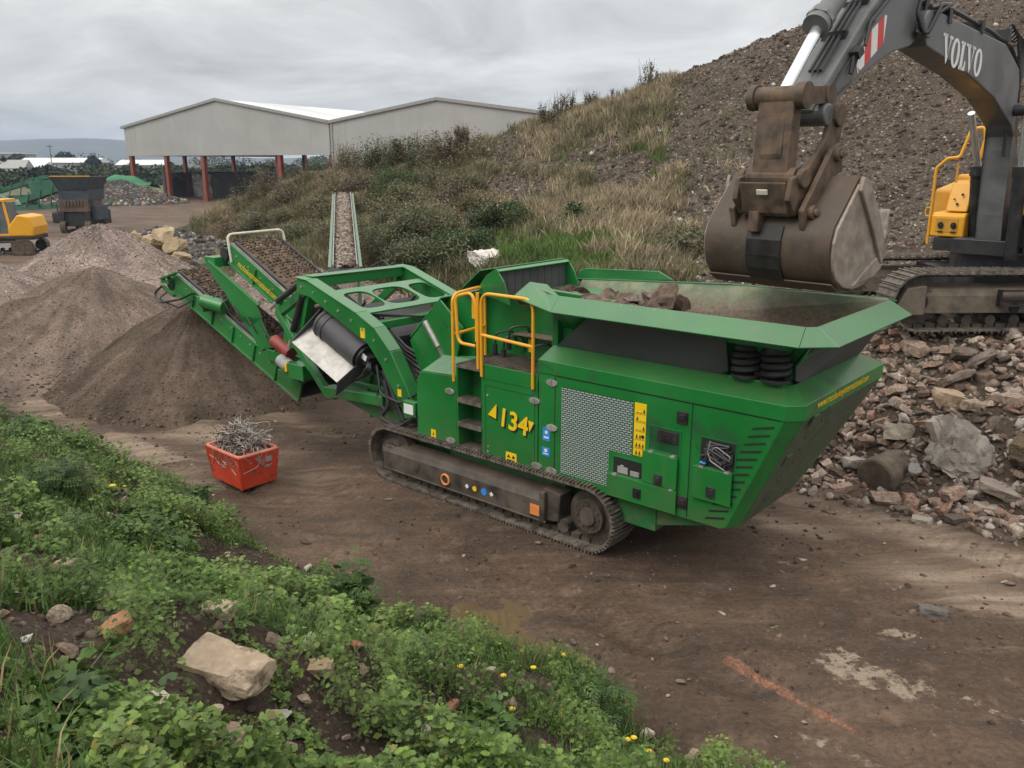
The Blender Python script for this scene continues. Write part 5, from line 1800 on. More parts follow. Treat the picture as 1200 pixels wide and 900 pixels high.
def block_mesh(name, seed, dims, chips=5):
    """squarish broken block: a subdivided box with knocked-off corners"""
    rs = np.random.default_rng(seed)
    n = 5
    V = []; T = []
    g = np.linspace(-1, 1, n)
    for ax in range(3):
        for s in (-1, 1):
            A, B = np.meshgrid(g, g)
            Pm = np.zeros((n, n, 3)); Pm[..., ax] = s; Pm[..., (ax + 1) % 3] = A; Pm[..., (ax + 2) % 3] = B
            o = len(V)
            V += list(Pm.reshape(-1, 3))
            for i in range(n - 1):
                for j in range(n - 1):
                    q = [o + i * n + j, o + i * n + j + 1, o + (i + 1) * n + j + 1, o + (i + 1) * n + j]
                    if s < 0: q = q[::-1]
                    T.append(q)
    V = np.array(V)
    for _ in range(chips):
        nn = rs.choice([-1, 1], 3) * rs.uniform(0.3, 1, 3); nn /= np.linalg.norm(nn)
        d = (np.abs(nn).sum()) * rs.uniform(0.68, 0.92)
        V = V - np.maximum(0, V @ nn - d)[:, None] * nn
    sh = np.eye(3) + rs.uniform(-0.10, 0.10, (3, 3))
    V = V @ sh
    k = np.round(V * 40)
    V = V + (vnoise(k[:, 0] * .083 + seed, k[:, 1] * .083 + k[:, 2] * .053, seed)[:, None] - .5) * 0.10
    V = V * np.array(dims) / 2
    me = bpy.data.meshes.new(name)
    me.from_pydata([tuple(v) for v in V], [], [tuple(f) for f in T])
    import bmesh
    bm = bmesh.new(); bm.from_mesh(me); bmesh.ops.remove_doubles(bm, verts=bm.verts, dist=0.012 * max(dims)); bmesh.ops.recalc_face_normals(bm, faces=bm.faces); bm.to_mesh(me); bm.free()
    return me


def roughen(me, seed, amp, scale):
    """split the faces and push them about with layered noise: chips, pits and worn edges"""
    import bmesh
    from mathutils import noise as mn
    bm = bmesh.new(); bm.from_mesh(me)
    bmesh.ops.triangulate(bm, faces=bm.faces)
    for _ in range(2):
        if len(bm.verts) < 3000: bmesh.ops.subdivide_edges(bm, edges=bm.edges, cuts=1, use_grid_fill=True)
    bm.normal_update()
    o = Vector((seed * 1.7, seed * .3, -seed * .9))
    for v in bm.verts:
        p = v.co * scale + o
        h = mn.fractal(p, .9, 2.1, 5) * .6 + (abs(mn.noise(p * .6)) - .3) * .8
        v.co += v.normal * h * amp
    bm.to_mesh(me); bm.free()
    me.shade_smooth(); me.set_sharp_from_angle(angle=math.radians(28))


# ------------------------------------------------------------------ the excavator
M_MUDFRAME = pmat('mud_caked_frame', (.085, .066, .048), (.17, .135, .10), 4, .85, dust=(.2, .16, .12), dust_amt=.5, dust_up=.4, bump=.4, bscale=14, bdist=.03)


def build_excavator():
    EC = np.array([8.3, 14.4, 1.98])
    f = (-0.72, -0.694)
    rz = math.atan2(f[1], f[0])
    root = empty('excavator', tuple(EC), rz, 'large excavator with a charcoal boom holding its bucket over the crusher hopper', 'excavator')
    P = root
    XF = Matrix.Rotation(-rz, 4, 'Z') @ Matrix.Rotation(math.radians(2.0), 4, 'Z')     # world axes seen from the root
    # tracks lie along world x
    crawler(P, -1.42, -0.84, -2.42, 2.5, -0.06, 0.92, XF, 0.19, double=True)
    crawler(P, 0.84, 1.42, -2.42, 2.5, -0.06, 0.92, XF, 0.19, double=True)
    for s in (-1, 1):
        m = MB(XF)
        y0, y1 = (-1.36, -0.92) if s < 0 else (0.92, 1.36)
        m.prism([(y0, 0.22), (y0, 0.50), (y0 + .06, 0.60), (y1 - .06, 0.66), (y1, 0.56), (y1, 0.22)], -2.0, 2.0, 'x')
        m.prism([(-2.36, .30), (-2.3, .2), (-1.9, .2), (-1.9, .66), (-2.2, .62)], y0 - .04 if s < 0 else y0, y1, 'y')
        o = m.build('track_frame', M_MUDFRAME, P, bevel=0.015)
        if s < 0:
            k = MB(XF); k.box(-0.75, -0.15, y0 - 0.10, y0, 0.44, 0.47); k.box(-0.75, -0.72, y0 - .1, y0, .34, .60); k.box(-0.18, -0.15, y0 - .1, y0, .34, .60); k.box(-0.75, -0.15, y0 - .1, y0 - .07, .57, .60); k.box(-0.75, -0.15, y0 - .1, y0 - .07, .34, .37)
            k.build('step', M_BLACK, o)
            for hx_, hr_ in ((-.45, .085), (.33, .07), (.50, .06)): MB(XF).cyl((hx_, y0 - .012, .30), (hx_, y0 + .01, .30), hr_, n=14).build('frame_hole', M_DARK, o)
            k = MB(XF); k.cyl((0.1, -1.1, 0.76), (0.1, -0.95, 0.76), 0.085, n=18); k.build('carrier_roller', M_FRAME, o, smooth=True)
    m = MB(XF); m.box(-0.9, 0.9, -0.95, 0.95, 0.36, 0.78); m.cyl((0, 0, .7), (0, 0, 1.06), .72, n=32)
    m.build('car_body', M_BLACK, P, bevel=0.02)
    # upper structure (x forward, y to the operator's left)
    m = MB()
    m.box(-2.3, 0.25, -0.95, 1.35, 1.04, 1.24); m.box(0.5, 0.9, -0.45, 0.45, 1.04, 1.30)
    m.build('slew_deck', M_BLACK, P, bevel=0.02)
    m = MB(); m.box(-2.75, -1.6, -1.35, 1.35, 1.12, 2.3); m.prism([(-1.6, 1.24), (-1.6, 2.2), (-0.5, 2.05), (-.5, 1.24)], -1.33, -0.45, 'y')
    m.build('engine_cover', M_YELLOW_DULL, P, bevel=0.06, seg=3)
    # cab on the left
    m = MB(); m.prism([(0.62, 1.24), (-1.0, 1.24), (-1.0, 2.95), (0.25, 2.95), (0.62, 2.1)], 0.55, 1.35, 'y'); cabm = m.build('cab', M_YELLOW_DULL, P, bevel=0.05, seg=3)
    glass = pmat('tinted_glass', (0.02, 0.028, 0.03), (0.03, 0.038, 0.04), 3, 0.08, 0.02, spec=0.7)
    m = MB(); m.plate([(0.625, 0.62, 1.5), (0.625, 1.28, 1.5), (0.625, 1.28, 2.08), (0.625, 0.62, 2.08)], 0.02); m.plate([(0.615, .62, 2.13), (.615, 1.28, 2.13), (.275, 1.28, 2.88), (.275, .62, 2.88)], .02); m.box(-0.9, .2, 1.345, 1.36, 1.9, 2.85); m.box(-0.9, .2, .54, .555, 1.9, 2.85)
    m.build('window', glass, cabm)
    TS = Matrix.Translation((0.0, 0.34 - 1.42 * .16, 0.0)) @ Matrix.Diagonal((1, .84, 1, 1))
    # tool box and step at the right front, with its handrail
    m = MB(TS)
    m.prism([(0.28, 1.26), (0.28, 1.62), (0.22, 1.67), (-0.55, 1.70), (-0.55, 1.26)], -1.38, -0.72, 'y')
    tb = m.build('tool_box', M_YELLOW, P, bevel=0.03, seg=3)
    m = MB(TS); m.prism([(0.20, 1.69), (0.02, 2.18), (-0.5, 2.20), (-0.5, 1.69)], -1.16, -0.74, 'y'); m.prism([(0.02, 2.18), (-.03, 2.36), (-.25, 2.4), (-.3, 2.18)], -0.86, -0.74, 'y')
    m.build('tool_box_upper', M_YELLOW, P, bevel=0.025, seg=3)
    m = MB(TS)
    m.box(0.275, 0.29, -1.28, -0.84, 1.34, 1.58)
    m.build('recessed_panel', M_YELLOW_DULL, tb, bevel=0.012)
    for y in (-1.17, -0.92):
        MB(TS).cyl((0.28, y, 1.46), (0.32, y, 1.46), 0.055, n=16).cyl((.31, y, 1.46), (.34, y, 1.46), .03, n=10).build('lamp', M_BLACK, tb, smooth=True)
        MB(TS).box(.28, .305, y - .05, y + .05, 1.335, 1.36).build('slot', M_BLACK, tb)
    for x_, y_, z_, r_ in ((.13, -.88, 1.98, .022), (.17, -.95, 1.82, .022), (.15, -1.02, 1.9, .015)): MB(TS).cyl((x_, y_, z_), (x_ + .03, y_, z_), r_, n=10).build('bolt', M_BLACK, tb)
    m = MB(TS)
    m.tube(fillet([(0.24, -1.42, 1.12), (0.24, -1.42, 2.42), (0.20, -1.24, 2.58), (0.12, -1.04, 2.60), (0.05, -0.92, 3.05), (0.0, -0.70, 3.10), (-0.02, -0.66, 2.9), (0.0, -0.78, 2.16)], 0.09, 5), 0.030, 8)
    m.tube(fillet([(0.0, -1.10, 2.18), (0.0, -1.10, 2.5), (0.0, -1.10, 2.45)], 0.03, 3), 0.02, 8)
    m.tube(fillet([(.25, -1.43, 1.75), (.25, -1.52, 1.75), (.25, -1.52, 1.6), (.25, -1.43, 1.6)], .03, 3), .012, 6)
    m.build('handrail', M_YELLOW, P, smooth=True)
    m = MB(TS); m.box(0.0, 0.26, -1.30, -0.76, 1.02, 1.24); m.build('step_box', M_BLACK, P, bevel=0.01)
    # ---- boom (plane y = 0)
    bw = 0.28
    top = [(4.98, 4.22), (4.86, 4.40), (4.55, 4.44), (1.85, 4.30), (1.15, 4.02), (0.80, 3.55), (0.48, 2.4), (0.36, 1.55), (0.30, 1.26)]
    bot = [(4.95, 3.98), (4.70, 3.86), (3.28, 3.62), (2.1, 3.30), (1.18, 2.95), (0.70, 2.45), (0.30, 1.85), (0.02, 1.40), (-0.02, 1.26)]
    top = [(4.98, 4.16), (4.88, 4.28), (4.50, 4.30), (1.95, 4.16), (1.20, 3.88), (1.02, 3.55), (0.98, 3.2), (1.02, 2.7), (0.95, 1.7), (0.85, 1.15)]
    bot = [(4.95, 4.02), (4.80, 3.88), (3.28, 3.66), (2.14, 3.42), (1.21, 3.07), (0.78, 2.72), (0.50, 2.30), (0.25, 1.75), (0.10, 1.15)]
    m = MB(); m.prism(top + bot[::-1], -.10, bw, 'y')
    m.cyl((4.88, -bw + .04, 4.12), (4.88, bw + .04, 4.12), 0.16, n=22)
    boom = m.build('boom', M_BOOM, P, bevel=0.02)
    # slab-serif letters on the left side of the boom
    m = MB()
    yb = bw + 0.004
    X, Z = Vector((-1, 0, -0.06)).normalized(), Vector((-0.06, 0, 1)).normalized()
    org = Vector((4.32, yb, 3.735))
    def q(x, z): p = org + X * x + Z * z; return (p.x, yb, p.z)
    def poly(pts): m.plate([q(*p) for p in pts], 0.004)
    Hh = 0.34
    def serif(x, z, w): poly([(x - w / 2, z), (x + w / 2, z), (x + w / 2, z + 0.035), (x - w / 2, z + 0.035)])
    def letV(x):
        poly([(x, Hh), (x + .09, Hh), (x + .185, .09), (x + .155, 0)]); poly([(x + .155, 0), (x + .185, .09), (x + .27, Hh), (x + .225, Hh), (x + .19, .05)])
        serif(x + .045, Hh - .03, .15); serif(x + .25, Hh - .03, .11)
    def letO(x):
        n = 22; cx, cz = x + .14, Hh / 2
        for k in range(n):
            a, b_ = 2 * math.pi * k / n, 2 * math.pi * (k + 1) / n
            poly([(cx + .145 * math.cos(a), cz + .18 * math.sin(a)), (cx + .145 * math.cos(b_), cz + .18 * math.sin(b_)), (cx + .065 * math.cos(b_), cz + .14 * math.sin(b_)), (cx + .065 * math.cos(a), cz + .14 * math.sin(a))])
    def letL(x):
        poly([(x + .03, 0), (x + .115, 0), (x + .115, Hh), (x + .03, Hh)]); serif(x + .07, Hh - .03, .15); poly([(x, 0), (x + .22, 0), (x + .22, .12), (x + .19, .12), (x + .17, .04), (x, .04)])
    letV(0); letO(0.31); letL(0.62); letV(0.85); letO(1.17)
    m.build('maker_name', M_WHITE, boom)
    m = MB()
    hz = [[(4.9, bw + .03, 4.3), (4.2, bw - .02, 4.38), (2.6, bw - .04, 4.28), (1.6, bw - .04, 4.16), (1.1, bw - .02, 3.85), (1.05, bw, 3.4)],
          [(4.9, bw - .05, 4.36), (3.6, bw - .1, 4.4), (2.2, bw - .1, 4.3), (1.5, bw - .12, 4.15), (1.15, bw - .1, 3.9), (1.1, .2, 2.6)],
          [(4.9, 0.05, 4.36), (3.6, 0, 4.38), (2.2, 0, 4.28), (1.4, .05, 4.1), (1.15, .05, 3.8)]]
    for h in hz: m.tube(fillet(h, .3, 6), 0.028, 8)
    for X in (4.2, 3.0, 1.9): m.box(X - .05, X + .05, -.2, .3, 4.2, 4.36)
    for k in range(6): m.tube(fillet([(1.9 - .12 * k, bw - .1, 4.25), (1.7 - .12 * k, bw - .05, 4.5 - .03 * k), (1.4 - .1 * k, bw - .02, 4.3 - .05 * k), (1.3 - .05 * k, bw, 4.0 - .06 * k)], .15, 5), .018, 6)
    m.build('boom_hoses', M_BOOM_D, boom, smooth=True)
    m = MB()
    m.cyl((1.18, -.16, 3.28), (1.18, .5, 3.28), .085, n=16)
    m.build('boom_pin', M_BOOM_D, boom, smooth=True)
    # boom rams
    for s in (-1, 1):
        y = s * (0.46 if s > 0 else .42)
        b0 = -1.0 if s < 0 else 0
        o = MB().cyl((0.90 + b0, y, 1.02), (1.05 + b0 * .8, y, 2.45), 0.10, n=18).cyl((1.03 + b0 * .8, y, 2.3), (1.05 + b0 * .8, y, 2.46), .115, n=18).build('boom_ram_barrel', M_BOOM_D, P, smooth=True)
        MB().cyl((1.05 + b0 * .8, y, 2.45), (1.18 + b0 * .3, y, 3.28), 0.055, n=16).build('boom_ram_rod', M_CHROME, P, smooth=True)
    # hoses at the boom foot
    m = MB(); rr = random.Random(3)
    for k in range(16):
        y = 0.30 + 0.055 * k; x = 0.75 + rr.uniform(-.1, .15)
        if k % 2: m.tube(fillet([(x, y, 1.12), (x + .12, y, 1.5 + rr.uniform(0, .35)), (x - .15, y - .05, 1.75 + rr.uniform(0, .25)), (x - .3, y * .6, 1.35)], .15, 5), .022, 6)
        else: m.tube([(x, y, 1.1), (x + .03, y, 1.35), (x, y + .02, 1.7)], .026, 6)
    m.tube(fillet([(.9, .35, 1.85), (.95, .4, 2.2), (.95, .85, 2.2), (.9, .9, 1.85)], .1, 5), .022, 8)
    m.box(0.5, 0.8, 0.3, 1.2, 1.2, 1.5)
    m.build('foot_hoses', M_BOOM_D, P, smooth=True)
    # ---- stick
    sw = 0.20
    Mx = MB()
    st_top = [(4.35, 4.98), (5.0, 5.22), (5.45, 4.72), (6.25, 4.22), (7.12, 3.42), (7.42, 3.12)]
    st_bot = [(4.55, 4.30), (4.90, 3.92), (5.45, 3.86), (6.4, 3.47), (7.20, 2.86), (7.36, 2.82)]
    st_top = [(4.30, 5.15), (5.25, 5.05), (5.70, 4.55), (6.30, 4.12), (7.12, 3.34), (7.38, 3.05)]
    st_bot = [(4.45, 4.75), (4.70, 4.05), (5.10, 3.86), (5.63, 3.74), (6.41, 3.42), (7.18, 2.94), (7.30, 2.92)]
    Mx.prism(st_top + st_bot[::-1], -sw, sw, 'y')
    Mx.cyl((7.24, -sw - .12, 3.0), (7.24, sw + .12, 3.0), 0.115, n=20)
    stick = Mx.build('stick', M_BOOM, P, bevel=0.02)
    Dm = Vector((5.85 - 6.41, 0, 3.80 - 3.45)).normalized(); Nn = Vector((-Dm.z, 0, Dm.x)) * -1
    o0 = Vector((6.42, sw + .004, 3.475))
    if Nn.z < 0: Nn = -Nn
    kx = [-.02, .15, .32, .49, .66]
    for i in range(4):
        mt = M_WHITE if i % 2 == 0 else M_RED
        if i == 3: mt = M_RED
        MB().plate([o0 + Dm * (kx[i] + (0 if i else .0)), o0 + Dm * kx[i + 1], o0 + Dm * (kx[i + 1] + .12) + Nn * .27, o0 + Dm * (kx[i] + .12 if i else .0) + Nn * .27], .003).build('hazard_stripe', mt, stick)
    MB().plate([o0 + Dm * .66, o0 + Dm * .84 + Nn * .24, o0 + Dm * .78 + Nn * .27], .003).build('hazard_stripe', M_WHITE, stick)
    MB().plate([o0, o0 + Dm * .05, o0 + Dm * .0 + Nn * .06], .004).build('hazard_stripe', M_RED, stick)
    m = MB()
    m.tube(fillet([(4.75, sw + .05, 4.85), (4.95, sw + .06, 4.1), (5.15, sw + .05, 4.0), (4.9, sw + .1, 4.0), (4.75, bw + .06, 4.25), (4.3, bw + .02, 4.4)], .12, 6), .03, 8)
    m.tube(fillet([(4.9, sw + .05, 4.85), (5.15, sw + .06, 4.2), (5.0, sw + .12, 3.95), (4.7, bw + .08, 4.35), (4.2, bw + .0, 4.42)], .12, 6), .024, 8)
    m.tube(fillet([(5.1, sw + .03, 4.7), (5.8, sw + .03, 4.35), (6.3, sw + .03, 4.0), (6.42, sw + .05, 3.75)], .1, 6), .022, 8)
    m.tube(fillet([(6.2, sw + .03, 4.02), (6.9, sw + .02, 3.4), (7.1, sw + .02, 3.2)], .1, 6), .014, 6)
    m.obox((6.62, sw + .06, 3.66), (1, 0, -.7), .13, .10, .09); m.cyl((6.66, sw + .05, 3.62), (6.70, sw + .05, 3.44), .025, n=10)
    m.build('stick_hoses', M_BOOM_D, stick, smooth=True)
    m = MB()
    for k in range(3):
        o_ = .06 * k
        m.tube(fillet([(4.6, -.12 + o_, 4.40), (4.95, -.1 + o_, 5.0), (5.5, -.08 + o_, 4.72), (6.1, -.08 + o_, 4.30), (6.7, -.06 + o_, 3.78), (7.05, -.04 + o_, 3.46)], .2, 5), .02, 6)
    for k in range(3): m.box(5.7 + .45 * k - .03, 5.7 + .45 * k + .03, -.16, .12, 4.42 - .36 * k, 4.62 - .36 * k)
    m.tube(fillet([(6.5, sw + .03, 3.7), (6.75, sw + .08, 3.35), (7.0, sw + .05, 3.2), (7.1, sw + .02, 3.3)], .1, 5), .016, 6)
    m.build('stick_hoses', M_BOOM_D, stick, smooth=True)
    # bucket ram over the stick
    m = MB(); m.cyl((5.55, 0, 5.20), (7.0, 0, 3.96), 0.115, n=20); m.cyl((6.93, 0, 4.03), (7.09, 0, 3.90), 0.14, n=20); m.cyl((6.99, 0, 3.98), (7.03, 0, 3.95), .155, n=8)
    m.build('bucket_ram_barrel', M_BOOM, P, smooth=True)
    MB().cyl((6.95, 0, 3.98), (7.67, 0, 3.18), 0.062, n=18).build('bucket_ram_rod', M_CHROME, P, smooth=True)
    LX = Matrix.Translation((-.18, 0, 0))
    # linkage
    m = MB(LX); m.cyl((7.86, -.26, 3.17), (7.86, .26, 3.17), .105, n=20); m.cyl((7.86, -.34, 3.17), (7.86, -.26, 3.17), .13, n=18); m.cyl((7.86, .20, 3.17), (7.86, .30, 3.17), .135, n=18)
    for s in (-1, 1): m.bar((7.84, s * .25, 3.17), (7.40, s * .25, 3.20), .07, .17, (0, 0, 1)); m.cyl((7.36, s * .22, 3.20), (7.36, s * .30, 3.2), .11, n=16)
    m.build('side_link', M_RUST, P, smooth=True)
    m = MB(LX)
    m.prism([(7.94, 3.24), (7.80, 3.24), (7.80, 2.60), (7.84, 2.26), (8.0, 2.26), (7.98, 2.70)], -.20, .20, 'y')
    m.prism([(7.99, 2.55), (7.985, 2.62), (7.95, 3.0), (7.96, 3.0), (8.0, 2.6)], -.12, .12, 'y')
    m.cyl((7.90, -.28, 2.36), (7.90, .28, 2.36), .11, n=18)
    lk = m.build('bucket_link', M_RUST, P, bevel=0.02)
    MB(LX).cyl((8.07, -.03, 3.08), (8.075, .03, 3.08), .08, n=14)
    # quick coupler / bucket ears
    ears = [(7.22, 3.10), (7.36, 3.02), (7.46, 2.76), (7.84, 2.42), (8.10, 2.36), (8.14, 2.14), (7.98, 1.98), (7.62, 2.02), (7.30, 2.30), (7.14, 2.70), (7.10, 3.0)]
    for s in (-1, 1):
        m = MB(LX); y = s * .30
        m.prism(ears, y - .03, y + .03, 'y')
        for x, z, r in ((7.24, 3.0, .12), (7.42, 2.55, .07), (7.90, 2.36, .10)): m.cyl((x, y + s * .0, z), (x, y + s * .07, z), r, n=18)
        m.build('coupler_cheek', M_RUST, P, bevel=0.012)
    m = MB(LX); m.plate([(8.12, -.27, 2.32), (8.12, .27, 2.32), (8.02, .27, 2.0), (8.02, -.27, 2.0)], .03); m.box(7.5, 7.98, -.27, .27, 1.97, 2.05); m.box(7.86, 8.06, -.17, -.05, 1.80, 2.02)
    m.build('coupler_body', M_RUST, P, bevel=0.015)
    MB(LX).obox((8.14, .02, 2.22), (0, 1, 0), .12, .02, .05, (0.4, 0, 1)).build('white_plate', M_CREAM, P)
    # ---- bucket: curved shell, two side plates, lip with teeth, ears
    hw = 0.73
    c0 = (7.30, 1.80)
    arc = [(7.91, 1.87), (7.96, 1.73), (7.96, 1.58), (7.92, 1.45), (7.83, 1.34), (7.67, 1.255), (7.45, 1.215), (7.20, 1.235), (6.97, 1.32)]
    sh = [(7.44, 2.36)] + arc + [(6.78, 1.48), (6.62, 1.74)]
    m = MB(LX); m.strip([(x, -hw, z) for x, z in sh], (0, 2 * hw, 0), 0.03)
    shell = m.build('bucket_shell', M_BUCKET, P, smooth=True, sharp=24)
    m = MB(LX); m.strip([(x + (x - c0[0]) * .064, -.20, z + (z - c0[1]) * .075) for x, z in arc[:8]], (0, .40, 0), 0.012)
    m.build('wear_band', pmat('black_wear_plate', (0.012, 0.011, 0.010), (0.03, 0.027, 0.024), 8, .5, .1, metal=.3, dust=DUST, dust_amt=.15), shell)
    m = MB(LX); m.strip([(arc[4][0] + .035, -hw, arc[4][1] - .03), (arc[5][0] + .02, -hw, arc[5][1] - .04)], (0, 2 * hw, 0), 0.015); m.build('wear_strip', M_BUCKET, shell)
    sp_ = [(7.50, 2.31)] + arc + [(6.80, 1.40)]
    for s in (-1, 1):
        m = MB(LX); y = s * (hw + 0.0)
        m.prism(sp_, min(y, y + s * .035), max(y, y + s * .035), 'y')
        m.plate([(7.50, y + s * .05, 2.38), (7.36, y + s * .05, 2.34), (7.02, y + s * .05, 1.98), (6.76, y + s * .05, 1.58), (6.86, y + s * .05, 1.44), (7.16, y + s * .05, 1.82), (7.54, y + s * .05, 2.24)], 0.045)
        m.plate([(7.50, y + s * .03, 1.25), (7.0, y + s * .03, 1.31), (6.80, y + s * .03, 1.40), (6.95, y + s * .03, 1.52), (7.3, y + s * .03, 1.36)], .05)
        m.build('bucket_side', M_BUCKET_L, P, bevel=0.012)
    for k in range(5):
        y = -0.62 + k * 0.31
        m = MB(LX); m.hexa([(6.70, y - .095, 1.60), (6.58, y - .095, 1.68), (6.58, y + .095, 1.68), (6.70, y + .095, 1.60), (6.53, y - .06, 1.98), (6.48, y - .06, 2.02), (6.48, y + .06, 2.02), (6.53, y + .06, 1.98)])
        m.obox((6.65, y, 1.66), (-.5, 0, .86), .22, .22, .13)
        m.build('tooth', M_BUCKET_L, P, bevel=0.015)
    for s in (-1, 1):
        m = MB(LX); y = s * .40
        m.prism([(7.30, 2.72), (7.48, 2.66), (7.70, 2.40), (8.02, 2.04), (7.96, 1.84), (7.80, 1.95), (7.40, 2.36), (7.22, 2.44)], y - .03, y + .03, 'y')
        for x, z in ((7.40, 2.60), (7.86, 2.02)): m.cyl((x, y, z), (x, y + s * .08, z), .075, n=16); m.cyl((x, y, z), (x, y + s * .11, z), .04, n=12)
        m.build('bucket_ear', M_RUST, P, bevel=0.012)
    return root


EXC = build_excavator()


# ------------------------------------------------------------------ red bin of wire
def build_bin():
    c = np.array([-3.80, 11.30, 0.0])
    rz = math.atan2(0.66, -0.75)
    z0 = float(ground_h(np.array(-3.9), np.array(11.3)))
    near = np.array([-3.79, 10.98]); dl = np.array([-0.745, 0.667]); dr = np.array([0.60, 0.80])
    # local x along the long side away to the left, y along the short side
    root = empty('skip_bin', (near[0], near[1], z0), math.atan2(dl[1], dl[0]), 'battered red orange tipping bin heaped with tangled wire on the bare ground', 'bin')
    Lx, Ly = 0.80, -0.56       # y runs to the right/back, which is negative here
    def corner(x, y, z): return Vector((x, y, z))
    b = [(0.02, -0.01), (Lx - 0.03, -0.01), (Lx - 0.03, Ly + 0.02), (0.02, Ly + 0.02)]
    tp = [(-0.03, 0.03), (Lx + 0.06, 0.03), (Lx + 0.06, Ly - 0.03), (-0.03, Ly - 0.03)]
    zb, zt = 0.07, 0.565
    m = MB()
    for k in range(4):
        k2 = (k + 1) % 4
        m.plate([(*b[k], zb), (*b[k2], zb), (*tp[k2], zt), (*tp[k], zt)], 0.018)
    m.plate([(*q, zb) for q in b], 0.02)
    body = m.build('bin_body', M_BIN, root, bevel=0.012)
    # rounded corner posts
    m = MB()
    for k in range(4): m.cyl((*b[k], zb), (*tp[k], zt), 0.022, n=12)
    m.build('corner_post', M_BIN, root, smooth=True)
    m = MB(); m.tube(fillet([(*q, zt) for q in tp], 0.08, 5, True), 0.026, 8, True); m.build('rim', M_BINEDGE, root, smooth=True)
    m = MB(); m.box(0.10, Lx - .12, Ly + .1, -0.08, 0.0, 0.10); m.build('base_skid', M_DARK, root, bevel=0.01)
    m = MB(); m.box(-0.035, -0.02, -0.48, -0.38, .40, .48); m.build('worn_label', M_GREY, root)
    # the wire: a tangle of bent rods heaped above the rim, a few strands hanging over
    wl = empty('wire_scrap', (near[0], near[1], z0), math.atan2(dl[1], dl[0]), 'tangled heap of scrap wire filling the red orange bin', 'scrap wire')
    rr = random.Random(21)
    for mt, n, r0 in ((M_WIRE, 150, .0065), (M_RUST, 90, .006), (M_STEEL, 34, .006)):
        m = MB()
        for k in range(n):
            cx, cy = rr.uniform(0.06, Lx - 0.06), rr.uniform(Ly + .06, -0.06)
            hm = 0.40 * (1 - ((cx - Lx / 2) / .55) ** 2 * .7) * (1 - ((cy - Ly / 2) / .42) ** 2 * .7)
            cz = zt - 0.10 + max(0, hm) * rr.uniform(0.1, 1.1)
            a = rr.uniform(0, 6.28); ln = rr.uniform(.10, .34); el = rr.uniform(-.35, .5)
            d = Vector((math.cos(a), math.sin(a), el)); e = Vector((-d.y, d.x, rr.uniform(-.5, .5)))
            p = Vector((cx, cy, cz))
            pts = [p - d * ln / 2 + e * rr.uniform(-.08, .08), p + e * rr.uniform(-.08, .08), p + d * ln * .3 + e * rr.uniform(-.1, .1), p + d * ln * .55 + Vector((0, 0, rr.uniform(-.06, .12)))]
            m.tube(fillet(pts, .05, 3), r0 * rr.uniform(.6, 1.3), 5)
        if mt is M_WIRE:
            for k in range(12):
                x = rr.uniform(.03, Lx - .05); 
                m.tube(fillet([(x, .0, zt + .08), (x + rr.uniform(-.05, .1), .045, zt), (x + rr.uniform(-.1, .15), .03, zt - rr.uniform(.1, .25)), (x + rr.uniform(-.2, .25), .03, zt - rr.uniform(.1, .4))], .08, 4), .0045, 5)
            for k in range(8):
                y = rr.uniform(Ly + .05, -.05)
                m.tube(fillet([(0, y, zt + .08), (-.05, y + rr.uniform(-.06, .06), zt), (-.03, y + rr.uniform(-.12, .12), zt - rr.uniform(.1, .25)), (-.02, y + rr.uniform(-.2, .2), zt - rr.uniform(.1, .3))], .08, 4), .0045, 5)
            for k in range(14):
                x, y = rr.uniform(.1, .7), rr.uniform(Ly, -.1)
                m.tube(fillet([(x, y, zt + .1), (x + rr.uniform(-.2, .2), y + rr.uniform(-.25, .2), zt + rr.uniform(.2, .42)), (x + rr.uniform(-.4, .3), y + rr.uniform(-.45, .25), zt + rr.uniform(.15, .5))], .1, 4), .004, 5)
        m.build('wire', mt, wl)
    m = MB(); m.plate([(.1, -.5, .72), (.22, -.52, .74), (.2, -.62, .70), (.08, -.6, .69)], .01); m.plate([(.2, -.3, .82), (.3, -.3, .84), (.28, -.38, .83), (.18, -.36, .8)], .008)
    m.build('scrap_plate', M_GREY, wl)


build_bin()
# ------------------------------------------------------------------ stones, rubble and heaps
def ray_hit(u, v, hf, t0=4.0, t1=90.0, st=0.05):
    d = _fw + np.array([1.0, 0, 0]) * (u - 600) / F_PX - _up * (v - 450) / F_PX
    c = np.array([0, 0, CAM_H])
    ts = np.arange(t0, t1, st)
    Pp = c[None] + ts[:, None] * d[None]
    h = hf(Pp[:, 0], Pp[:, 1])
    k = np.argmax(Pp[:, 2] <= h)
    return Pp[k] if Pp[k, 2] <= h[k] else Pp[-1]


def land_h(x, y):
    return np.maximum(ground_h(x, y), hill_h(x, y))


ROCK_ME = [rock_mesh('stone', 100 + i, (1, rnd.uniform(.62, .9), rnd.uniform(.4, .7)), 2, 12, (0.35, 0.75)) for i in range(14)]
BLOCK_ME = [block_mesh('stone', 200 + i, (1, rnd.uniform(.5, .8), rnd.uniform(.3, .55)), 6) for i in range(14)]
for i_, me_ in enumerate(ROCK_ME + BLOCK_ME): roughen(me_, 700 + i_, .05, 3.0); me_.materials.append(M_ROCKS)


def put(name, me, p, size, rot, label=None, cat=None, group=None, mat=None, sc=None):
    o = bpy.data.objects.new(name, me)
    COL.objects.link(o)
    o.location = tuple(p); o.rotation_euler = rot
    o.scale = sc if sc is not None else (size, size, size)
    if mat is not None:
        o.data = me.copy(); o.data.materials.clear(); o.data.materials.append(mat)
    return tag(o, label, cat, group)


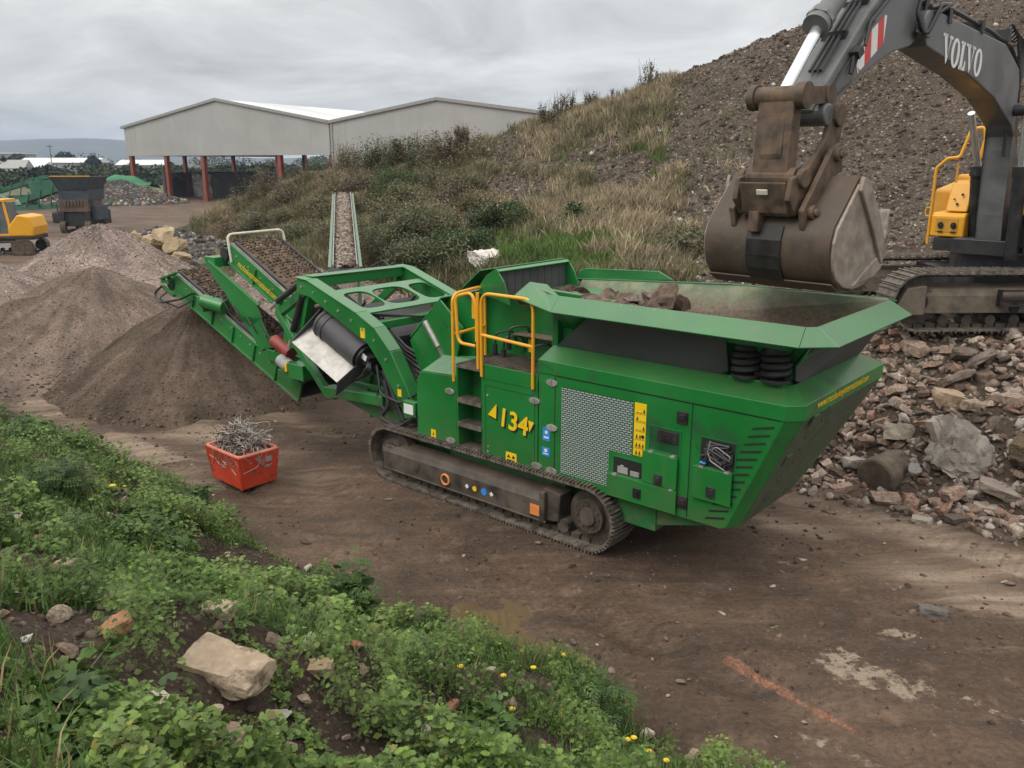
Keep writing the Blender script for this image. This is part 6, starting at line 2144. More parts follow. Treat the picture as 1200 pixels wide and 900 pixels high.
def single(name, seed, dims, p, rz, cols, label, cat, block=False, tilt=(0, 0), bump=0.6, sc=5.0, planes=12):
    me = block_mesh(name, seed, dims, 7) if block else rock_mesh(name, seed, dims, 3, planes, (0.4, 0.8), 0.10)
    roughen(me, seed, .045 * max(dims), 3.2 / max(dims))
    mt = pmat(name + '_surface', cols[0], cols[1], sc / max(.25, max(dims)), 0.92, 0.04, dust=(0.09, 0.068, 0.052), dust_amt=0.35, bump=bump, bscale=40, bdist=0.02, spec=0.2, stain=tuple(q * .55 for q in cols[0]), stain_amt=.3, stain_scale=3 / max(.25, max(dims)))
    me.materials.append(mt)
    return put(name, me, p, 1, (tilt[0], tilt[1], rz), label, cat)


RS = np.random.default_rng(11)
# big pieces of the rubble face
p = ray_hit(1140, 566, land_h)
single('boulder', 61, (1.10, 0.9, 1.0), (p[0], p[1] + .35, p[2] + .38), 0.4, [(0.20, 0.175, 0.145), (0.36, 0.32, 0.27)], 'big pale grey boulder, largest rock at the foot of the rubble face', 'boulder', bump=0.9, sc=4, planes=16)
p = ray_hit(1043, 574, land_h)
m_ = MB(); m_.cyl((-0.42, 0, 0), (0.40, 0.0, 0.02), 0.29, 0.25, 22); 
lg = m_.build('concrete_drum', pmat('brown_drum', (0.075, 0.055, 0.042), (0.16, 0.12, 0.088), 4, .9, dust=(0.18, .14, .1), dust_amt=.4, bump=.6, bscale=18, bdist=.03), bevel=0.04, smooth=True)
lg.location = (p[0] + .1, p[1] + .25, p[2] + .2); lg.rotation_euler = (0.1, -0.06, 0.62)
tag(lg, 'stubby brown cylinder lying at the foot of the rubble face left of the grey boulder', 'concrete stub')
BIG = [('concrete_slab', 1150, 428, (.62, .42, .13), .9, (-.75, .15), [(.19, .15, .12), (.25, .2, .165)], 'flat brown slab leaning on the rubble face above the grey boulder', 'slab'),
       ('concrete_slab', 1118, 452, (.48, .40, .13), .3, (-.6, -.2), [(.16, .125, .1), (.22, .175, .14)], 'squarish brown slab lying against the leaning slab on the rubble face', 'slab'),
       ('concrete_slab', 1128, 425, (.36, .36, .12), -.3, (-.7, .1), [(.15, .115, .09), (.2, .16, .13)], 'small square slab topmost of the slabs on the rubble face', 'slab'),
       ('sandstone_block', 1118, 474, (.60, .22, .20), -.35, (.1, .22), [(.33, .23, .15), (.44, .34, .24)], 'long yellowish sandstone block sloping above the grey boulder', 'stone block'),
       ('limestone_block', 1056, 512, (.40, .30, .22), .4, (-.25, .1), [(.33, .28, .22), (.42, .36, .29)], 'cream flat topped block above the brown cylinder', 'stone block'),
       ('kerb_stone', 1094, 540, (.15, .17, .48), .2, (-.45, -.15), [(.30, .25, .21), (.38, .32, .27)], 'pale square ended kerb stone propped beside the grey boulder', 'kerb stone'),
       ('cobble', 1071, 560, (.22, .19, .24), .2, (0, 0), [(.24, .22, .2), (.32, .3, .27)], 'round grey cobble touching the right end of the brown cylinder', 'cobble'),
       ('cobble', 1087, 552, (.22, .17, .17), 1.2, (0, 0), [(.25, .22, .2), (.33, .3, .27)], 'small round cobble between the brown cylinder and the kerb stone', 'cobble'),
       ('brown_boulder', 1198, 555, (.55, .6, .7), .3, (0, 0), [(.13, .095, .06), (.2, .15, .1)], 'brown boulder beyond the grey boulder at the foot of the rubble', 'boulder'),
       ('flat_stone', 1176, 582, (.62, .30, .16), -.5, (.1, .2), [(.24, .19, .155), (.31, .26, .215)], 'long flat stone on the ground in front of the brown boulder', 'stone'),
       ('flat_stone', 1155, 600, (.32, .2, .10), -.4, (0, .1), [(.3, .25, .21), (.37, .31, .26)], 'pale pinkish flat stone lying on the dirt nearest the long flat stone', 'stone'),
       ('brick', 1080, 614, (.24, .14, .09), -.6, (0, 0), [(.3, .26, .21), (.36, .31, .26)], 'pale loose block on the bare dirt in front of the brown cylinder', 'brick'),
       ('broken_stone', 1000, 546, (.30, .2, .14), .3, (0, 0), [(.34, .29, .25), (.42, .37, .32)], 'white angular stone on the dirt left of the brown cylinder', 'stone'),
       ('brick', 1094, 722, (.26, .14, .10), -.45, (0, 0), [(.12, .105, .092), (.17, .15, .13)], 'grey brick lying alone on the open dirt away from the rubble', 'brick'),
       ('dark_stone', 1121, 612, (.3, .16, .1), .2, (0, 0), [(.09, .07, .055), (.14, .11, .085)], 'dark flat stone on the dirt in front of the grey boulder', 'stone'),
       ('white_chip', 940, 658, (.16, .07, .05), -.6, (0, 0), [(.5, .47, .43), (.56, .53, .5)], 'white chip of stone alone on the dirt near the raked nose of the crusher', 'stone chip')]
for nm, u, v, dm, rz, tl, cols, lab, cat in BIG:
    p = ray_hit(u, v, land_h)
    hgt = dm[2] * (0.40 if max(abs(tl[0]), abs(tl[1])) < .3 else .8)
    single(nm, 300 + int(u * 7 + v) % 977, dm, (p[0], p[1], p[2] + hgt), rz, cols, lab, cat, block=('boulder' not in nm and 'cobble' not in nm and 'white' not in nm), tilt=tl)

# countable stones of the rubble face
placed = []
tries = 0
while len(placed) < 262 and tries < 20000:
    tries += 1
    X = RS.uniform(0.4, 6.6); Y = RS.uniform(3.75, 7.5)
    w = mworld(X, Y)
    z = float(land_h(w[0], w[1]))
    u, v = project(np.array([w[0], w[1], z]))
    if u > 1215 or u < 880: continue
    s = float(RS.choice([0.16, 0.2, 0.25, 0.31, 0.38], p=[.22, .3, .26, .15, .07]))
    if v < 480 and u > 1105 and RS.random() < .65: continue
    if v > 565 and RS.random() < .86: continue
    if 1085 < u < 1195 and 485 < v < 575: continue
    if 1000 < u < 1085 and 525 < v < 585: continue
    if any((w[0] - q[0]) ** 2 + (w[1] - q[1]) ** 2 < (0.40 * (s + q[2])) ** 2 for q in placed): continue
    placed.append((w[0], w[1], s))
    me = (BLOCK_ME if RS.random() < .65 else ROCK_ME)[RS.integers(0, 14)]
    put('rubble_stone', me, (w[0], w[1], z + s * .14), s, tuple(RS.uniform(-.6, .6, 2)) + (RS.uniform(0, 6.28),),
        'brown broken stone or brick lying loose among many in the rubble face', 'rubble', 'loose stones of the rubble face')
# smaller pieces nobody could count, on the face and strewn over the dirt
n = 5200
X = RS.uniform(-0.5, 9.5, n); Y = RS.normal(5.3, 1.25, n)
Pw = CO[None, :] + X[:, None] * E1 + Y[:, None] * E2
Pw[:, 2] = land_h(Pw[:, 0], Pw[:, 1]) + 0.01
sz = RS.choice([0.03, 0.045, 0.065, 0.09], n, p=[.4, .3, .2, .1])
keep = (Y > 3.4) & (RS.random(n) < np.where(Y < 4.2, .5, 1))
Pw, sz = Pw[keep], sz[keep]
parts = []
cols = np.array([(0.13, 0.098, 0.076), (0.19, 0.145, 0.11), (0.26, 0.21, 0.17), (0.10, 0.075, 0.058), (0.20, 0.125, 0.095), (0.34, 0.29, 0.25)])
for i in range(6):
    q = np.arange(i, len(Pw), 6)
    S = sz[q][:, None] * RS.uniform(.7, 1.3, (len(q), 3)) * np.array([1.2, .9, .7])
    V, T = scatter(ROCK1[i], Pw[q], rot_mats(len(q), RS, 1.0), S)
    parts.append((V, T, np.repeat(cols[RS.integers(0, 6, len(q))] * RS.uniform(.75, 1.2, (len(q), 1)), len(ROCK1[i][0]), 0)))
V, T, C = join_np(parts)
tag(np_mesh('rubble', V, T, M_STONE_V, None, C), 'small broken stones and grit between the larger pieces of rubble', 'rubble', None, 'stuff')


def ground_grit():
    parts = []
    n = 2600
    x = RS.uniform(-12, 9, n); y = RS.uniform(5.0, 18, n)
    t_, s_ = bank_ts(x, y)
    X, Y = mlocal(x, y)
    ok = (s_ > 5.3) & (land_h(x, y) < 0.25)
    dens = 0.15 + 0.85 * sstep(2.5, 4.0, Y) * sstep(-1, 2, X) + 0.35 * sstep(5.9, 5.2, s_) + .25 * sstep(.45, .6, fbm(x * .7, y * .7, 91, 3))
    ok &= RS.random(n) < dens
    x, y = x[ok], y[ok]
    P_ = np.stack([x, y, ground_h(x, y) + .004], -1)
    sz = RS.choice([.012, .02, .032, .05], len(x), p=[.45, .33, .17, .05])
    cc = np.array([(.10, .075, .06), (.17, .13, .10), (.30, .26, .22), (.45, .41, .37), (.08, .06, .048)])
    for i in range(6):
        q = np.arange(i, len(x), 6)
        V, T = scatter(ROCK1[i], P_[q], rot_mats(len(q), RS, .4), sz[q][:, None] * RS.uniform(.7, 1.3, (len(q), 3)) * np.array([1.3, .9, .55]))
        parts.append((V, T, np.repeat(cc[RS.choice(5, len(q), p=[.3, .3, .2, .06, .14])], len(ROCK1[i][0]), 0)))
    n = 5200
    x = RS.uniform(-9, 8, n); y = RS.uniform(5.2, 15, n)
    t_, s_ = bank_ts(x, y)
    ok = (s_ > 5.35) & (land_h(x, y) < .2) & (RS.random(n) < .15 + .85 * sstep(.46, .6, fbm(x * .9, y * .9, 93, 3)))
    x, y = x[ok], y[ok]
    V, T = scatter(ROCK1[2], np.stack([x, y, ground_h(x, y)], -1), rot_mats(len(x), RS, .5), RS.choice([.010, .016, .026, .04], len(x), p=[.42, .34, .19, .05])[:, None] * RS.uniform(.7, 1.3, (len(x), 3)) * np.array([1.2, 1, .75]))
    parts.append((V, T, np.repeat(np.array([(.080, .054, .039)]) * RS.uniform(.6, 1.5, (len(x), 1)), len(ROCK1[2][0]), 0)))
    V, T, C = join_np(parts)
    tag(np_mesh('gravel', V, T, M_STONE_V, None, C), 'small stones and grit strewn over the bare ground', 'gravel', None, 'stuff')


ground_grit()


def spoil_stones():
    """loose stones over the bare slope of the spoil heap and on its stony patches"""
    n = 60000
    y = RS.uniform(17, 48, n); x = RS.uniform(-6, 32, n)
    z = hill_h(x, y)
    u, v = project(np.stack([x, y, z], -1))
    g = hill_cover(x, y, z)
    ok = (u > 480) & (u < 1215) & (v > -12) & (v < 360) & (g < 0.45) & (z > 1.0)
    x, y, z, g = x[ok], y[ok], z[ok], g[ok]
    sz = RS.choice([.022, .035, .055, .09], len(x), p=[.38, .36, .2, .06])
    cc = np.array([(.066, .050, .037), (.10, .077, .058), (.14, .112, .087), (.21, .175, .14), (.42, .38, .34), (.055, .041, .03)])
    stony = sstep(.3, .6, fbm(x * .3, y * .3, 95, 3))
    parts = []
    small = [TETRA] + [rock_arrays(70 + i, 0, 3, (.5, .8), .2) for i in range(3)]
    for i in range(4):
        q = np.arange(i, len(x), 4)
        V, T = scatter(small[i], np.stack([x[q], y[q], z[q]], -1), rot_mats(len(q), RS, 1.4), sz[q][:, None] * RS.uniform(.6, 1.5, (len(q), 3)))
        parts.append((V, T, np.repeat(cc[RS.choice(6, len(q), p=[.26, .28, .2, .09, .02, .15])] * RS.uniform(.8, 1.15, (len(q), 1)), len(small[i][0]), 0)))
    V, T, C = join_np(parts)
    tag(np_mesh('spoil_gravel', V, T, M_STONE_V, None, C), 'stones and clods covering the bare slope of the spoil heap', 'gravel', None, 'stuff')


spoil_stones()


# stones tipped into the hopper
p0 = mworld(-0.6, 1.3, 2.30)
mnd = rock_mesh('dirt_mound', 77, (2.3, 1.25, 0.95), 3, 6, (.6, .9), .15)
HS = [(-1.45, 1.55, .42, .30), (-1.15, 1.2, .36, .30), (-.95, 1.5, .5, .28), (-.75, 1.05, .34, .3), (-.62, 1.55, .40, .30), (-.5, 1.2, .30, .22), (-.35, 1.6, .30, .2), (-.25, 1.1, .3, .26), (.02, 1.25, .62, .50), (-.05, 1.62, .36, .3), (.22, .95, .3, .22), (-1.3, .9, .3, .24), (-.15, .85, .26, .2), (-1.6, 1.2, .34, .22), (-1.0, .82, .26, .2)]
hcol = [(0.11, 0.075, 0.055), (0.17, 0.115, 0.085)]
M_HROCK = mat_rock('tipped_stone', [(.13, .09, .068), (.10, .068, .05), (.16, .115, .088), (.19, .15, .12), (.115, .08, .06)], .7)
o = put('dirt_mound', mnd, mworld(-.75, 1.28, 2.44), 1, (0, 0, AX - math.pi / 2), 'brown earthy load lying under the stones in the crusher hopper', 'earth')
mnd.materials.append(M_FINES)
for _ in range(22): HS.append((float(RS.uniform(-1.75, .15)), float(RS.uniform(.75, 1.75)), float(RS.uniform(.14, .34)), 0))
for i, (X, Y, s, h) in enumerate(HS):
    me = (ROCK_ME if i % 3 else BLOCK_ME)[i % 14]
    lab = 'brown stone lying in the crusher hopper with others of its size'
    grp = 'stones in the crusher hopper'
    if i == 8: lab, grp = 'largest brown boulder in the crusher hopper, nearest the bucket', None
    put('hopper_stone', me, mworld(X, Y, 2.74 + (.05 if i == 8 else (.16 * (1 - abs(X + .8) / 1.2) * RS.random() if i > 14 else .02))), s * 1.12, (RS.uniform(-.4, .4), RS.uniform(-.4, .4), RS.uniform(0, 6)), lab, 'stone', grp, M_HROCK)


# ---- heaps of crushed stone
def mat_heap(name, base, cols, sc, thr=0.3, amount=0.9, light=None):
    m, t, b = mat_base(name)
    tc = N(t, 'ShaderNodeTexCoord'); vec = tc.outputs['Object']
    col, n1, n2, n3 = soil_mix(t, vec, base, tuple(x * 1.35 for x in base), light or tuple(x * 1.9 for x in base), 0.8)
    c1, h1 = stones_layer(t, vec, sc, col, cols, thr, amount)
    c2, h2 = stones_layer(t, vec, sc * 2.3, c1, cols, thr, amount * .7, (4, 2, 9))
    mx = N(t, 'ShaderNodeMapping'); mx.inputs['Scale'].default_value = (1, 1, 0); t.links.new(vec, mx.inputs[0])
    nrm = N(t, 'ShaderNodeVectorMath', operation='NORMALIZE'); t.links.new(mx.outputs[0], nrm.inputs[0])
    zs = N(t, 'ShaderNodeSeparateXYZ'); t.links.new(vec, zs.inputs[0])
    cb = N(t, 'ShaderNodeCombineXYZ'); t.links.new(mth(t, 'MULTIPLY', zs.outputs['Z'], .25), cb.inputs[2])
    ad = N(t, 'ShaderNodeVectorMath', operation='ADD'); t.links.new(nrm.outputs[0], ad.inputs[0]); t.links.new(cb.outputs[0], ad.inputs[1])
    nr = noise(t, ad.outputs[0], 4.5, 7, .62, .3)
    nb_ = noise(t, vec, .55, 5, .6)
    g = mth(t, 'MULTIPLY', mrange(t, nr.outputs['Fac'], .32, .68, .70, 1.32), mrange(t, nb_.outputs['Fac'], .3, .7, .78, 1.22))
    gc = N(t, 'ShaderNodeCombineXYZ')
    for i in range(3): t.links.new(g, gc.inputs[i])
    c2 = mixc(t, 1.0, c2, gc.outputs[0], 'MULTIPLY').outputs[0]
    t.links.new(c2, b.inputs['Base Color'])
    b.inputs['Roughness'].default_value = .95; b.inputs['Specular IOR Level'].default_value = .12
    h = mth(t, 'ADD', h1, mth(t, 'MULTIPLY', h2, .6))
    h = mth(t, 'ADD', h, mth(t, 'MULTIPLY', n3.outputs['Fac'], .3))
    add_bump(t, b, h, .8, .5 / sc)
    return m


M_HEAP_PINK = mat_heap('pinkish_gravel', (0.16, 0.12, 0.10), [(.23, .175, .15), (.34, .275, .24), (.16, .12, .10), (.42, .36, .32)], 9)
M_HEAP_BROWN = mat_heap('brown_gravel', (0.115, 0.085, 0.067), [(.13, .097, .076), (.155, .115, .09), (.21, .165, .13), (.08, .058, .044)], 22, .3, .6)
M_HEAP_DUN = mat_heap('dun_gravel', (0.15, 0.115, 0.09), [(.16, .125, .1), (.22, .175, .14), (.28, .23, .185), (.12, .09, .07)], 18, .3, .7)
M_HEAP_FINES = mat_heap('dark_fines', (0.078, 0.056, 0.041), [(.085, .062, .046), (.11, .08, .06), (.15, .115, .09), (.055, .04, .03)], 34, .3, .5)
M_HEAP_DARK = mat_heap('dark_rubble', (0.05, 0.042, 0.036), [(.06, .052, .046), (.11, .1, .09), (.16, .15, .135), (.05, .042, .036)], 3.0)


def heap(name, peaks, mat, label, cat, res=0.16, seed=0, grit=None, ang=0.66):
    """peaks: (x, y, height, angle factor); the surface is the highest of the cones, rounded and roughened"""
    pk = np.array([q[:3] for q in peaks])
    rad = max(q[2] for q in peaks) / 0.45
    x0, x1, y0, y1 = pk[:, 0].min() - rad, pk[:, 0].max() + rad, pk[:, 1].min() - rad, pk[:, 1].max() + rad
    xs = np.arange(x0, x1, res); ys = np.arange(y0, y1, res)
    X, Y = np.meshgrid(xs, ys)
    def hf(X, Y):
        Z = np.full(X.shape, -5.0)
        for q in peaks:
            a = q[3] if len(q) > 3 else ang
            wob = 1 + (fbm(np.arctan2(Y - q[1], X - q[0]) * 1.6 + 9, X * 0 + q[0], seed + 3, 3) - .5) * .35
            d = np.hypot(X - q[0], Y - q[1]) * wob
            z = q[2] - a * (np.sqrt(d * d + .16) - .4)
            foot = 0.35 * np.exp(-np.abs(z) / .5)                      # spread foot
            z = z + foot * 0.35
            k = .25
            Z = np.maximum(Z, z)
        Z = Z + (fbm(X * .9, Y * .9, seed + 5, 4) - .5) * .28 + (fbm(X * 3.5, Y * 3.5, seed + 7, 3) - .5) * .09
        return Z
    Z = hf(X, Y)
    nx, ny = len(xs), len(ys)
    i = np.arange(ny - 1)[:, None] * nx + np.arange(nx - 1)[None, :]
    T = np.stack([i, i + 1, i + nx + 1, i + nx], -1).reshape(-1, 4)
    V = np.stack([X, Y, np.maximum(Z, -.4)], -1).reshape(-1, 3)
    T = T[(V[T][..., 2] > -.35).any(1)]
    used = np.unique(T); re = np.zeros(len(V), int); re[used] = np.arange(len(used))
    root = empty(name, (pk[0, 0], pk[0, 1], 0), 0, label, cat)
    off = np.array([pk[0, 0], pk[0, 1], 0])
    o = np_mesh('heap_surface', V[used] - off, re[T], mat, root, smooth=True)
    if grit:
        n, size, cc = grit
        gx = RS.uniform(x0, x1, n); gy = RS.uniform(y0, y1, n); gz = hf(gx, gy)
        ok = gz > -.02
        P_ = np.stack([gx, gy, gz], -1)[ok] - off
        V, T = scatter(TETRA, P_, rot_mats(len(P_), RS, 1.5), RS.uniform(.5, 1.3, len(P_)) ** 1.5 * size * (.7 + 1.3 * np.exp(-np.maximum(P_[:, 2], 0) / .25)))
        C = np.repeat(np.array(cc)[RS.integers(0, len(cc), len(P_))] * RS.uniform(.75, 1.2, (len(P_), 1)), len(TETRA[0]), 0)
        tag(np_mesh('loose_stones', V, T, M_STONE_V, root, C), kind='stuff')
    return hf


heap('fines_heap', [(-6.55, 17.4, 1.75, .66), (-5.3, 18.0, .85, .5), (-7.2, 18.2, 1.3, .6)], M_HEAP_FINES, 'dark brown cone of fines under the end of the fines conveyor', 'heap', .10, 5, (9000, .014, FINE_COLS))
heap('brown_gravel_heap', [(-10.3, 20.6, 2.0, .56), (-11.6, 19.4, 1.5, .46), (-9.4, 19.2, 1.1, .45)], M_HEAP_BROWN, 'brown gravel heap left of the cone of fines', 'heap', .12, 15, (9000, .02, [(.10, .075, .058), (.15, .115, .09), (.2, .16, .13)]))
heap('dun_gravel_heap', [(-14.0, 19.8, 1.95, .50), (-16.5, 20.0, 2.1, .5), (-13.0, 18.4, 1.1, .42)], M_HEAP_DUN, 'dun gravel heap at the left edge in front of the buff heap', 'heap', .13, 85, (6000, .02, [(.13, .10, .08), (.18, .145, .115), (.24, .2, .16)]))
heap('pink_gravel_heap', [(-13.4, 27.6, 2.55, .62), (-12.2, 26.6, 1.75, .52), (-10.2, 25.2, 1.25, .44), (-8.6, 25.8, 1.05, .40)], M_HEAP_PINK, 'pinkish gravel heap with a rounded top behind the brown heap', 'heap', .15, 25, (15000, .032, PALE_COLS))
heap('buff_gravel_heap', [(-15.6, 23.4, 2.15, .55), (-17.5, 23.8, 2.5, .55)], M_HEAP_PINK, 'buff gravel heap cut by the left edge of the picture', 'heap', .16, 35, (6000, .028, PALE_COLS))
heap('oversize_heap', [(-6.0, 23.5, 1.72, .5), (-4.4, 22.6, 1.5, .5), (-7.5, 25, 1.4, .5)], M_HEAP_PINK, 'pale stone heap behind the crusher conveyors, under the slim conveyor', 'heap', .16, 45, (8000, .04, PALE_COLS))

# ochre boulders and dark rubble beyond the gravel
for i, (u, v, y, s) in enumerate([(172, 282, 34, 1.3), (190, 272, 35, 1.5), (205, 284, 33.5, 1.2), (183, 294, 32, 1.0), (160, 272, 36, .9), (212, 296, 32, .9), (200, 300, 31.5, .8)]):
    p = at(u, v, y)
    me = rock_mesh('ochre_boulder', 400 + i, (s, s * .8, s * .75), 2, 9, (.5, .85), .1)
    me.materials.append(pmat('ochre_stone', (.26, .185, .105), (.40, .30, .185), 2.5, .9, bump=.6, bscale=6, bdist=.06, dust=(.16, .12, .08), dust_amt=.3) if i == 0 else bpy.data.materials['ochre_stone'])
    put('ochre_boulder', me, (p[0], p[1], max(.1, p[2] - .25)), 1, (RS.uniform(-.3, .3), RS.uniform(-.3, .3), RS.uniform(0, 6)), 'ochre boulder dumped with others beyond the pinkish gravel heap', 'boulder', 'ochre boulders beyond the gravel')
p = at(222, 292, 32.5)
single('white_boulder', 431, (1.1, .9, .8), (p[0], p[1], .35), .5, [(.36, .32, .26), (.48, .44, .37)], 'whitish boulder at the right end of the ochre boulders', 'boulder')
heap('dark_rubble_heap', [(-16.5, 40.0, 1.5, .42), (-14.2, 39.0, 1.1, .4), (-19.0, 41, 1.2, .4), (-12.5, 38.5, .8, .4)], M_HEAP_DARK, 'low dark grey rubble heap in the middle of the yard behind the ochre boulders', 'heap', .3, 55, (2600, .13, [(.06, .052, .046), (.1, .09, .08), (.15, .14, .125), (.24, .22, .2), (.09, .075, .06)]))

# stones lying on the foreground bank
STONE_SPOTS = []
BANKROCKS = [('bank_stone', 268, 795, (.41, .25, .11), -.35, [(.30, .225, .155), (.40, .315, .225)], 'large flat topped sandy stone on the green bank in the foreground', True),
             ('bank_stone', 180, 828, (.42, .2, .14), -.5, [(.42, .36, .28), (.54, .47, .38)], 'crumbly whitish stone half buried below the large sandy stone', False),
             ('bank_stone', 263, 888, (.26, .2, .17), .6, [(.20, .14, .105), (.30, .2, .14)], 'brown squarish stone at the bottom edge under the large sandy stone', True),
             ('bank_stone', 326, 850, (.22, .18, .15), .3, [(.25, .235, .215), (.36, .345, .315)], 'grey white stone below the right end of the large sandy stone', False),
             ('bank_stone', 46, 642, (.26, .2, .16), .4, [(.26, .155, .10), (.34, .21, .14)], 'reddish brown stone near the left edge of the green bank', False),
             ('bank_stone', 258, 722, (.30, .17, .09), -.4, [(.32, .245, .165), (.42, .335, .24)], 'thin yellowish flat stone beside the bare soil above the large sandy stone', True),
             ('brick', 212, 678, (.22, .13, .16), 1.3, [(.30, .12, .065), (.38, .17, .10)], 'orange brick standing up by the bare soil in the weeds', True),
             ('brick', 138, 742, (.23, .12, .09), .9, [(.30, .13, .07), (.36, .2, .12)], 'tilted orange brick among leaves left of the yellowish flat stone', True),
             ('bank_stone', 318, 718, (.24, .18, .12), .1, [(.25, .18, .13), (.33, .25, .18)], 'sandy stone among weeds just right of the bare soil', False),
             ('bank_stone', 372, 790, (.26, .14, .08), 0, [(.28, .195, .125), (.36, .26, .17)], 'flat tan stone half hidden by leaves right of the large sandy stone', True),
             ('brick', 548, 768, (.16, .1, .08), -.7, [(.34, .115, .075), (.42, .17, .115)], 'broken red brick in the greenery near the puddle edge', True),
             ('bank_stone', 566, 746, (.20, .12, .09), .3, [(.42, .36, .26), (.5, .44, .33)], 'cream stone at the rim of the bank beside the puddle', False),
             ('bank_stone', 76, 668, (.24, .14, .08), -.4, [(.3, .23, .165), (.38, .3, .22)], 'flat buff stone lying under the reddish brown stone', True),
             ('bank_stone', 145, 712, (.26, .12, .1), -.6, [(.25, .18, .125), (.33, .25, .18)], 'long buff stone sunk in the soil left of the orange bricks', True),
             ('bank_stone', 222, 852, (.16, .12, .08), 0, [(.27, .13, .07), (.33, .18, .105)], 'rust coloured stone between the crumbly whitish stone and the brown squarish one', False),
             ('bank_stone', 252, 838, (.14, .1, .08), .4, [(.38, .3, .22), (.46, .38, .29)], 'small cream stone under the large sandy stone', False),
             ('bank_stone', 128, 606, (.15, .11, .08), .4, [(.44, .4, .33), (.54, .5, .43)], 'cream stone perched in the leaves of the upper bank', False),
             ('bank_stone', 163, 608, (.13, .08, .13), .4, [(.5, .48, .43), (.6, .58, .53)], 'white upright stone in the leaves of the upper bank', False),
             ('bank_stone', 756, 866, (.2, .15, .12), .4, [(.42, .36, .29), (.52, .45, .37)], 'whitish stone at the foot of the bank near the yellow flowers', False),
             ('brick', 530, 832, (.13, .09, .07), 1.1, [(.30, .14, .085), (.36, .19, .12)], 'small piece of red brick on bare soil low in the foreground', True),
             ('bank_stone', 33, 757, (.09, .07, .06), .2, [(.45, .42, .38), (.55, .52, .47)], 'small white pebble on the bare soil at the left edge', False)]
for i, (nm, u, v, dm, rz, cols, lab, blk) in enumerate(BANKROCKS):
    p = bank_point(u, v)
    if i: dm = tuple(q * .68 for q in dm)
    p[2] += .025
    STONE_SPOTS.append((p[0], p[1], max(dm[:2]) * .50))
    single(nm, 500 + i * 3, dm, (p[0], p[1], p[2] + dm[2] * .30), rz, cols, lab, 'brick' if nm == 'brick' else 'stone', block=blk, tilt=(.12, -.08 if i else .05))
# lesser stones scattered over the bank
PEB = [rock_mesh('bank_pebble', 950 + i, (1, rnd.uniform(.6, .9), rnd.uniform(.45, .7)), 2, 12, (.4, .8)) for i in range(8)]
M_PEB = mat_rock('bank_stones', [(.32, .25, .18), (.42, .35, .27), (.24, .17, .125), (.30, .14, .085), (.36, .29, .21), (.20, .15, .11), (.48, .42, .34), (.27, .2, .15)], .6, 5)
for me_ in PEB: me_.materials.append(M_PEB)
cnt = 0
for _ in range(2000):
    if cnt >= 120: break
    u = RS.uniform(-5, 860); v = RS.uniform(490, 900)
    p = bank_point(u, v)
    t_, s_ = bank_ts(p[0], p[1])
    if s_ > 5.15 or any((p[0] - q[0]) ** 2 + (p[1] - q[1]) ** 2 < (q[2] + .12) ** 2 for q in STONE_SPOTS): continue
    s = float(RS.choice([.06, .09, .14], p=[.42, .38, .20]))
    STONE_SPOTS.append((p[0], p[1], s * 1.0)); cnt += 1
    put('bank_pebble', PEB[cnt % 8], (p[0], p[1], p[2] + s * .26), s, tuple(RS.uniform(-.5, .5, 2)) + (RS.uniform(0, 6.28),), 'small stone or bit of brick lying among the weeds of the foreground bank', 'stone', 'small stones on the foreground bank')
# white crumpled sacking on the far bank
p = ray_hit(567, 316, land_h, 14)
me = rock_mesh('sacking', 801, (1.0, .7, .75), 3, 7, (.5, .9), .16, flat=False)
me.materials.append(pmat('off_white_sacking', (.55, .50, .44), (.68, .63, .57), 3, .85, bump=.9, bscale=5, bdist=.12))
put('sacking', me, (p[0], p[1], p[2] + .28), 1, (.3, .2, .4), 'crumpled off white sacking dumped in the grass behind the crusher', 'sacking')


